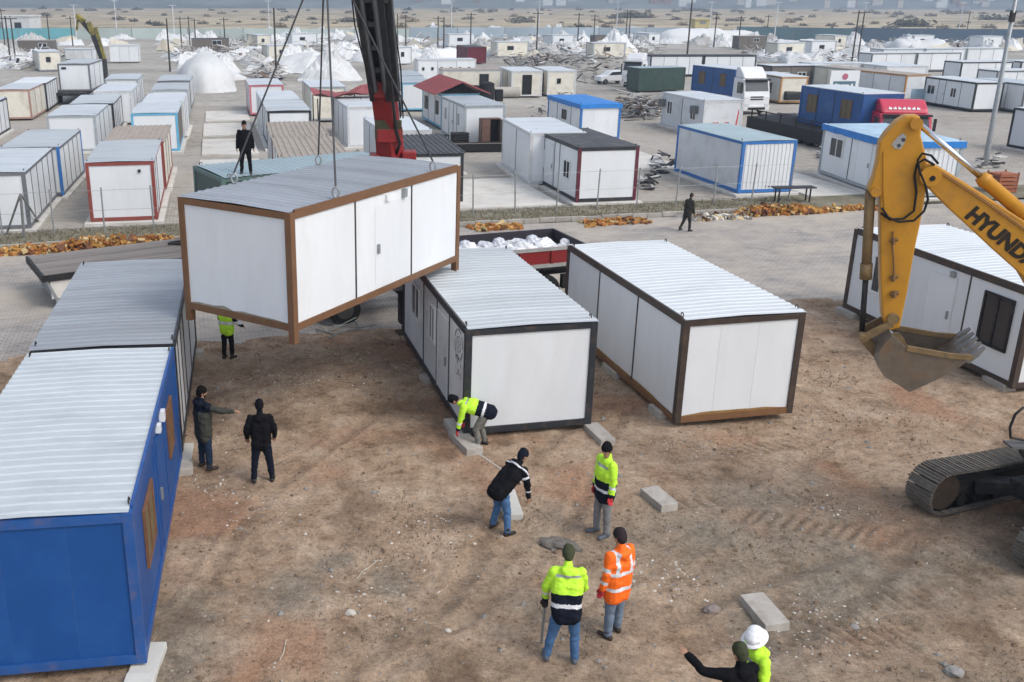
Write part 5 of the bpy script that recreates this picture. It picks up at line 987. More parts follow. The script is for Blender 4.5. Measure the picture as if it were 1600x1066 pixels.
        fd = Vector((J['an'+n_]-J['kn'+n_])); fd = nrm((.12*s, 1, 0)); a_ = J['an'+n_]; caps += [(a_+Vector((0, 0, -.02))-fd*.03, a_+fd*.14+Vector((0, 0, -.06)), .038, .03)]
    def cl_body(pc, ci, t):
        out = np.zeros(len(pc), int)
        if hat[0] in ('hair', 'beanie', 'helmet', 'cap'):
            rel = pc-np.array(hc); out[((ci >= 6) & (ci <= 8)) & ((rel@np.array(hu) > .04) | ((rel@np.array(hf0) < -.01) & (rel@np.array(hu) > -.07)))] = 1
        if beard: rel = pc-np.array(hc); out[((ci == 8) | (ci == 7)) & (rel@np.array(hu) < -.06)] = 1
        return out
    fuse('body', caps, .0085, 3, [SKIN, HAIR], cl_body, root)
    # trousers
    B = bulk; tc = [(hip+rx*.075+td*.06, hip+rx*.07-Vector((0, 0, .04)), .118, .125), (hip-rx*.075+td*.06, hip-rx*.07-Vector((0, 0, .04)), .118, .125)]
    for n_ in 'RL': tc += [(J['hp'+n_], J['kn'+n_], .112, .078), (J['kn'+n_], J['kn'+n_].lerp(J['an'+n_], .97), .076, .060)]
    fuse('trousers', tc, .014, 3, [trousers], None, root, .016, int(abs(loc[0]*13)) % 17)
    for n_, s in (('R', 1), ('L', -1)):
        a_ = J['an'+n_]; sw = nrm(J['an'+n_]-J['kn'+n_]); fd = nrm((.16*s, 1, 0)) if sw.y > -.5 else nrm((.1*s, 1, -.5))
        b = fuse('boot', [(a_+Vector((0, 0, .06))-sw*.0, a_+Vector((0, 0, -.02)), .056, .054), (a_+Vector((0, 0, -.035))-fd*.04, a_+fd*.16+Vector((0, 0, -.05)), .046, .036), (a_+Vector((0, 0, -.052))-fd*.05, a_+fd*.17+Vector((0, 0, -.056)), .032, .028)], .011, 2, [shoes], None, root)
    # jacket
    hem = hip-td*jlen
    jc = [(hem+rx*.075*B, chest+rx*.085*B, .142*B, .148*B), (hem-rx*.075*B, chest-rx*.085*B, .142*B, .148*B), (chest+rx*.085*B, neck+rx*.105-td*.055, .145*B, .098), (chest-rx*.085*B, neck-rx*.105-td*.055, .145*B, .098), (neck+rx*.09-td*.055, neck-rx*.09-td*.055, .09, .09), (neck-td*.04, neck+td*.085-fw*.012, .088, .070)]
    if hood: jc += [(neck-fw*.085+td*.0+rx*.05, neck-fw*.085+td*.0-rx*.05, .07, .07), (neck-fw*.10-td*.07, neck-fw*.08-td*.02, .055, .07)]
    jc += [(hem+fw*.012, chest+fw*.02, .150*B, .158*B), (chest+fw*.01, neck-td*.07, .158*B, .11)]
    n0 = len(jc)
    for n_ in 'RL': jc += [(J['sh'+n_], J['el'+n_], .082*B, .066), (J['el'+n_], J['el'+n_].lerp(J['wr'+n_], .98), .064, .050)]
    hz = np.array(hem); tdn = np.array(td); L_ = float((neck-hem).length); rxn = np.array(rx); fwn = np.array(fw)
    def cl_j(pc, ci, t):
        rel = pc-hz; T_ = (rel@tdn)/L_; X_ = rel@rxn; Y_ = rel@fwn; sl = ci >= n0; fo = sl & ((ci-n0) % 2 == 1); uo = sl & ((ci-n0) % 2 == 0)
        return jacket(T_, X_, Y_, uo, fo, t, ci) if jacket else np.zeros(len(pc), int)
    fuse('jacket', jc, .014, 3, jmats, cl_j, root, .021, int(abs(loc[0]*29)) % 23)
    if glove:
        for n_ in 'RL':
            gc = [(P, Q, r0+.006, r1+.006) for P, Q, r0, r1 in hand_caps[n_]]; gc.append((J['wr'+n_]-J['hd'+n_]*.04, J['wr'+n_]+J['hd'+n_]*.02, .04, .036)); fuse('glove', gc, .009, 2, [glove], None, root)
    if hat[0] == 'beanie': fuse('beanie', [(hc-hf0*.015+hu*.02, hc+hu*.068-hf0*.018, .096, .082), (hc+hf0*.03+hu*.035, hc+hf0*.02+hu*.06, .078, .078), (hc-hf0*.035-hu*.03, hc-hf0*.03+hu*.02, .076, .085)], .011, 2, [hat[1]], None, root)
    elif hat[0] == 'helmet':
        hm = fuse('helmet', [(hc+hu*.055-hf0*.01, hc+hu*.085-hf0*.012, .125, .112), (hc+hf0*.045+hu*.06, hc+hf0*.03+hu*.085, .102, .095)], .012, 3, [hat[1]], None, root)
        mb = MB(); n = 24; P0 = hc+hu*.035
        V = [tuple(P0+hf0*(r*1.22*math.cos(a)+.012)+hr*(r*math.sin(a))+hu*dz) for r, dz in ((.115, .012), (.150, -.006), (.150, -.012), (.115, .0)) for a in np.linspace(0, 2*PI, n+1)[:-1]]
        mb.add(V, [(j*n+i, j*n+(i+1) % n, (j+1)*n+(i+1) % n, (j+1)*n+i) for j in range(3) for i in range(n)]); mb.build('helmet_brim', hat[1], hm, True)
    elif hat[0] == 'cap':
        cp_ = fuse('cap', [(hc+hu*.04-hf0*.012, hc+hu*.062-hf0*.015, .092, .084)], .011, 2, [hat[1]], None, root); mb = MB(); mb.prism([(-.06, 0), (.06, 0), (.05, .09), (0, .105), (-.05, .09)], hc+hf0*.07+hu*.04, hr, hf0, hu, 0, .012); mb.build('peak', hat[1], cp_)
    root.scale = (k, k, k); root.location.z = z
    root['hands'] = [c for n_ in 'RL' for c in (J['wr'+n_]+J['hd'+n_]*.08)]
    return root
def hand_world(p, n_):
    i = 0 if n_ == 'R' else 3; v = Vector(p['hands'][i:i+3]); m = Matrix.Translation(p.location) @ p.rotation_euler.to_matrix().to_4x4() @ Matrix.Diagonal((*p.scale, 1)); return m @ v
def plain(*a): return np.zeros(len(a[0]), int)
def hv_navy(T, X, Y, uo, fo, t, ci):                   # yellow over navy, grey band, yellow sleeves with bands
    o = np.where(T < .50, 1, 0); o = np.where((T > .20) & (T < .29), 2, o); o = np.where((T > .86) & (T < .92), 3, o)
    o = np.where(uo, 0, o); o = np.where(fo, np.where((t > .30) & (t < .5), 2, np.where(t > .85, 1, 0)), o); return o
def orange_j(T, X, Y, uo, fo, t, ci):
    o = np.zeros(len(T), int); o = np.where(((T > .19) & (T < .27)) | ((T > .53) & (T < .61)), 2, o); o = np.where((np.abs(np.abs(X)-.125) < .028) & (T > .53), 2, o)
    o = np.where(uo, np.where((t > .62) & (t < .85), 2, 0), o); o = np.where(fo, np.where((t > .42) & (t < .65), 2, 0), o); return o
def stripe_j(T, X, Y, uo, fo, t, ci):                   # black with white piping over the shoulders and sleeves
    o = np.zeros(len(T), int); o = np.where((T > .93) & (T < .98), 2, o); o = np.where(uo & (np.abs(t-.45) < .07), 2, o); o = np.where(fo & (np.abs(t-.5) < .07), 2, o); return o
def navy_shoulder(T, X, Y, uo, fo, t, ci): return np.where((T > .80) & ~fo & ~(uo & (t > .35)), 1, 0)
JM = [HIVIS, NAVY, BAND, GBAND]; JO = [ORNG, NAVY, BAND]
def gp(u, v, z=0.):
    p = G(u, v, z); return p
pz = lambda p: ground_z(p.x, p.y)-.01
p = gp(322, 732); person(p, R(48), 'person in grey green parka and jeans pointing right beside the blue container', 1.87, jacket=navy_shoulder, jmats=[OLIVE, NAVY], trousers=JEAN2, shoes=BOOTB, hood=True, head=(.35, .12), arms={'R': ((.75, .62, -.25), (.72, .68, .02)), 'L': ((-.12, .05, -1), (.1, .45, -.9))}, legs={'R': ((.12, .02, -1), (.05, -.02, -1)), 'L': ((-.06, .0, -1), (-.04, -.03, -1))}, z=pz(p), beard=True, hat=('beanie', HAIR), jlen=.2)
p = gp(411, 755); person(p, R(-8), bulk=.92, label='person all in black with hood seen from behind, standing alone on the soil', h=1.83, jacket=plain, jmats=[BLACK], trousers=NAVY, hood=True, hat=('beanie', BLACK), arms={'R': ((.34, -.02, -.95), (-.05, .5, -.75)), 'L': ((-.34, -.02, -.95), (.05, .5, -.75))}, legs={'R': ((.16, .03, -1), (.1, -.02, -1)), 'L': ((-.13, .02, -1), (-.09, -.02, -1))}, z=pz(p), head=(.05, .15))
p = gp(758, 700); pF = person(p, R(-78), 'person in yellow jacket bending down to a concrete block at the charcoal container', 1.80, lean=1.32, jacket=hv_navy, jmats=JM, trousers=KHAKI, glove=GLOVER, hat=('beanie', BLACK), arms={'R': ((.25, .30, -1), (.02, -.05, -1)), 'L': ((-.12, .18, -1), (.0, .22, -1))}, legs={'R': ((.1, .32, -1), (.06, -.28, -1)), 'L': ((-.12, .52, -1), (-.05, -.2, -1))}, z=pz(p), head=(.1, 1.2))
p = gp(779, 828); pG = person(p, R(52), 'person in black jacket with white piping and blue jeans leaning over a board', 1.82, lean=.92, jacket=stripe_j, jmats=[BLACK, NAVY, BAND], trousers=JEAN, shoes=BOOT, hat=('beanie', NAVY), arms={'R': ((.22, .2, -1), (.05, .1, -1)), 'L': ((-.15, .55, -.8), (-.1, .55, -.85))}, legs={'R': ((.12, .16, -1), (.2, -.12, -1)), 'L': ((-.1, .2, -1), (-.12, -.2, -1))}, z=pz(p), head=(.25, .45), hood=True)
p = gp(940, 832); person(p, R(-112), 'person in yellow and navy jacket with red gloves looking left', 1.90, jacket=hv_navy, jmats=JM, trousers=GREYT, shoes=SHOEG, glove=GLOVER, hat=('beanie', BLACK), arms={'R': ((.12, .05, -1), (.02, .15, -1)), 'L': ((-.16, .0, -1), (-.08, .16, -1))}, legs={'R': ((.06, .1, -1), (.03, -.02, -1)), 'L': ((-.06, .0, -1), (-.03, -.05, -1))}, z=pz(p), head=(-.35, .25), jlen=.16)
p = gp(958, 992); person(p, R(-30), 'person in orange high visibility jacket with white bands seen from behind', 1.90, jacket=orange_j, jmats=JO, trousers=JEANL, shoes=BOOTB, glove=GLOVER, hat=('beanie', BROWNH), hood=True, arms={'R': ((.13, .02, -1), (.02, .2, -1)), 'L': ((-.16, -.02, -1), (-.1, .15, -1))}, legs={'R': ((.08, .12, -1), (.03, .02, -1)), 'L': ((-.05, .0, -1), (-.04, -.04, -1))}, z=pz(p), head=(-.1, .2), jlen=.2)
p = gp(880, 1030); pJ = person(p, R(6), 'person in yellow jacket over navy band and blue jeans leaning on a long bar', 1.88, lean=.30, jacket=hv_navy, jmats=JM, trousers=JEAN, shoes=SHOEG, glove=GLOVED, hat=('beanie', OLHAT), hood=True, arms={'L': ((-.38, .10, -1), (.0, .25, -1)), 'R': ((.26, .3, -1), (-.35, .4, -.9))}, legs={'R': ((.12, .03, -1), (.07, -.05, -1)), 'L': ((-.2, .06, -1), (-.2, -.05, -1))}, z=pz(p), head=(0, .5), jlen=.12)
p = G(1164, 1026, 1.72); person(p, R(-22), 'person in black jacket and olive hat stretching an arm to the left, bottom edge', 1.84, jacket=plain, jmats=[BLACK], trousers=JEAN2, hat=('beanie', OLHAT), hood=True, lean=.08, arms={'L': ((-.74, .66, -.08), (-.25, .92, .40)), 'R': ((.2, .1, -1), (.05, .4, -.9))}, head=(-.1, .25))
p = G(1186, 984, 1.86); person(p, R(-105), 'person in white safety helmet and yellow jacket at the bottom edge', 1.86, jacket=hv_navy, jmats=JM, trousers=JEAN, hat=('helmet', M('helmet_white', (.80, .80, .81), .35, spec=.5)), hood=True, head=(-.3, .35), beard=True, jlen=.16, arms={'R': ((.18, .0, -1), (.05, .2, -1)), 'L': ((-.25, .1, -1), (0, .4, -1))})
p = G(385, 268, TZ+.06+2.6); person(p, R(176), 'person in black with cap standing on the green container roof', 1.80, jacket=plain, jmats=[BLACK], trousers=BLACK, hat=('cap', BLACK), arms={'R': ((.22, .02, -1), (.12, .1, -1)), 'L': ((-.24, .02, -1), (-.1, .1, -1))}, z=TZ+.06+2.515, legs={'R': ((.12, 0, -1), (.06, 0, -1)), 'L': ((-.1, 0, -1), (-.06, 0, -1))}, head=(.1, .1))
p = gp(1072, 362); person(p, R(62), 'person in dark olive clothes walking on the road by the fence', 1.66, lean=.14, jacket=plain, jmats=[OLIVE2], trousers=OLIVE2, hat=('cap', OLIVE2), legs={'R': ((.03, .18, -1), (.0, .05, -1)), 'L': ((-.05, -.28, -1), (-.0, -.55, -1))}, arms={'R': ((.15, .05, -1), (.05, .3, -1)), 'L': ((-.2, -.1, -1), (-.05, .15, -1))}, z=.012, jlen=.16, head=(.1, .3))
p = gp(357, 560); person(p, R(25), 'person in yellow vest standing under the hanging container', 1.74, jacket=lambda T, X, Y, uo, fo, t, ci: np.where((T > .35) & (T < .5), 1, np.where(uo | fo, 2, 0)), jmats=[HIVIS, BAND, BLACK], trousers=BLACK, hat=('beanie', BLACK), arms={'R': ((.3, .15, -1), (.5, .5, -.6)), 'L': ((-.12, 0, -1), (0, .2, -1))}, z=pz(p), legs={'R': ((.06, .1, -1), (.04, -.1, -1)), 'L': ((-.02, -.08, -1), (0, -.1, -1))})
# tools they hold
def rod(name, a, b, r, m, label, cat):
    mb = MB(); mb.tube([a, b], r, 8); return tag(mb.build(name, m), label, cat)
WOODL = M('pale_wood', (.46, .36, .25), .8, var=.25, vscale=4)
hl = hand_world(pJ, 'L'); hr_ = hand_world(pJ, 'R')
g1 = gp(848, 1012); rod('long_bar', hl+Vector((.0, .0, .10)), Vector((g1.x, g1.y+.12, 0)), .024, STEEL, 'pale metal bar in the left hand of the man in blue jeans', 'bar')
g2 = gp(890, 1000); rod('shovel_handle', hr_+Vector((.0, .02, .1)), Vector((g2.x, g2.y+.1, .0)), .022, WOODL, 'wooden stick between the legs of the man in blue jeans', 'stick')
# ------------------------------------------------------------------ concrete blocks under and around the containers
def block(pA, pB, w, h, label, grp='concrete blocks on the soil yard', z=0., m=CONC):
    """pA, pB: ground points of the block's axis ends"""
    a, b = Vector((*pA[:2], 0)), Vector((*pB[:2], 0)); l = (b-a).length; an = math.atan2((b-a).y, (b-a).x); gz = min(ground_z(a.x, a.y), ground_z(b.x, b.y))-.03+z
    mb = MB(); mb.box((0, -w/2, 0), (l, w/2, h)); V = np.array(mb.v); V += (rng.random(V.shape)-.5)*.018; mb.v = [tuple(q) for q in V]
    o = mb.build('concrete_block', m, None, bevel=.012); o.location = (a.x, a.y, gz); o.rotation_euler.z = an; return tag(o, label, 'concrete block', grp)
block(gp(712, 682), gp(742, 712), .40, .20, 'concrete block the bending worker is setting, at the charcoal container')
block(gp(703, 664), gp(722, 690), .34, .20, 'concrete block with white mortar just under the charcoal container corner')
block(gp(803, 812), gp(790, 772), .36, .17, 'pale concrete block in front of the leaning man in jeans', m=M('pale_concrete', (.55, .54, .50), .9, var=.12, vscale=4))
block(gp(922, 670), gp(950, 697), .36, .20, 'concrete block protruding under the right corner of the charcoal container')
block(gp(1013, 772), gp(1046, 800), .38, .20, 'concrete block lying alone right of the man with red gloves')
block(gp(1172, 940), gp(1214, 988), .42, .17, 'long concrete block behind the white helmet')
block(gp(222, 1060), gp(240, 1010), .42, .16, 'whitish concrete block under the corner of the blue container', m=MATS['pale_concrete'])
block(gp(210, 1100), gp(222, 1062), .42, .16, 'whitish block at the bottom edge before the blue container', m=MATS['pale_concrete'])
block(gp(948, 574), gp(968, 592), .3, .2, 'small block under the brown framed container, farther one')
block(gp(1021, 641), gp(1038, 656), .3, .2, 'small block under the brown framed container, nearer one')
block(gp(662, 592), gp(676, 602), .3, .18, 'small grey block beside the charcoal container wall')
block(gp(1312, 486), gp(1338, 498), .35, .2, 'block under the far corner of the white window container')
block(gp(1542, 594), gp(1577, 613), .35, .2, 'block under the wall of the container at the right picture edge')
block(gp(285, 735), gp(292, 700), .3, .16, 'whitish block where the blue and white containers meet', m=MATS['pale_concrete'])
for cpose in ([6.3, 20.42, .21], [1.36, 19.8, .2], [15.41, 22.56, .19], [-6.64, 11.51, .14], [-7.66, 18.47, .16]):
    for (a, b) in ((.3, 6.2), (2.7, 6.4)):
        q = Vector((cpose[0]+a*math.cos(cpose[2])-b*math.sin(cpose[2]), cpose[1]+a*math.sin(cpose[2])+b*math.cos(cpose[2]), 0)); block(q, q+Vector((.4, .1, 0)), .35, .19, 'block hidden in the shade under a container', grp='blocks under the containers')
rod('marking_rod', Vector(gp(741, 712))+Vector((0, 0, .12)), hand_world(pG, 'L')+Vector((.04, -.04, .0)), .013, M('white_stick', (.7, .68, .62), .7), 'thin white stick between the concrete block and the leaning man', 'stick')
# lone stones, rag, twigs
def stone(u, v, s, m, label, seed):
    p = gp(u, v); s *= .68; o = put('stone', blob_mesh(seed, s, s*.75, s*.55, m, 9, 6, .45, 'stone')); o.location = (p.x, p.y, ground_z(p.x, p.y)+s*.2); return tag(o, label, 'stone', 'loose stones on the soil')
stone(548, 958, .13, ST1, 'pale flat stone in the open soil at lower centre', 61); stone(1112, 955, .2, M('lilac_stone', (.23, .19, .175), .9, var=.2), 'brownish stone left of the long concrete block', 62); stone(1335, 980, .11, ST2, 'grey stone among the tread prints', 63); stone(700, 985, .09, ST1, 'small stone by the reddish soil patch', 64); stone(1490, 1055, .22, ST2, 'grey rubble lump at the bottom right', 65)
mb = MB(); V = []
pr_ = gp(875, 853); n = 26
rag = blob_mesh(71, .34, .15, .10, M('dirty_rag', (.20, .18, .16), .95, var=.6, vscale=18, bump=1., bscale=14), 26, 16, .75, 'rag'); o = put('rag', rag); o.location = (pr_.x, pr_.y, ground_z(pr_.x, pr_.y)+.02); o.rotation_euler.z = -.5; tag(o, 'crumpled dirty grey rag on the soil behind the man in blue jeans', 'rag')
TW = M('dry_twig', (.45, .40, .31), .9)
for px, lab in ((((557, 905), (566, 893), (578, 884), (591, 875)), 'pale curved twig above the flat stone'), (((437, 1032), (443, 1020), (447, 1000)), 'thin pale twig at the lower left of the soil')):
    mb = MB(); mb.tube([Vector((gp(u, v).x, gp(u, v).y, ground_z(gp(u, v).x, gp(u, v).y)+.02)) for u, v in px], .009, 5); tag(mb.build('twig', TW), lab, 'twig')
# branches, scrap and a pallet of rubble under the hanging container
for i, (u, v) in enumerate(((510, 520), (530, 512), (545, 508), (560, 515), (525, 525))):
    mb = MB(); p = Vector(gp(u, v)); 
    for k in range(5): mb.tube([p+Vector((0, 0, .05)), p+Vector((random.uniform(-.6, .6), random.uniform(-.5, .5), random.uniform(.05, .35)))], .022, 5)
    tag(mb.build('branch', M('grey_branch', (.34, .35, .32), .9, var=.3)), 'pale bare branch lying under the hanging container', 'branch', 'branches under the hanging container')
# yellow foam, brick-orange and white debris along the kerb
DEB = [M('foam_ochre', (.46, .24, .06), .9, var=.35, vscale=6), M('foam_orange', (.42, .17, .045), .9, var=.35, vscale=6), M('foam_pale', (.58, .44, .22), .9, var=.3, vscale=6), M('foam_white', (.62, .58, .5), .9), M('rust_scrap', (.17, .075, .04), .9, var=.4, vscale=5)]
def debris(name, u0, u1, v0, v1, n, label, hgt, mats=DEB[:3]+DEB[:2]+DEB[4:], size=.085):
    V, F, mi = [], [], []
    for k in range(n):
        u = rng.uniform(u0, u1); q = UV(u, v0+(v1-v0)*rng.random()); t = 1-abs(2*(u-u0)/(u1-u0)-1); z = rng.random()**2*hgt*.7*min(1, t*2.5)+.03
        s = size*rng.lognormal(0, .45); a = rng.random()*6.3; tl = rng.normal()*.5; c = np.array([q.x, q.y, z]); ax = np.array([math.cos(a), math.sin(a), tl*.5]); ay = np.array([-math.sin(a), math.cos(a), rng.normal()*.4]); az = np.array([0, 0, 1.])
        b = len(V); V += [tuple(c+ax*s*i+ay*s*.55*j+az*.05*l_) for l_ in (-1, 1) for j in (-1, 1) for i in (-1, 1)]; F += [tuple(i+b for i in f) for f in [(0, 2, 3, 1), (4, 5, 7, 6), (0, 1, 5, 4), (1, 3, 7, 5), (3, 2, 6, 7), (2, 0, 4, 6)]]; mi += [int(rng.integers(len(mats)))]*6
    me = bpy.data.meshes.new(name); me.from_pydata(V, [], F)
    for m in mats: me.materials.append(m)
    me.polygons.foreach_set('material_index', mi); me.update(); return tag(put(name, me), label, 'debris', None, 'stuff')
def uspan(ua, va, ub, vb): a, b = gp(ua, va), gp(ub, vb); return a.x*KT.x+a.y*KT.y, b.x*KT.x+b.y*KT.y
u0, u1 = uspan(-5, 392, 110, 385); debris('foam_debris', u0, u1, 38.7, 39.7, 330, 'ochre foam scraps along the kerb at the left edge', .25)
u0, u1 = uspan(95, 382, 215, 372); debris('foam_debris', u0, u1, 38.9, 39.9, 528, 'heap of orange foam debris by the kerb under the red container', .55)
u0, u1 = uspan(205, 372, 280, 364); debris('foam_debris', u0, u1, 39.2, 40.2, 198, 'scattered foam scraps left of the hanging container', .3)
u0, u1 = uspan(725, 352, 800, 345); debris('foam_debris', u0, u1, 38.8, 39.7, 132, 'small orange scraps before the kerb stones behind the truck', .12)
u0, u1 = uspan(905, 348, 1000, 340); debris('foam_debris', u0, u1, 38.6, 39.6, 176, 'yellow and brown scraps on the road left of the walking man', .15)
u0, u1 = uspan(1080, 345, 1160, 336); debris('foam_debris', u0, u1, 38.6, 39.7, 198, 'white and grey scraps right of the walking man', .12, [DEB[2], DEB[3], ST2, ST2, DEB[4]])
u0, u1 = uspan(1150, 338, 1265, 325); debris('foam_debris', u0, u1, 38.9, 40.0, 528, 'heap of orange foam debris in front of the bench', .45)
u0, u1 = uspan(1265, 332, 1345, 322); debris('foam_debris', u0, u1, 39.0, 39.8, 154, 'orange scraps along the kerb left of the excavator', .15)
debris('foam_debris', -13.2, -11.0, 24.0, 27.5, 264, 'orange scraps on the road edge at the left behind the blue container', .2)
# fence: posts, wires, two braces at the left end
fe = empty('wire_fence', UV(0, 42.0), 0, 'low wire fence of pale grey posts along the verge', 'fence'); FP = M('fence_post_grey', (.33, .34, .34), .6, .3, var=.25, vscale=5)
pm = cached('fp', lambda: (lambda mb: mb.tube([(0, 0, 0), (0, 0, 1.95)], .035, 8).mesh('post', FP))(MB()))
us = [-24+2.05*i for i in range(27)]
for u in us:
    q = put('post', pm, fe); q.location = KT*u+Vector((0, 0, 0)); q.rotation_euler = (random.uniform(-.05, .05), random.uniform(-.05, .05), 0)
for hz_ in (.25, 1.0, 1.85):
    mb = MB(); mb.tube([KT*(us[0]+(us[-1]-us[0])*i/60)+Vector((0, 0, hz_-.03*math.sin(i*PI/2.2)**2)) for i in range(61)], .008, 4); mb.build('wire', STEEL, fe)
mb = MB()
qa = AT(32, 303, 38.6); base = G(38, 372)
for u, v in ((10, 367), (62, 349)): mb.tube([qa-fe.location, G(u, v)-fe.location], .045, 8)
mb.tube([qa-fe.location, base-fe.location+Vector((0, 0, 0))], .06, 8); mb.build('brace', FP, fe)
# bench
bq = gp(1237, 316); be = empty('bench', (bq.x, bq.y, 0), .1, 'dark bench on thin legs in front of the blue framed container', 'bench')
BM = M('bench_dark', (.045, .045, .05), .6, var=.3, vscale=3)
for k in range(3): bx((-1.05, -.3+k*.2, .72), (1.05, -.12+k*.2, .78), 'slat', BM, be)
for sx in (-.8, .8):
    for sy in (-.2, .2): bx((sx-.03, sy-.03, .03), (sx+.03, sy+.03, .72), 'leg', DARK, be)
# brick-red crate at the right
cq = gp(1562, 300); ce = empty('crate', (cq.x, cq.y, 0), .2, 'brick red crate on the paving behind the excavator boom', 'crate'); CR = M('crate_brick_red', (.35, .12, .06), .8, var=.3, vscale=4)
for k in range(5): bx((-.55, -.45, .05+k*.2), (.55, .45, .2+k*.2), 'board', CR, ce)
for sx in (-.56, .5):
    for sy in (-.47, .4): bx((sx, sy, 0), (sx+.07, sy+.07, 1.08), 'corner', CR, ce)
# cupboard, dark boards and crates at the end of the white container
def at_c(key, x, y):
    pose = [t_ for t_ in T if t_[0] == key][0][1]; c_, s_ = math.cos(pose[2]), math.sin(pose[2]); return (pose[0]+c_*x-s_*y, pose[1]+s_*x+c_*y, 0), pose[2]
WB = M('cupboard_brown', (.15, .085, .065), .6, var=.3, vscale=2)
lc, yw = at_c('P1', .85, -.65); cb = empty('cupboard', lc, yw, 'brown wooden cupboard with its doors open against the white container', 'cupboard')
bx((0, 0, .1), (1.35, .04, 2.0), 'back', RUBBER_DARK, cb); bx((0, -.55, .1), (.05, -.003, 2.0), 'side', WB, cb); bx((1.3, -.55, .1), (1.35, -.003, 2.0), 'side', WB, cb); bx((.053, -.55, 1.95), (1.297, -.003, 2.0), 'top', WB, cb); bx((.053, -.55, .1), (1.297, -.003, .16), 'bottom', WB, cb)
bx((.06, -.6, .17), (.62, -.56, 1.94), 'door', WB, cb); d_ = bx((0, 0, .17), (.6, .04, 1.94), 'door', M('cupboard_grey_brown', (.22, .18, .15), .7, var=.3, vscale=2), cb); d_.location = (1.3, -.57, 0); d_.rotation_euler.z = -1.1
lc, yw = at_c('P1', 2.35, -.9); fr = empty('black_fridge', lc, yw, 'black upright box with pale frame right of the brown cupboard', 'cabinet'); bx((0, 0, .1), (.75, .6, 1.75), 'body', BLACK, fr); bx((-.15, -.3, .0), (-.1, -.25, 1.1), 'rail', PVC, fr); bx((.8, -.3, 0), (.85, -.25, 1.1), 'rail', PVC, fr); bx((-.15, -.3, 1.1), (.85, -.25, 1.15), 'rail', PVC, fr)
lc, yw = at_c('P1', -.9, -.6); cr = empty('crate_stack', lc, yw, 'dark slatted crate left of the brown cupboard', 'crate')
for k in range(6): bx((0, 0, .02+k*.17), (1.1, .8, .15+k*.17), 'slat', DARK, cr)
lc, yw = at_c('P1', -1.2, -2.4); bd = empty('board_pile', lc, yw-.1, 'long dark upturned trough lying before the brown cupboard', 'trough'); mb = MB(); mb.prism([(0, .05), (4.0, .05), (4.2, .6), (-.2, .5)], (0, 0, 0), (1, 0, 0), (0, 0, 1), (0, 1, 0), 0, .9); mb.build('body', RUBBER_DARK, bd)
bx((-.2, -.04, .55), (4.2, -.003, .6), 'edge', M('trough_edge', (.2, .17, .15), .7), bd)
lc, yw = at_c('P1', -2.2, .2); tb = empty('low_table', lc, yw, 'low metal table frame with dark top left of the dark crate', 'table'); bx((0, 0, .7), (1.2, .7, .78), 'top', DARK, tb); bx((.05, .05, .4), (1.15, .65, .44), 'shelf', PVC, tb)
for sx in (0, 1.14):
    for sy in (0, .64): bx((sx, sy, 0), (sx+.06, sy+.06, .7), 'leg', DARK, tb)
# red gable roof over a cabin, torn red roof left of the crane
hp_ = [2.81, 74.46, .19, 3.0, 6.94, 2.55, .15]
hs = container(hp_, 'lblue', WALL, ROOFZ, 'flat', 'white house like cabin with red gable roof right of the crane', ROW_R, eyes=False, jl=(2.3, 4.7), feats=(('win', 'l', 1.0, 1.9, .9, 1.9, 'dark'), ('win', 'l', 4.9, 6.0, .9, 1.9, 'dark')), name='cabin')
REDR = M('roof_red_sheet', (.30, .085, .09), .6, var=.25, vscale=1.2, dirt=(.16, .08, .07), dscale=1.5, damt=.5)
mb = MB(); mb.prism([(-.7, 2.5), (1.5, 3.35), (3.7, 2.5), (3.7, 2.56), (1.5, 3.43), (-.7, 2.56)], (0, -.6, 0), (1, 0, 0), (0, 0, 1), (0, 1, 0), 0, 8.0); mb.build('gable_roof', REDR, hs)
for k in range(14):
    for sx in (0, 1): mb = MB()
mb = MB()
for k in range(18):
    y = -.55+k*.45; mb.beam((-.7, y, 2.575), (1.5, y, 3.445), .05, .04); mb.beam((3.7, y, 2.575), (1.5, y, 3.445), .05, .04)
mb.build('roof_rib', REDR, hs)
mb = MB(); mb.prism([(0, 2.52), (1.5, 3.3), (3, 2.52)], (0, -.02, 0), (1, 0, 0), (0, 0, 1), (0, 1, 0), 0, .05); mb.build('gable', RUBBER_DARK, hs)
tq = at_c('N7', -1.5, 5.0)[0]; tr_ = empty('torn_roof', (tq[0], tq[1], 0), .2, 'torn red sheet roof on dark posts left of the crane column', 'roof')
mb = MB(); nxs, nys = 14, 8; V = [(6.2*i/(nxs-1), 3.5*j/(nys-1)+.4*float(fbm(i*.6, j*.5, 4)), 2.95+.9*float(fbm(i*.35+2, j*.5, 7))-.35+(.5 if 6 < i < 10 and j > 3 else 0)*float(vnoise(i, j, 3))) for j in range(nys) for i in range(nxs)]
mb.add(V, [(j*nxs+i, j*nxs+i+1, (j+1)*nxs+i+1, (j+1)*nxs+i) for j in range(nys-1) for i in range(nxs-1)]); mb.build('red_sheet', REDR, tr_)
for px_ in (.1, 1.6, 3.2, 4.8, 6.1): bx((px_, .1, 0), (px_+.08, .18, 2.85), 'post', DARK, tr_); bx((px_, 3.2, 0), (px_+.08, 3.28, 2.85), 'post', DARK, tr_)
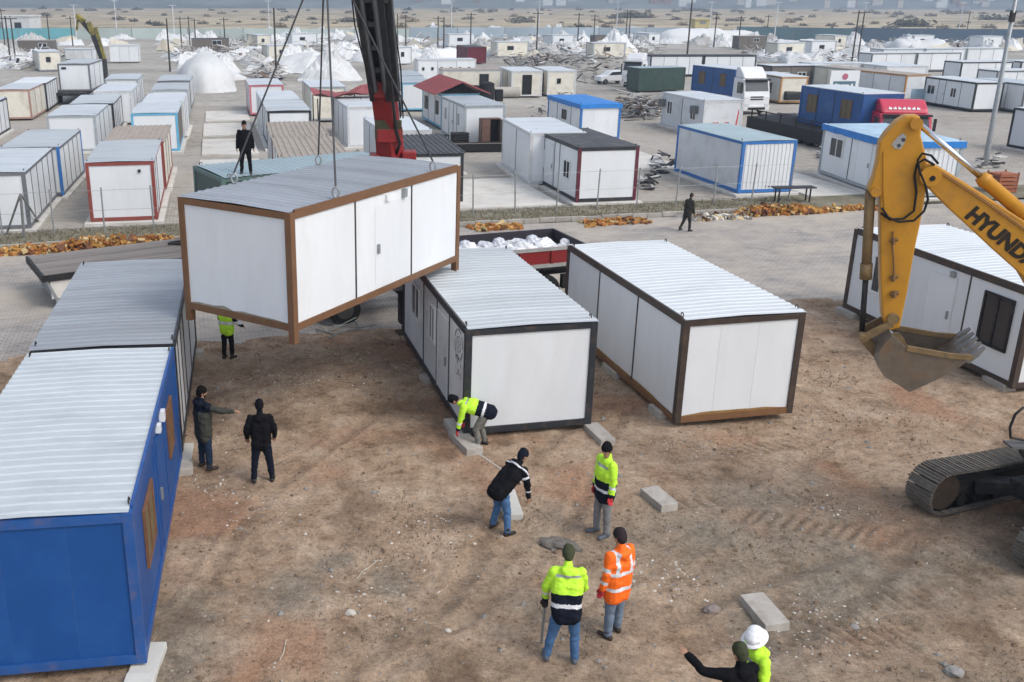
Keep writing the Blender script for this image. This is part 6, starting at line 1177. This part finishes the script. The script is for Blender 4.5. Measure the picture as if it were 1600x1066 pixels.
# ------------------------------------------------------------------ lorries and other vehicles behind
def lorry(loc, yaw, m, label, cat='lorry', sc=1., logo=False):
    """local: front faces -y"""
    r = empty('lorry', (loc[0], loc[1], 0), yaw, label, cat); r.scale = (sc,)*3
    mb = MB(); pr_ = [(0, .55), (-.02, 1.5), (.12, 2.0), (.42, 3.0), (2.1, 3.05), (2.15, .7)]; mb.prism(pr_, (-1.22, 0, 0), (0, 1, 0), (0, 0, 1), (1, 0, 0), 0, 2.44); mb.build('cab', m, r, False, .08)
    mb = MB(); mb.prism([(.55, 3.02), (.75, 3.35), (1.5, 3.95), (2.1, 3.95), (2.1, 3.02)], (-1.1, 0, 0), (0, 1, 0), (0, 0, 1), (1, 0, 0), 0, 2.2); mb.build('roof_fairing', m, r, False, .12)
    mb = MB(); mb.add([(-1.08, -.015+.1*0+.02, 1.95), (1.08, .005, 1.95), (1.02, .36, 2.88), (-1.02, .36, 2.88)], [(0, 1, 2, 3)]); mb.v = [(x, y-.03+.05*(z-1.95)*0, z) for x, y, z in mb.v]; V_ = [(x, .115+.30*(z-2.0)-.02, z) for x, z in ((-1.1, 1.98), (1.1, 1.98), (1.04, 2.85), (-1.04, 2.85))]; mb = MB(); mb.add(V_, [(0, 1, 2, 3)]); mb.build('windscreen', M('lorry_glass', (.05, .06, .065), .15, spec=.6), r)
    for sx in (-1.235, 1.225):
        mb = MB(); mb.box((sx, .5, 1.75), (sx+.01, 1.35, 2.7)); mb.build('side_window', MATS['lorry_glass'], r)
    mb = MB(); mb.box((-1.15, .02, 2.86), (1.15, .28, 3.0)); mb.build('sun_visor', DARK, r)
    for z0 in (1.25, 1.45): mb = MB(); mb.box((-.6, -.05, z0), (.6, -.005, z0+.1)); mb.build('grille', DARK, r)
    mb = MB(); mb.box((-1.24, -.12, .32), (1.24, .5, .8)); mb.build('bumper', m, r, False, .05); mb = MB(); mb.box((-.8, -.15, .42), (.8, -.125, .62)); mb.build('lower_grille', DARK, r)
    for sx in (-1.12, .75): mb = MB(); mb.box((sx, -.14, .68), (sx+.37, -.1, .92)); mb.build('headlight', M('lamp_glass', (.55, .58, .6), .15, spec=.7), r)
    for sx in (-1.42, 1.3): mb = MB(); mb.box((sx, .2, 1.8), (sx+.12, .32, 2.7)); mb.build('mirror', DARK, r)
    for wy in (1.1, 4.6):
        for sx in (-1.05, 1.05): wheel(r, (sx, wy, .5), (1, 0, 0), .5, .3)
    mb = MB(); mb.box((-.5, 2.1, .75), (.5, 5.6, .95)); mb.box((-.9, 4.2, .95), (.9, 5.2, 1.1)); mb.build('chassis', DARK, r)
    if logo:
        mb = MB()
        for k in range(7): x = -.78+k*.22; mb.box((x, .55, 3.28), (x+.15, .57, 3.40)); mb.box((x+.02+.05*(k % 2), .53, 3.40), (x+.07+.05*(k % 2), .55, 3.48))
        mb.v = [(x, .6+(z-3.1)*.5-.02 if y < .56 else .6+(z-3.1)*.5, z+.03) for x, y, z in mb.v]; mb.build('lettering', PRW, r)
    return r
q = G(1173, 178); lorry((q.x+.2, q.y-.5, 0), R(10), TRWHITE, 'white lorry cab facing the camera beside the long dark trailer')
q = G(985, 137); lorry((q.x, q.y, 0), R(-32), TRWHITE, 'white lorry parked at an angle beside the dark green container', sc=.95)
q = G(1409, 243); lorry((q.x, q.y, 0), R(-8), TRRED, 'red lorry cab with pale lettering behind the excavator stick', logo=True).scale = (1.3, 1, .86)
q = G(955, 131); v_ = empty('white_van', (q.x, q.y, 0), .3, 'small white car parked left of the angled white lorry', 'car'); mb = MB(); mb.prism([(0, .35), (0, .9), (.9, 1.05), (1.5, 1.5), (3.0, 1.55), (3.8, 1.1), (3.9, .4)], (-1.9, -.8, 0), (1, 0, 0), (0, 0, 1), (0, 1, 0), 0, 1.6); mb.build('body', TRWHITE, v_, False, .08)
mb = MB(); mb.prism([(1.1, 1.05), (1.55, 1.42), (2.9, 1.46), (3.4, 1.1)], (-1.9, -.815, 0), (1, 0, 0), (0, 0, 1), (0, 1, 0), 0, 1.63); mb.build('window_band', GLASS, v_)
for sx in (-1.2, 1.2):
    for sy in (-.72, .72): wheel(v_, (sx, sy, .32), (0, 1, 0), .32, .18)
q = G(1240, 163); v_ = empty('dark_van', (q.x, q.y, 0), .2, 'dark van facing the camera next to the blue loaded container', 'van'); mb = MB(); mb.prism([(0, .4), (0, 1.1), (.6, 1.3), (1.1, 2.1), (4.6, 2.15), (4.7, .4)], (-.95, 0, 0), (0, 1, 0), (0, 0, 1), (1, 0, 0), 0, 1.9); mb.build('body', M('van_black', (.018, .02, .022), .35), v_, False, .1)
mb = MB(); mb.add([(-.8, .62, 1.36), (.8, .62, 1.36), (.75, 1.04, 2.0), (-.75, 1.04, 2.0)], [(0, 1, 2, 3)]); mb.build('windscreen', GLASS, v_)
for sx in (-.9, .9):
    for sy in (.8, 3.7): wheel(v_, (sx, sy, .36), (1, 0, 0), .36, .22)
# long dark trailer with a post rail, carrying the blue container
pa, pb_ = G(1292, 228), G(1168, 198); dv = (pb_-pa); ln = dv.length; an = math.atan2(dv.y, dv.x)
q = at_c('P10', 3.05, -1.6)[0]; an2 = .21+PI/2; tl = empty('long_trailer', (q[0], q[1], 0), an2, 'long dark low trailer under the blue two window container', 'trailer')
bx((0, 0, .95), (13.5, 3.15, 1.13), 'bed', DARK, tl); bx((0, 3.15, .35), (13.5, 3.2, 1.13), 'side_skirt', RUBBER_DARK, tl)
for k in range(5): bx((.3+k*3.2, 3.21, .3), (.42+k*3.2, 3.28, 1.9 if k in (0,) else 1.2), 'post', DARK, tl)
for wx in (1.5, 2.8, 4.1):
    for wy in (.3, 2.85): wheel(tl, (wx, wy, .45), (0, 1, 0), .45)
pa = G(1292, 236); tl2 = empty('dark_trailer', (pa.x, pa.y, 0), math.atan2(G(1166, 205).y-pa.y, G(1166, 205).x-pa.x), 'long dark trailer with rails running behind the blue framed container', 'trailer'); ln = (G(1166, 205)-pa).length
bx((0, -2.5, .7), (ln, 0, 1.15), 'bed', RUBBER_DARK, tl2); bx((0, 0.003, .3), (ln, .06, 1.15), 'side_skirt', M('skirt_black', (.022, .022, .024), .7), tl2)
for k in range(6): bx((.05+k*ln/5.3, -.06, 1.15), (.13+k*ln/5.3, .02, 1.75), 'post', DARK, tl2)
bx((0, -.05, 1.66), (ln, .01, 1.72), 'rail', DARK, tl2); bx((0, -2.5, 1.3), (ln, -2.44, 1.36), 'rail', DARK, tl2)
for wx in (1.2, 2.4, 3.6):
    for wy in (-2.2, -.25): wheel(tl2, (wx, wy, .45), (0, 1, 0), .45)
# truck under the grey blue framed container and its far yellow crane
q = (-32.9, 91.6, 0); tk = empty('container_truck', q, .12, 'dark truck carrying the slate blue framed container on the left', 'truck'); bx((-.1, .4, .85), (3.0, 12.0, 1.12), 'bed', DARK, tk)
for wy in (1.5, 2.8, 10.5):
    for sx in (.2, 2.7): wheel(tk, (sx, wy, .5), (1, 0, 0), .5)
bx((-.75, -.6, .3), (-.2, 1.2, 1.9), 'ladder_frame', DARK, tk)
FY = M('far_crane_yellow', (.36, .30, .07), .6, col2=(.05, .045, .03), vscale=1.4)
yb = 106.; c0, c1, c2, c3 = AT(160, 92, yb), AT(146, 55, yb), AT(136, 38, yb), AT(122, 26, yb); fc = empty('yellow_crane', (c0.x, yb, 0), 0, 'far yellow knuckle crane rising behind the loaded container', 'crane'); o_ = Vector((c0.x, yb, 0))
mb = MB(); mb.tube([(0, 0, 1.1), c0-o_], .45, 12); mb.build('pedestal', CBLK, fc)
mb = MB(); mb.beam(c0-o_, c1-o_, .5, .5); mb.build('boom', CBLK, fc); mb = MB(); mb.beam(c0-o_+Vector((.35, -.3, 0)), c1-o_+Vector((.35, -.2, .8)), .22, .3); mb.beam(c1-o_, c2-o_+Vector((.2, 0, .2)), .5, .45); mb.build('yellow_boom', FY, fc)
mb = MB(); mb.beam(c1-o_, c3-o_, .4, .4); mb.build('jib', CBLK, fc); mb = MB(); mb.beam(c2-o_+Vector((-.2, -.2, .3)), c3-o_+Vector((-.1, 0, .1)), .45, .4); mb.tube([c3-o_, c3-o_+Vector((-.3, 0, -1.4))], .12, 6); mb.build('jib_head', FY, fc)
# ------------------------------------------------------------------ ruined tents, poles, walls, shrubs far off
TW1 = M('tent_white', (.66, .67, .67), .75, var=.12, vscale=.6, dirt=(.36, .34, .31), dscale=.8, damt=.5, bump=.8, bscale=1.2, objvar=.12); TW2 = M('tent_grey', (.48, .48, .47), .8, var=.2, vscale=.6, dirt=(.26, .24, .21), dscale=.8, damt=.7, bump=.8, bscale=1.2, objvar=.15); TW3 = M('tent_cream', (.60, .55, .45), .8, var=.15, vscale=.6, dirt=(.32, .28, .22), dscale=.8, damt=.6, bump=.8, bscale=1.2)
def heap_mesh(seed, kind):
    r_ = np.random.default_rng(seed); n = 25; X_, Y_ = np.meshgrid(np.linspace(-1, 1, n), np.linspace(-1, 1, n)); o_ = r_.random(4)*40
    D = np.hypot(X_, Y_)
    if kind == 'heap': Z_ = np.clip(1-D, 0, 1)**.7*(.35+1.1*fbm(X_*1.5+o_[0], Y_*1.5+o_[1], seed))+.45*np.abs(fbm(X_*5+o_[2], Y_*5+o_[3], seed+3)-.47)*np.clip(1.2-D, 0, 1)*3
    elif kind == 'ridge': Z_ = np.clip(1-np.abs(Y_)*1.15, 0, 1)*(.75+.3*X_)*np.clip((1-np.abs(X_))*6, 0, 1)+.25*(fbm(X_*2+o_[0], Y_*2+o_[1], seed)-.4)
    else: Z_ = np.sqrt(np.clip(1-Y_**2, 0, 1))*np.clip((1-np.abs(X_))*5, 0, 1)*(1-.7*fbm(X_*1.4+o_[0], Y_*1.4+o_[1], seed))
    if kind == 'dome': Z_ = np.sqrt(np.clip(1-X_**4-Y_**2, 0, 1))*(1-.22*fbm(X_*1.3+o_[0], Y_*1.3+o_[1], seed))+.02*np.sin(X_*14)
    sx = 1+.25*(fbm(X_*2+o_[1], Y_*2, seed+5)-.5); V = np.stack([X_*sx, Y_*sx, np.maximum(Z_, -.02)], -1).reshape(-1, 3); idx = np.arange(n*n).reshape(n, n); F = np.stack([idx[:-1, :-1], idx[:-1, 1:], idx[1:, 1:], idx[1:, :-1]], -1).reshape(-1, 4).tolist()
    mb = MB(); mb.v = [tuple(p) for p in V]; mb.f = [tuple(f) for f in F]; mb.mi = [0]*len(F); return mb
tents = []
for s_ in range(14): tents.append(heap_mesh(100+s_, ('heap', 'ridge', 'heap', 'heap', 'hoop', 'ridge', 'heap')[s_ % 7]).mesh('collapsed_tent', (TW1, TW1, TW1, TW2, TW1, TW3, TW1)[s_ % 7]))
for t_ in tents[4::7]: t_.polygons.foreach_set('use_smooth', [True]*len(t_.polygons))
tents.append(heap_mesh(190, 'dome').mesh('tent_hall', TW1)); tents[14].polygons.foreach_set('use_smooth', [True]*len(tents[14].polygons))
def blocked(x, y):
    for tab in (T, TS):
        for row in tab:
            p_ = row[1]
            if abs(x-p_[0]-2) < 6 and -4 < y-p_[1] < 10: return True
    return False
def tent(u, v, sx, sy, sz, k=None, label=None, group='collapsed tents', z=-.02):
    p_ = G(u, v); o = put('collapsed_tent', tents[k if k is not None else int(rng.integers(14))]); o.location = (p_.x, p_.y, z); o.rotation_euler.z = rng.random()*6.3 if k is None else rng.normal()*.2; o.scale = (sx, sy, sz)
    return tag(o, label or 'collapsed white tent among the many ruined ones on the far ground', 'tent', group)
cnt = 0
AREAS = ['behind the middle rows left of the crane', 'behind the white dome', 'right of the crane boom before the red roof', 'around the ridge tent right of centre', 'below the far pale wall right of centre', 'behind the two lorries', 'before the slate blue wall at right', 'at the left edge by the power poles', 'before the teal wall at left', 'right of the yellow hut by the wall', 'in the farthest strip by the pale green wall', 'in the bright farthest strip right of the crane']
for ia, (ua, ub, va, vb, n) in enumerate(((290, 560, 62, 128, 46), (230, 330, 60, 84, 12), (560, 760, 58, 100, 26), (740, 1000, 54, 90, 40), (980, 1180, 52, 76, 34), (1180, 1340, 68, 102, 16), (1340, 1597, 66, 82, 22), (0, 70, 62, 108, 14), (40, 230, 58, 72, 10), (1040, 1340, 56, 66, 18), (380, 700, 52, 62, 26), (640, 1180, 50, 60, 36))):
    for i in range(n):
        u, v = rng.uniform(ua, ub), rng.uniform(va, vb); p_ = G(u, v)
        if blocked(p_.x, p_.y): continue
        s_ = rng.uniform(.55, 1.15); tent(u, v, 3.6*s_, 2.9*s_, rng.uniform(1.0, 2.6), None, 'collapsed white tent '+AREAS[ia]); cnt += 1
tent(322, 137, 6.6, 3.25, 4.1, 14, 'large white half round tent hall behind the middle left rows', 'big tents').rotation_euler.z = 1.76
tent(955, 86, 6.0, 4.0, 3.6, 2, 'big white ridge tent left of the long white row', 'big tents').rotation_euler.z = .2
tent(1430, 78, 6, 4, 2.9, 4, 'pale dome tent before the blue grey wall at right', 'big tents'); tent(1085, 64, 9, 5, 3.4, 14, 'long bright white tent hall by the far fence', 'big tents'); tent(1150, 62, 9, 5, 3.6, 11, 'white tent hall below the yellow tower', 'big tents')
tent(515, 124, 4, 3.0, 3.0, 9, 'pale cream tent beside the crane boom', 'big tents'); tent(455, 112, 4.2, 3.2, 2.8, 8, 'grey white dome tent left of the sling cable', 'big tents')
for i, (u, v, nm, wm) in enumerate(((402, 76, 'far left of the crane', WALLC), (455, 73, 'behind the grey dome tent', WALL), (418, 98, 'left of the sling cable', WALLC), (618, 102, 'hugging the crane boom', WALL), (775, 90, 'right of the maroon cabin', WALLC), (862, 76, 'by the tall thin pole', WALL), (1012, 72, 'below the long white hall', WALL), (1212, 92, 'left of the twin poles', WALLC), (1265, 88, 'before the twin poles', WALL), (1302, 76, 'just behind the twin poles', WALLC), (1425, 76, 'beside the pale dome tent', WALL), (1532, 78, 'near the slate wall', WALL), (62, 112, 'by the left power poles', WALLC), (700, 74, 'behind the small window cabin', WALL), (925, 92, 'beside the ridge tent', WALLC))):
    p_ = G(u, v); container([p_.x, p_.y, .1+.5*rng.random(), 6.0 if i % 3 else 3.0, 3.0 if i % 3 else 6.5, 2.5, .1], 'lgrey', wm, ROOFW, 'flat', ('small cream cabin ' if wm is WALLC else 'small white cabin ')+'among ruined tents, '+nm, 'small cabins among the ruined tents', jl=(), jr=(), eyes=False, feats=(('win', 'n', 1.0, 1.6, 1.1, 1.8, 'dark'),))
# loose junk between the rows: frames, bars and boards, countless
def junk(name, spots, n, mats, size, hgt):
    mb = MB()
    for k in range(n):
        u, v, du, dv_ = spots[int(rng.integers(len(spots)))]; p_ = G(rng.uniform(u-du, u+du), rng.uniform(v-dv_, v+dv_)); d = Vector((rng.normal(), rng.normal(), rng.normal()*.22)).normalized(); l = size*rng.lognormal(0, .5)
        c = p_+Vector((0, 0, rng.random()*hgt)); w = .05+rng.random()*.10 if rng.random() < .7 else .5; mb.beam(c-d*l/2, c+d*l/2, w, .06, mi=int(rng.integers(len(mats))))
    return tag(mb.build(name, mats), kind='stuff')
PALEJ = M('junk_pale', (.50, .49, .47), .8); GREYJ = M('junk_grey', (.22, .22, .22), .8); DKJ = M('junk_dark', (.04, .04, .042), .8); WHJ = M('junk_white', (.66, .66, .65), .7); BRJ = M('junk_brown', (.16, .11, .08), .9)
junk('scrap_heaps', [(930, 115, 35, 16), (860, 98, 40, 9), (990, 172, 25, 14), (1010, 180, 25, 10), (820, 102, 30, 8)], 560, [GREYJ, GREYJ, DKJ, DKJ, BRJ, PALEJ], .9, 1.1)
junk('yard_clutter', [(1030, 262, 22, 12), (1010, 290, 14, 8), (838, 178, 16, 6), (905, 178, 20, 6), (880, 152, 14, 5), (1200, 300, 20, 5), (1290, 240, 20, 10), (1545, 255, 18, 10)], 170, [DKJ, GREYJ, DKJ, PALEJ], .55, .5)
junk('tent_rubble', [(640, 75, 250, 16), (340, 80, 70, 20), (900, 72, 120, 16), (1250, 88, 90, 12), (60, 98, 60, 12), (1480, 72, 110, 6), (420, 120, 20, 14), (440, 72, 150, 18), (900, 84, 140, 12)], 4200, [PALEJ, PALEJ, GREYJ, PALEJ, DKJ, BRJ, WHJ], 1.3, 1.3)
# wide pipe, black tank by the cream container
q = G(790, 153); pp = empty('concrete_pipe', (q.x, q.y, .55), .1, 'wide pale pipe lying in front of the cream ribbed container', 'pipe'); mb = MB()
n = 20; V = [(x, r_*math.cos(a), r_*math.sin(a)) for x, r_ in ((-1.2, .55), (1.4, .55), (1.4, .45), (-1.2, .45)) for a in np.linspace(0, 2*PI, n+1)[:-1]]
mb.add(V, [(j*n+i, j*n+(i+1) % n, ((j+1) % 4)*n+(i+1) % n, ((j+1) % 4)*n+i) for j in range(4) for i in range(n)]); mb.build('shell', CONC, pp)
q = G(760, 158); bk_ = empty('black_tank', (q.x, q.y, 0), .1, 'black plastic tank and bins behind the red roofed cabin', 'tank'); mb = MB(); mb.tube([(0, 0, 0), (0, 0, 1.7), (0, 0, 1.85)], [.75, .75, .4], 16); mb.build('tank', RUBBER_DARK, bk_); mb = MB(); mb.box((.9, -.3, 0), (1.6, .4, 1.1)); mb.build('bin', RUBBER_DARK, bk_); bx((-2.3, -.3, .3), (-.8, .5, 1.5), 'box', RUBBER_DARK, bk_)
# red low wall below the white windowed cabin
q = G(652, 122); rw = empty('red_panel', (q.x, q.y, 0), .12, 'red panel standing below the cabin with small square windows', 'panel'); bx((0, 0, 0), (1.6, .1, 1.0), 'sheet', M('panel_brick_red', (.40, .10, .07), .7, var=.2), rw)
# pale blue fallen panels at right
q = G(1421, 163); bpn = empty('blue_panels', (q.x, q.y, 0), .05, 'pale blue corrugated panels leaning before the orange posted container', 'panel')
for k in range(5): bx((k*.62, .02*k, 0), (k*.62+.58, .06+.02*k, 1.45), 'panel', M('panel_pale_blue', (.30, .42, .50), .6, var=.2, vscale=2), bpn)
# power poles and lamp masts
POLE = M('pole_wood', (.075, .065, .055), .9, var=.3, vscale=3); MAST = M('mast_white', (.62, .63, .64), .5)
def pole(u, vb, vt, kind, lean=0.):
    b_ = G(u, vb); hgt = None; lo, hi = 0, 40
    for _ in range(40):
        m_ = (lo+hi)/2; d = Vector((b_.x, b_.y, m_))-Vector((0, 0, CAM_H)); vv = PPY-FPX*d.dot(_u)/d.dot(_f)
        if vv > vt: lo = m_
        else: hi = m_
    hgt = min(lo, 14); r = empty('power_pole' if kind != 'lamp' else 'lamp_mast', (b_.x, b_.y, 0), rng.uniform(-.2, .2), None, 'pole' if kind != 'lamp' else 'lamp post')
    if kind == 'lamp':
        key = ('lamp', round(hgt)); h_ = round(hgt)
        put('mast', cached(key, lambda: MB().tube([(0, 0, 0), (0, 0, h_)], [.14, .08], 8).mesh('mast', MAST)), r)
        put('lamp_head', cached(('lh', h_), lambda: (lambda mb: mb.box((-.9, -.12, h_-.02), (.9, .12, h_+.1)).mesh('lamp_head', MAST))(MB())), r)
    else:
        h_ = round(hgt*2)/2
        put('pole_shaft', cached(('pw', h_), lambda: MB().tube([(0, 0, 0), (0, 0, h_)], [.15, .10], 8).mesh('pole_shaft', POLE)), r)
        if kind != 'plain':
            put('cross_arm', cached(('ca', h_), lambda: (lambda mb: mb.box((-1.0, -.06, h_-.45), (1.0, .06, h_-.32)).mesh('cross_arm', POLE))(MB())), r)
            put('insulators', cached(('in', h_), lambda: (lambda mb: [mb.tube([(x, 0, h_-.33), (x, 0, h_-.12)], .05, 6) for x in (-.9, -.45, .45, .9)] and mb.mesh('insulators', MAST))(MB())), r)
    return r
DIR = []
for i, (u, vb, vt, kd) in enumerate(((8, 72, 12, 'arm'), (17, 100, 26, 'arm'), (25, 100, 26, 'arm'), (79, 78, 24, 'arm'), (114, 72, 26, 'arm'), (266, 112, 28, 'plain'), (284, 74, 28, 'arm'), (297, 72, 25, 'arm'), (306, 70, 30, 'arm'), (352, 76, 27, 'arm'), (432, 124, 14, 'plain'), (621, 70, 22, 'plain'), (634, 76, 25, 'plain'), (684, 80, 25, 'arm'), (693, 84, 28, 'plain'), (735, 76, 22, 'arm'), (838, 84, 20, 'arm'), (902, 76, 22, 'arm'), (927, 70, 23, 'arm'), (977, 70, 14, 'plain'), (982, 68, 20, 'arm'), (1072, 104, 2, 'plain'), (1115, 74, 22, 'arm'), (1153, 76, 25, 'arm'), (1197, 62, 22, 'arm'), (1331, 96, 16, 'arm'), (1340, 94, 16, 'arm'), (1510, 52, 18, 'arm'))):
    r_ = pole(u, vb, vt, kd); tag(r_, 'thin wooden power pole among the ruined tents' if kd == 'plain' else 'wooden power pole with a cross arm near the far tents', group='power poles')
for u, vb, vt in ((120, 62, 5), (183, 56, 1), (273, 62, 8), (421, 58, 5), (841, 58, 5), (962, 60, 4), (1107, 62, 2), (1345, 62, 2), (1496, 60, 2), (1209, 66, 6), (705, 58, 2)):
    tag(pole(u, vb, vt, 'lamp'), 'tall thin white lamp mast near the far boundary wall', group='lamp masts')
# grey lamp pole at the right, leaning
a_, b_ = G(1538, 262), AT(1594, -40, 55.5); lp = empty('lamp_pole', a_, 0, 'tall grey lamp pole leaning at the right edge behind the excavator', 'lamp post'); mb = MB(); mb.tube([(0, 0, 0), (0, 0, .9), b_-a_], [.20, .15, .09], 12); mb.build('shaft', STEEL, lp, True); mb = MB(); mb.box((-.3, -.3, 0), (.3, .3, .12)); mb.build('base', CONC, lp)
d_ = (b_-a_); c_ = a_+d_*.66
mb = MB(); mb.obox(d_*.80, .12, .1, .3, (1, 0, 0), (0, 1, 0), (0, 0, 1)); mb.build('floodlight', DARK, lp)
# far boundary walls: panels between posts, teal at left, pale in the middle, blue grey at right
def wall(u0, v0, u1, v1, m, label, h=3.0, pan=12.):
    a, b = G(u0, v0), G(u1, v1); d = b-a; l = d.length; w = empty('boundary_wall', a, math.atan2(d.y, d.x), label, 'wall'); n = max(1, int(l/pan))
    me_ = MB().box((.06, -.1, 0), (l/n-.06, .1, h)).mesh('wall_panel', m); pm_ = MB().box((-.08, -.16, 0), (.08, .16, h+.15)).mesh('post', GREYJ)
    for i in range(n): put('wall_panel', me_, w).location = (l*i/n, 0, 0); put('post', pm_, w).location = (l*i/n, 0, 0)
    return w
wall(-60, 62, 118, 61, M('wall_teal', (.16, .42, .47), .7, var=.25, vscale=.1, objvar=.15), 'teal coloured boundary wall at the far left', 2.6)
wall(120, 61, 640, 62, M('wall_pale_green', (.48, .55, .52), .7, var=.2, vscale=.1, objvar=.12), 'pale greenish boundary wall behind the tents, left of the crane', 2.6)
wall(640, 60, 1080, 60, M('wall_pale_blue', (.40, .48, .54), .7, var=.2, vscale=.1, objvar=.12), 'pale blue boundary wall right of the crane boom', 2.7)
wall(1150, 62, 1330, 66, M('wall_blue_green', (.16, .25, .28), .7, var=.2, vscale=.1, objvar=.12), 'blue green boundary wall behind the white tents on the right', 3.2)
wall(1330, 66, 1660, 70, M('wall_slate_blue', (.105, .155, .215), .7, var=.2, vscale=.1, objvar=.12), 'slate blue boundary wall at the far right', 3.3)
# yellow hut on legs and white building at the left edge
q = G(1093, 58); yh = empty('watch_hut', (q.x, q.y, 0), .1, 'yellow hut standing high behind the white tents', 'hut'); HY = M('hut_yellow', (.52, .43, .20), .8, var=.2); yh.scale = (.72, .72, .8); bx((-3, -2, 3.0), (3.2, 2, 5.6), 'cabin', HY, yh); bx((-3.4, -2.4, 5.6), (3.6, 2.4, 5.9), 'roof', HY, yh); bx((-1.2, -2.03, 4.2), (1.2, -2.003, 5.2), 'window', GREYJ, yh)
for sx in (-2.8, 2.8):
    for sy in (-1.8, 1.8): bx((sx-.15, sy-.15, 0), (sx+.15, sy+.15, 3.0), 'leg', GREYJ, yh)
q = G(-30, 52); wb = empty('white_building', (q.x, q.y, 0), 0, 'white building beyond the teal wall at the left edge', 'building'); bx((-8, 0, 0), (14.5, 9, 4.6), 'wall', TW1, wb); bx((-8.3, -.3, 4.6), (14.8, 9.3, 4.9), 'roof', TW1, wb); bx((4, -.02, .5), (6.5, -.003, 3.2), 'door', GREYJ, wb); bx((10, -.02, 1.2), (12, -.003, 3.0), 'window', GLASS, wb)
# shrubs on the dry plain
SHM = [M('shrub_dark', (.13, .125, .085), .9, var=.35, vscale=1.5), M('shrub_dry', (.28, .22, .15), .9, var=.35, vscale=1.5), M('shrub_grey', (.22, .195, .15), .9, var=.3, vscale=1.5)]
def shrub_mesh(seed, m):
    r_ = np.random.default_rng(seed); mb = MB()
    for k in range(150):
        d = r_.normal(size=3); d /= np.linalg.norm(d); d[2] = abs(d[2]); rr = r_.random()**.4; c = d*np.array([1, .9, .75])*rr*(.75+.5*r_.random()); s = .10+.12*r_.random(); a = r_.normal(size=3); b = r_.normal(size=3); a /= np.linalg.norm(a); b /= np.linalg.norm(b)
        mb.add([c-a*s, c+b*s*.8, c+a*s, c-b*s*.8], [(0, 1, 2, 3)])
    return mb.mesh('crown', m)
sh_ = [shrub_mesh(300+i, SHM[i % 3]) for i in range(6)]
shn = [0]*6
for i in range(280):
    t_ = rng.random()**1.4; y_ = 330+t_*720; x_ = rng.uniform(-.62, .78)*y_; k = int(rng.integers(6)); o = put('shrub', sh_[k]); s_ = rng.uniform(.8, 2.2)*(1+t_); o.location = (x_, y_, -.6); o.scale = (s_*1.5, s_*1.2, s_); o.rotation_euler.z = rng.random()*6.3; tag(o, ('small' if s_ < 3 else 'broad')+' dry shrub on the '+('near' if y_ < 560 else 'distant')+' plain, '+('left of' if x_ < -60 else 'right of' if x_ > 160 else 'straight behind')+' the crane', 'shrub', 'shrubs on the dry plain')
for u, v, s_ in ((985, 26, 7), (812, 33, 4.5), (1427, 40, 6), (1418, 40, 5), (1000, 27, 5), (970, 27, 5), (545, 33, 4), (1550, 30, 6)):
    p_ = G(u, v); o = put('shrub', sh_[0]); o.location = (p_.x, p_.y, -.6); o.scale = (s_*1.5, s_, s_*.8); tag(o, 'larger dark shrub clump on the plain', 'shrub', 'large shrubs on the plain')
# ------------------------------------------------------------------ air
mb = MB(); mb.box((-5000, -250, -9), (5000, 3500, 330)); hz_ = mb.build('haze', None or M('unused', (.5, .5, .5)))
hm = bpy.data.materials.new('haze_air'); hm.use_nodes = True; t_ = hm.node_tree; t_.nodes.remove(t_.nodes['Principled BSDF']); pv = t_.nodes.new('ShaderNodeVolumePrincipled'); pv.inputs['Density'].default_value = .00058; pv.inputs['Color'].default_value = (.62, .78, 1, 1); pv.inputs['Anisotropy'].default_value = .2
t_.links.new(pv.outputs[0], t_.nodes['Material Output'].inputs['Volume']); hz_.data.materials.clear(); hz_.data.materials.append(hm); tag(hz_, kind='stuff')
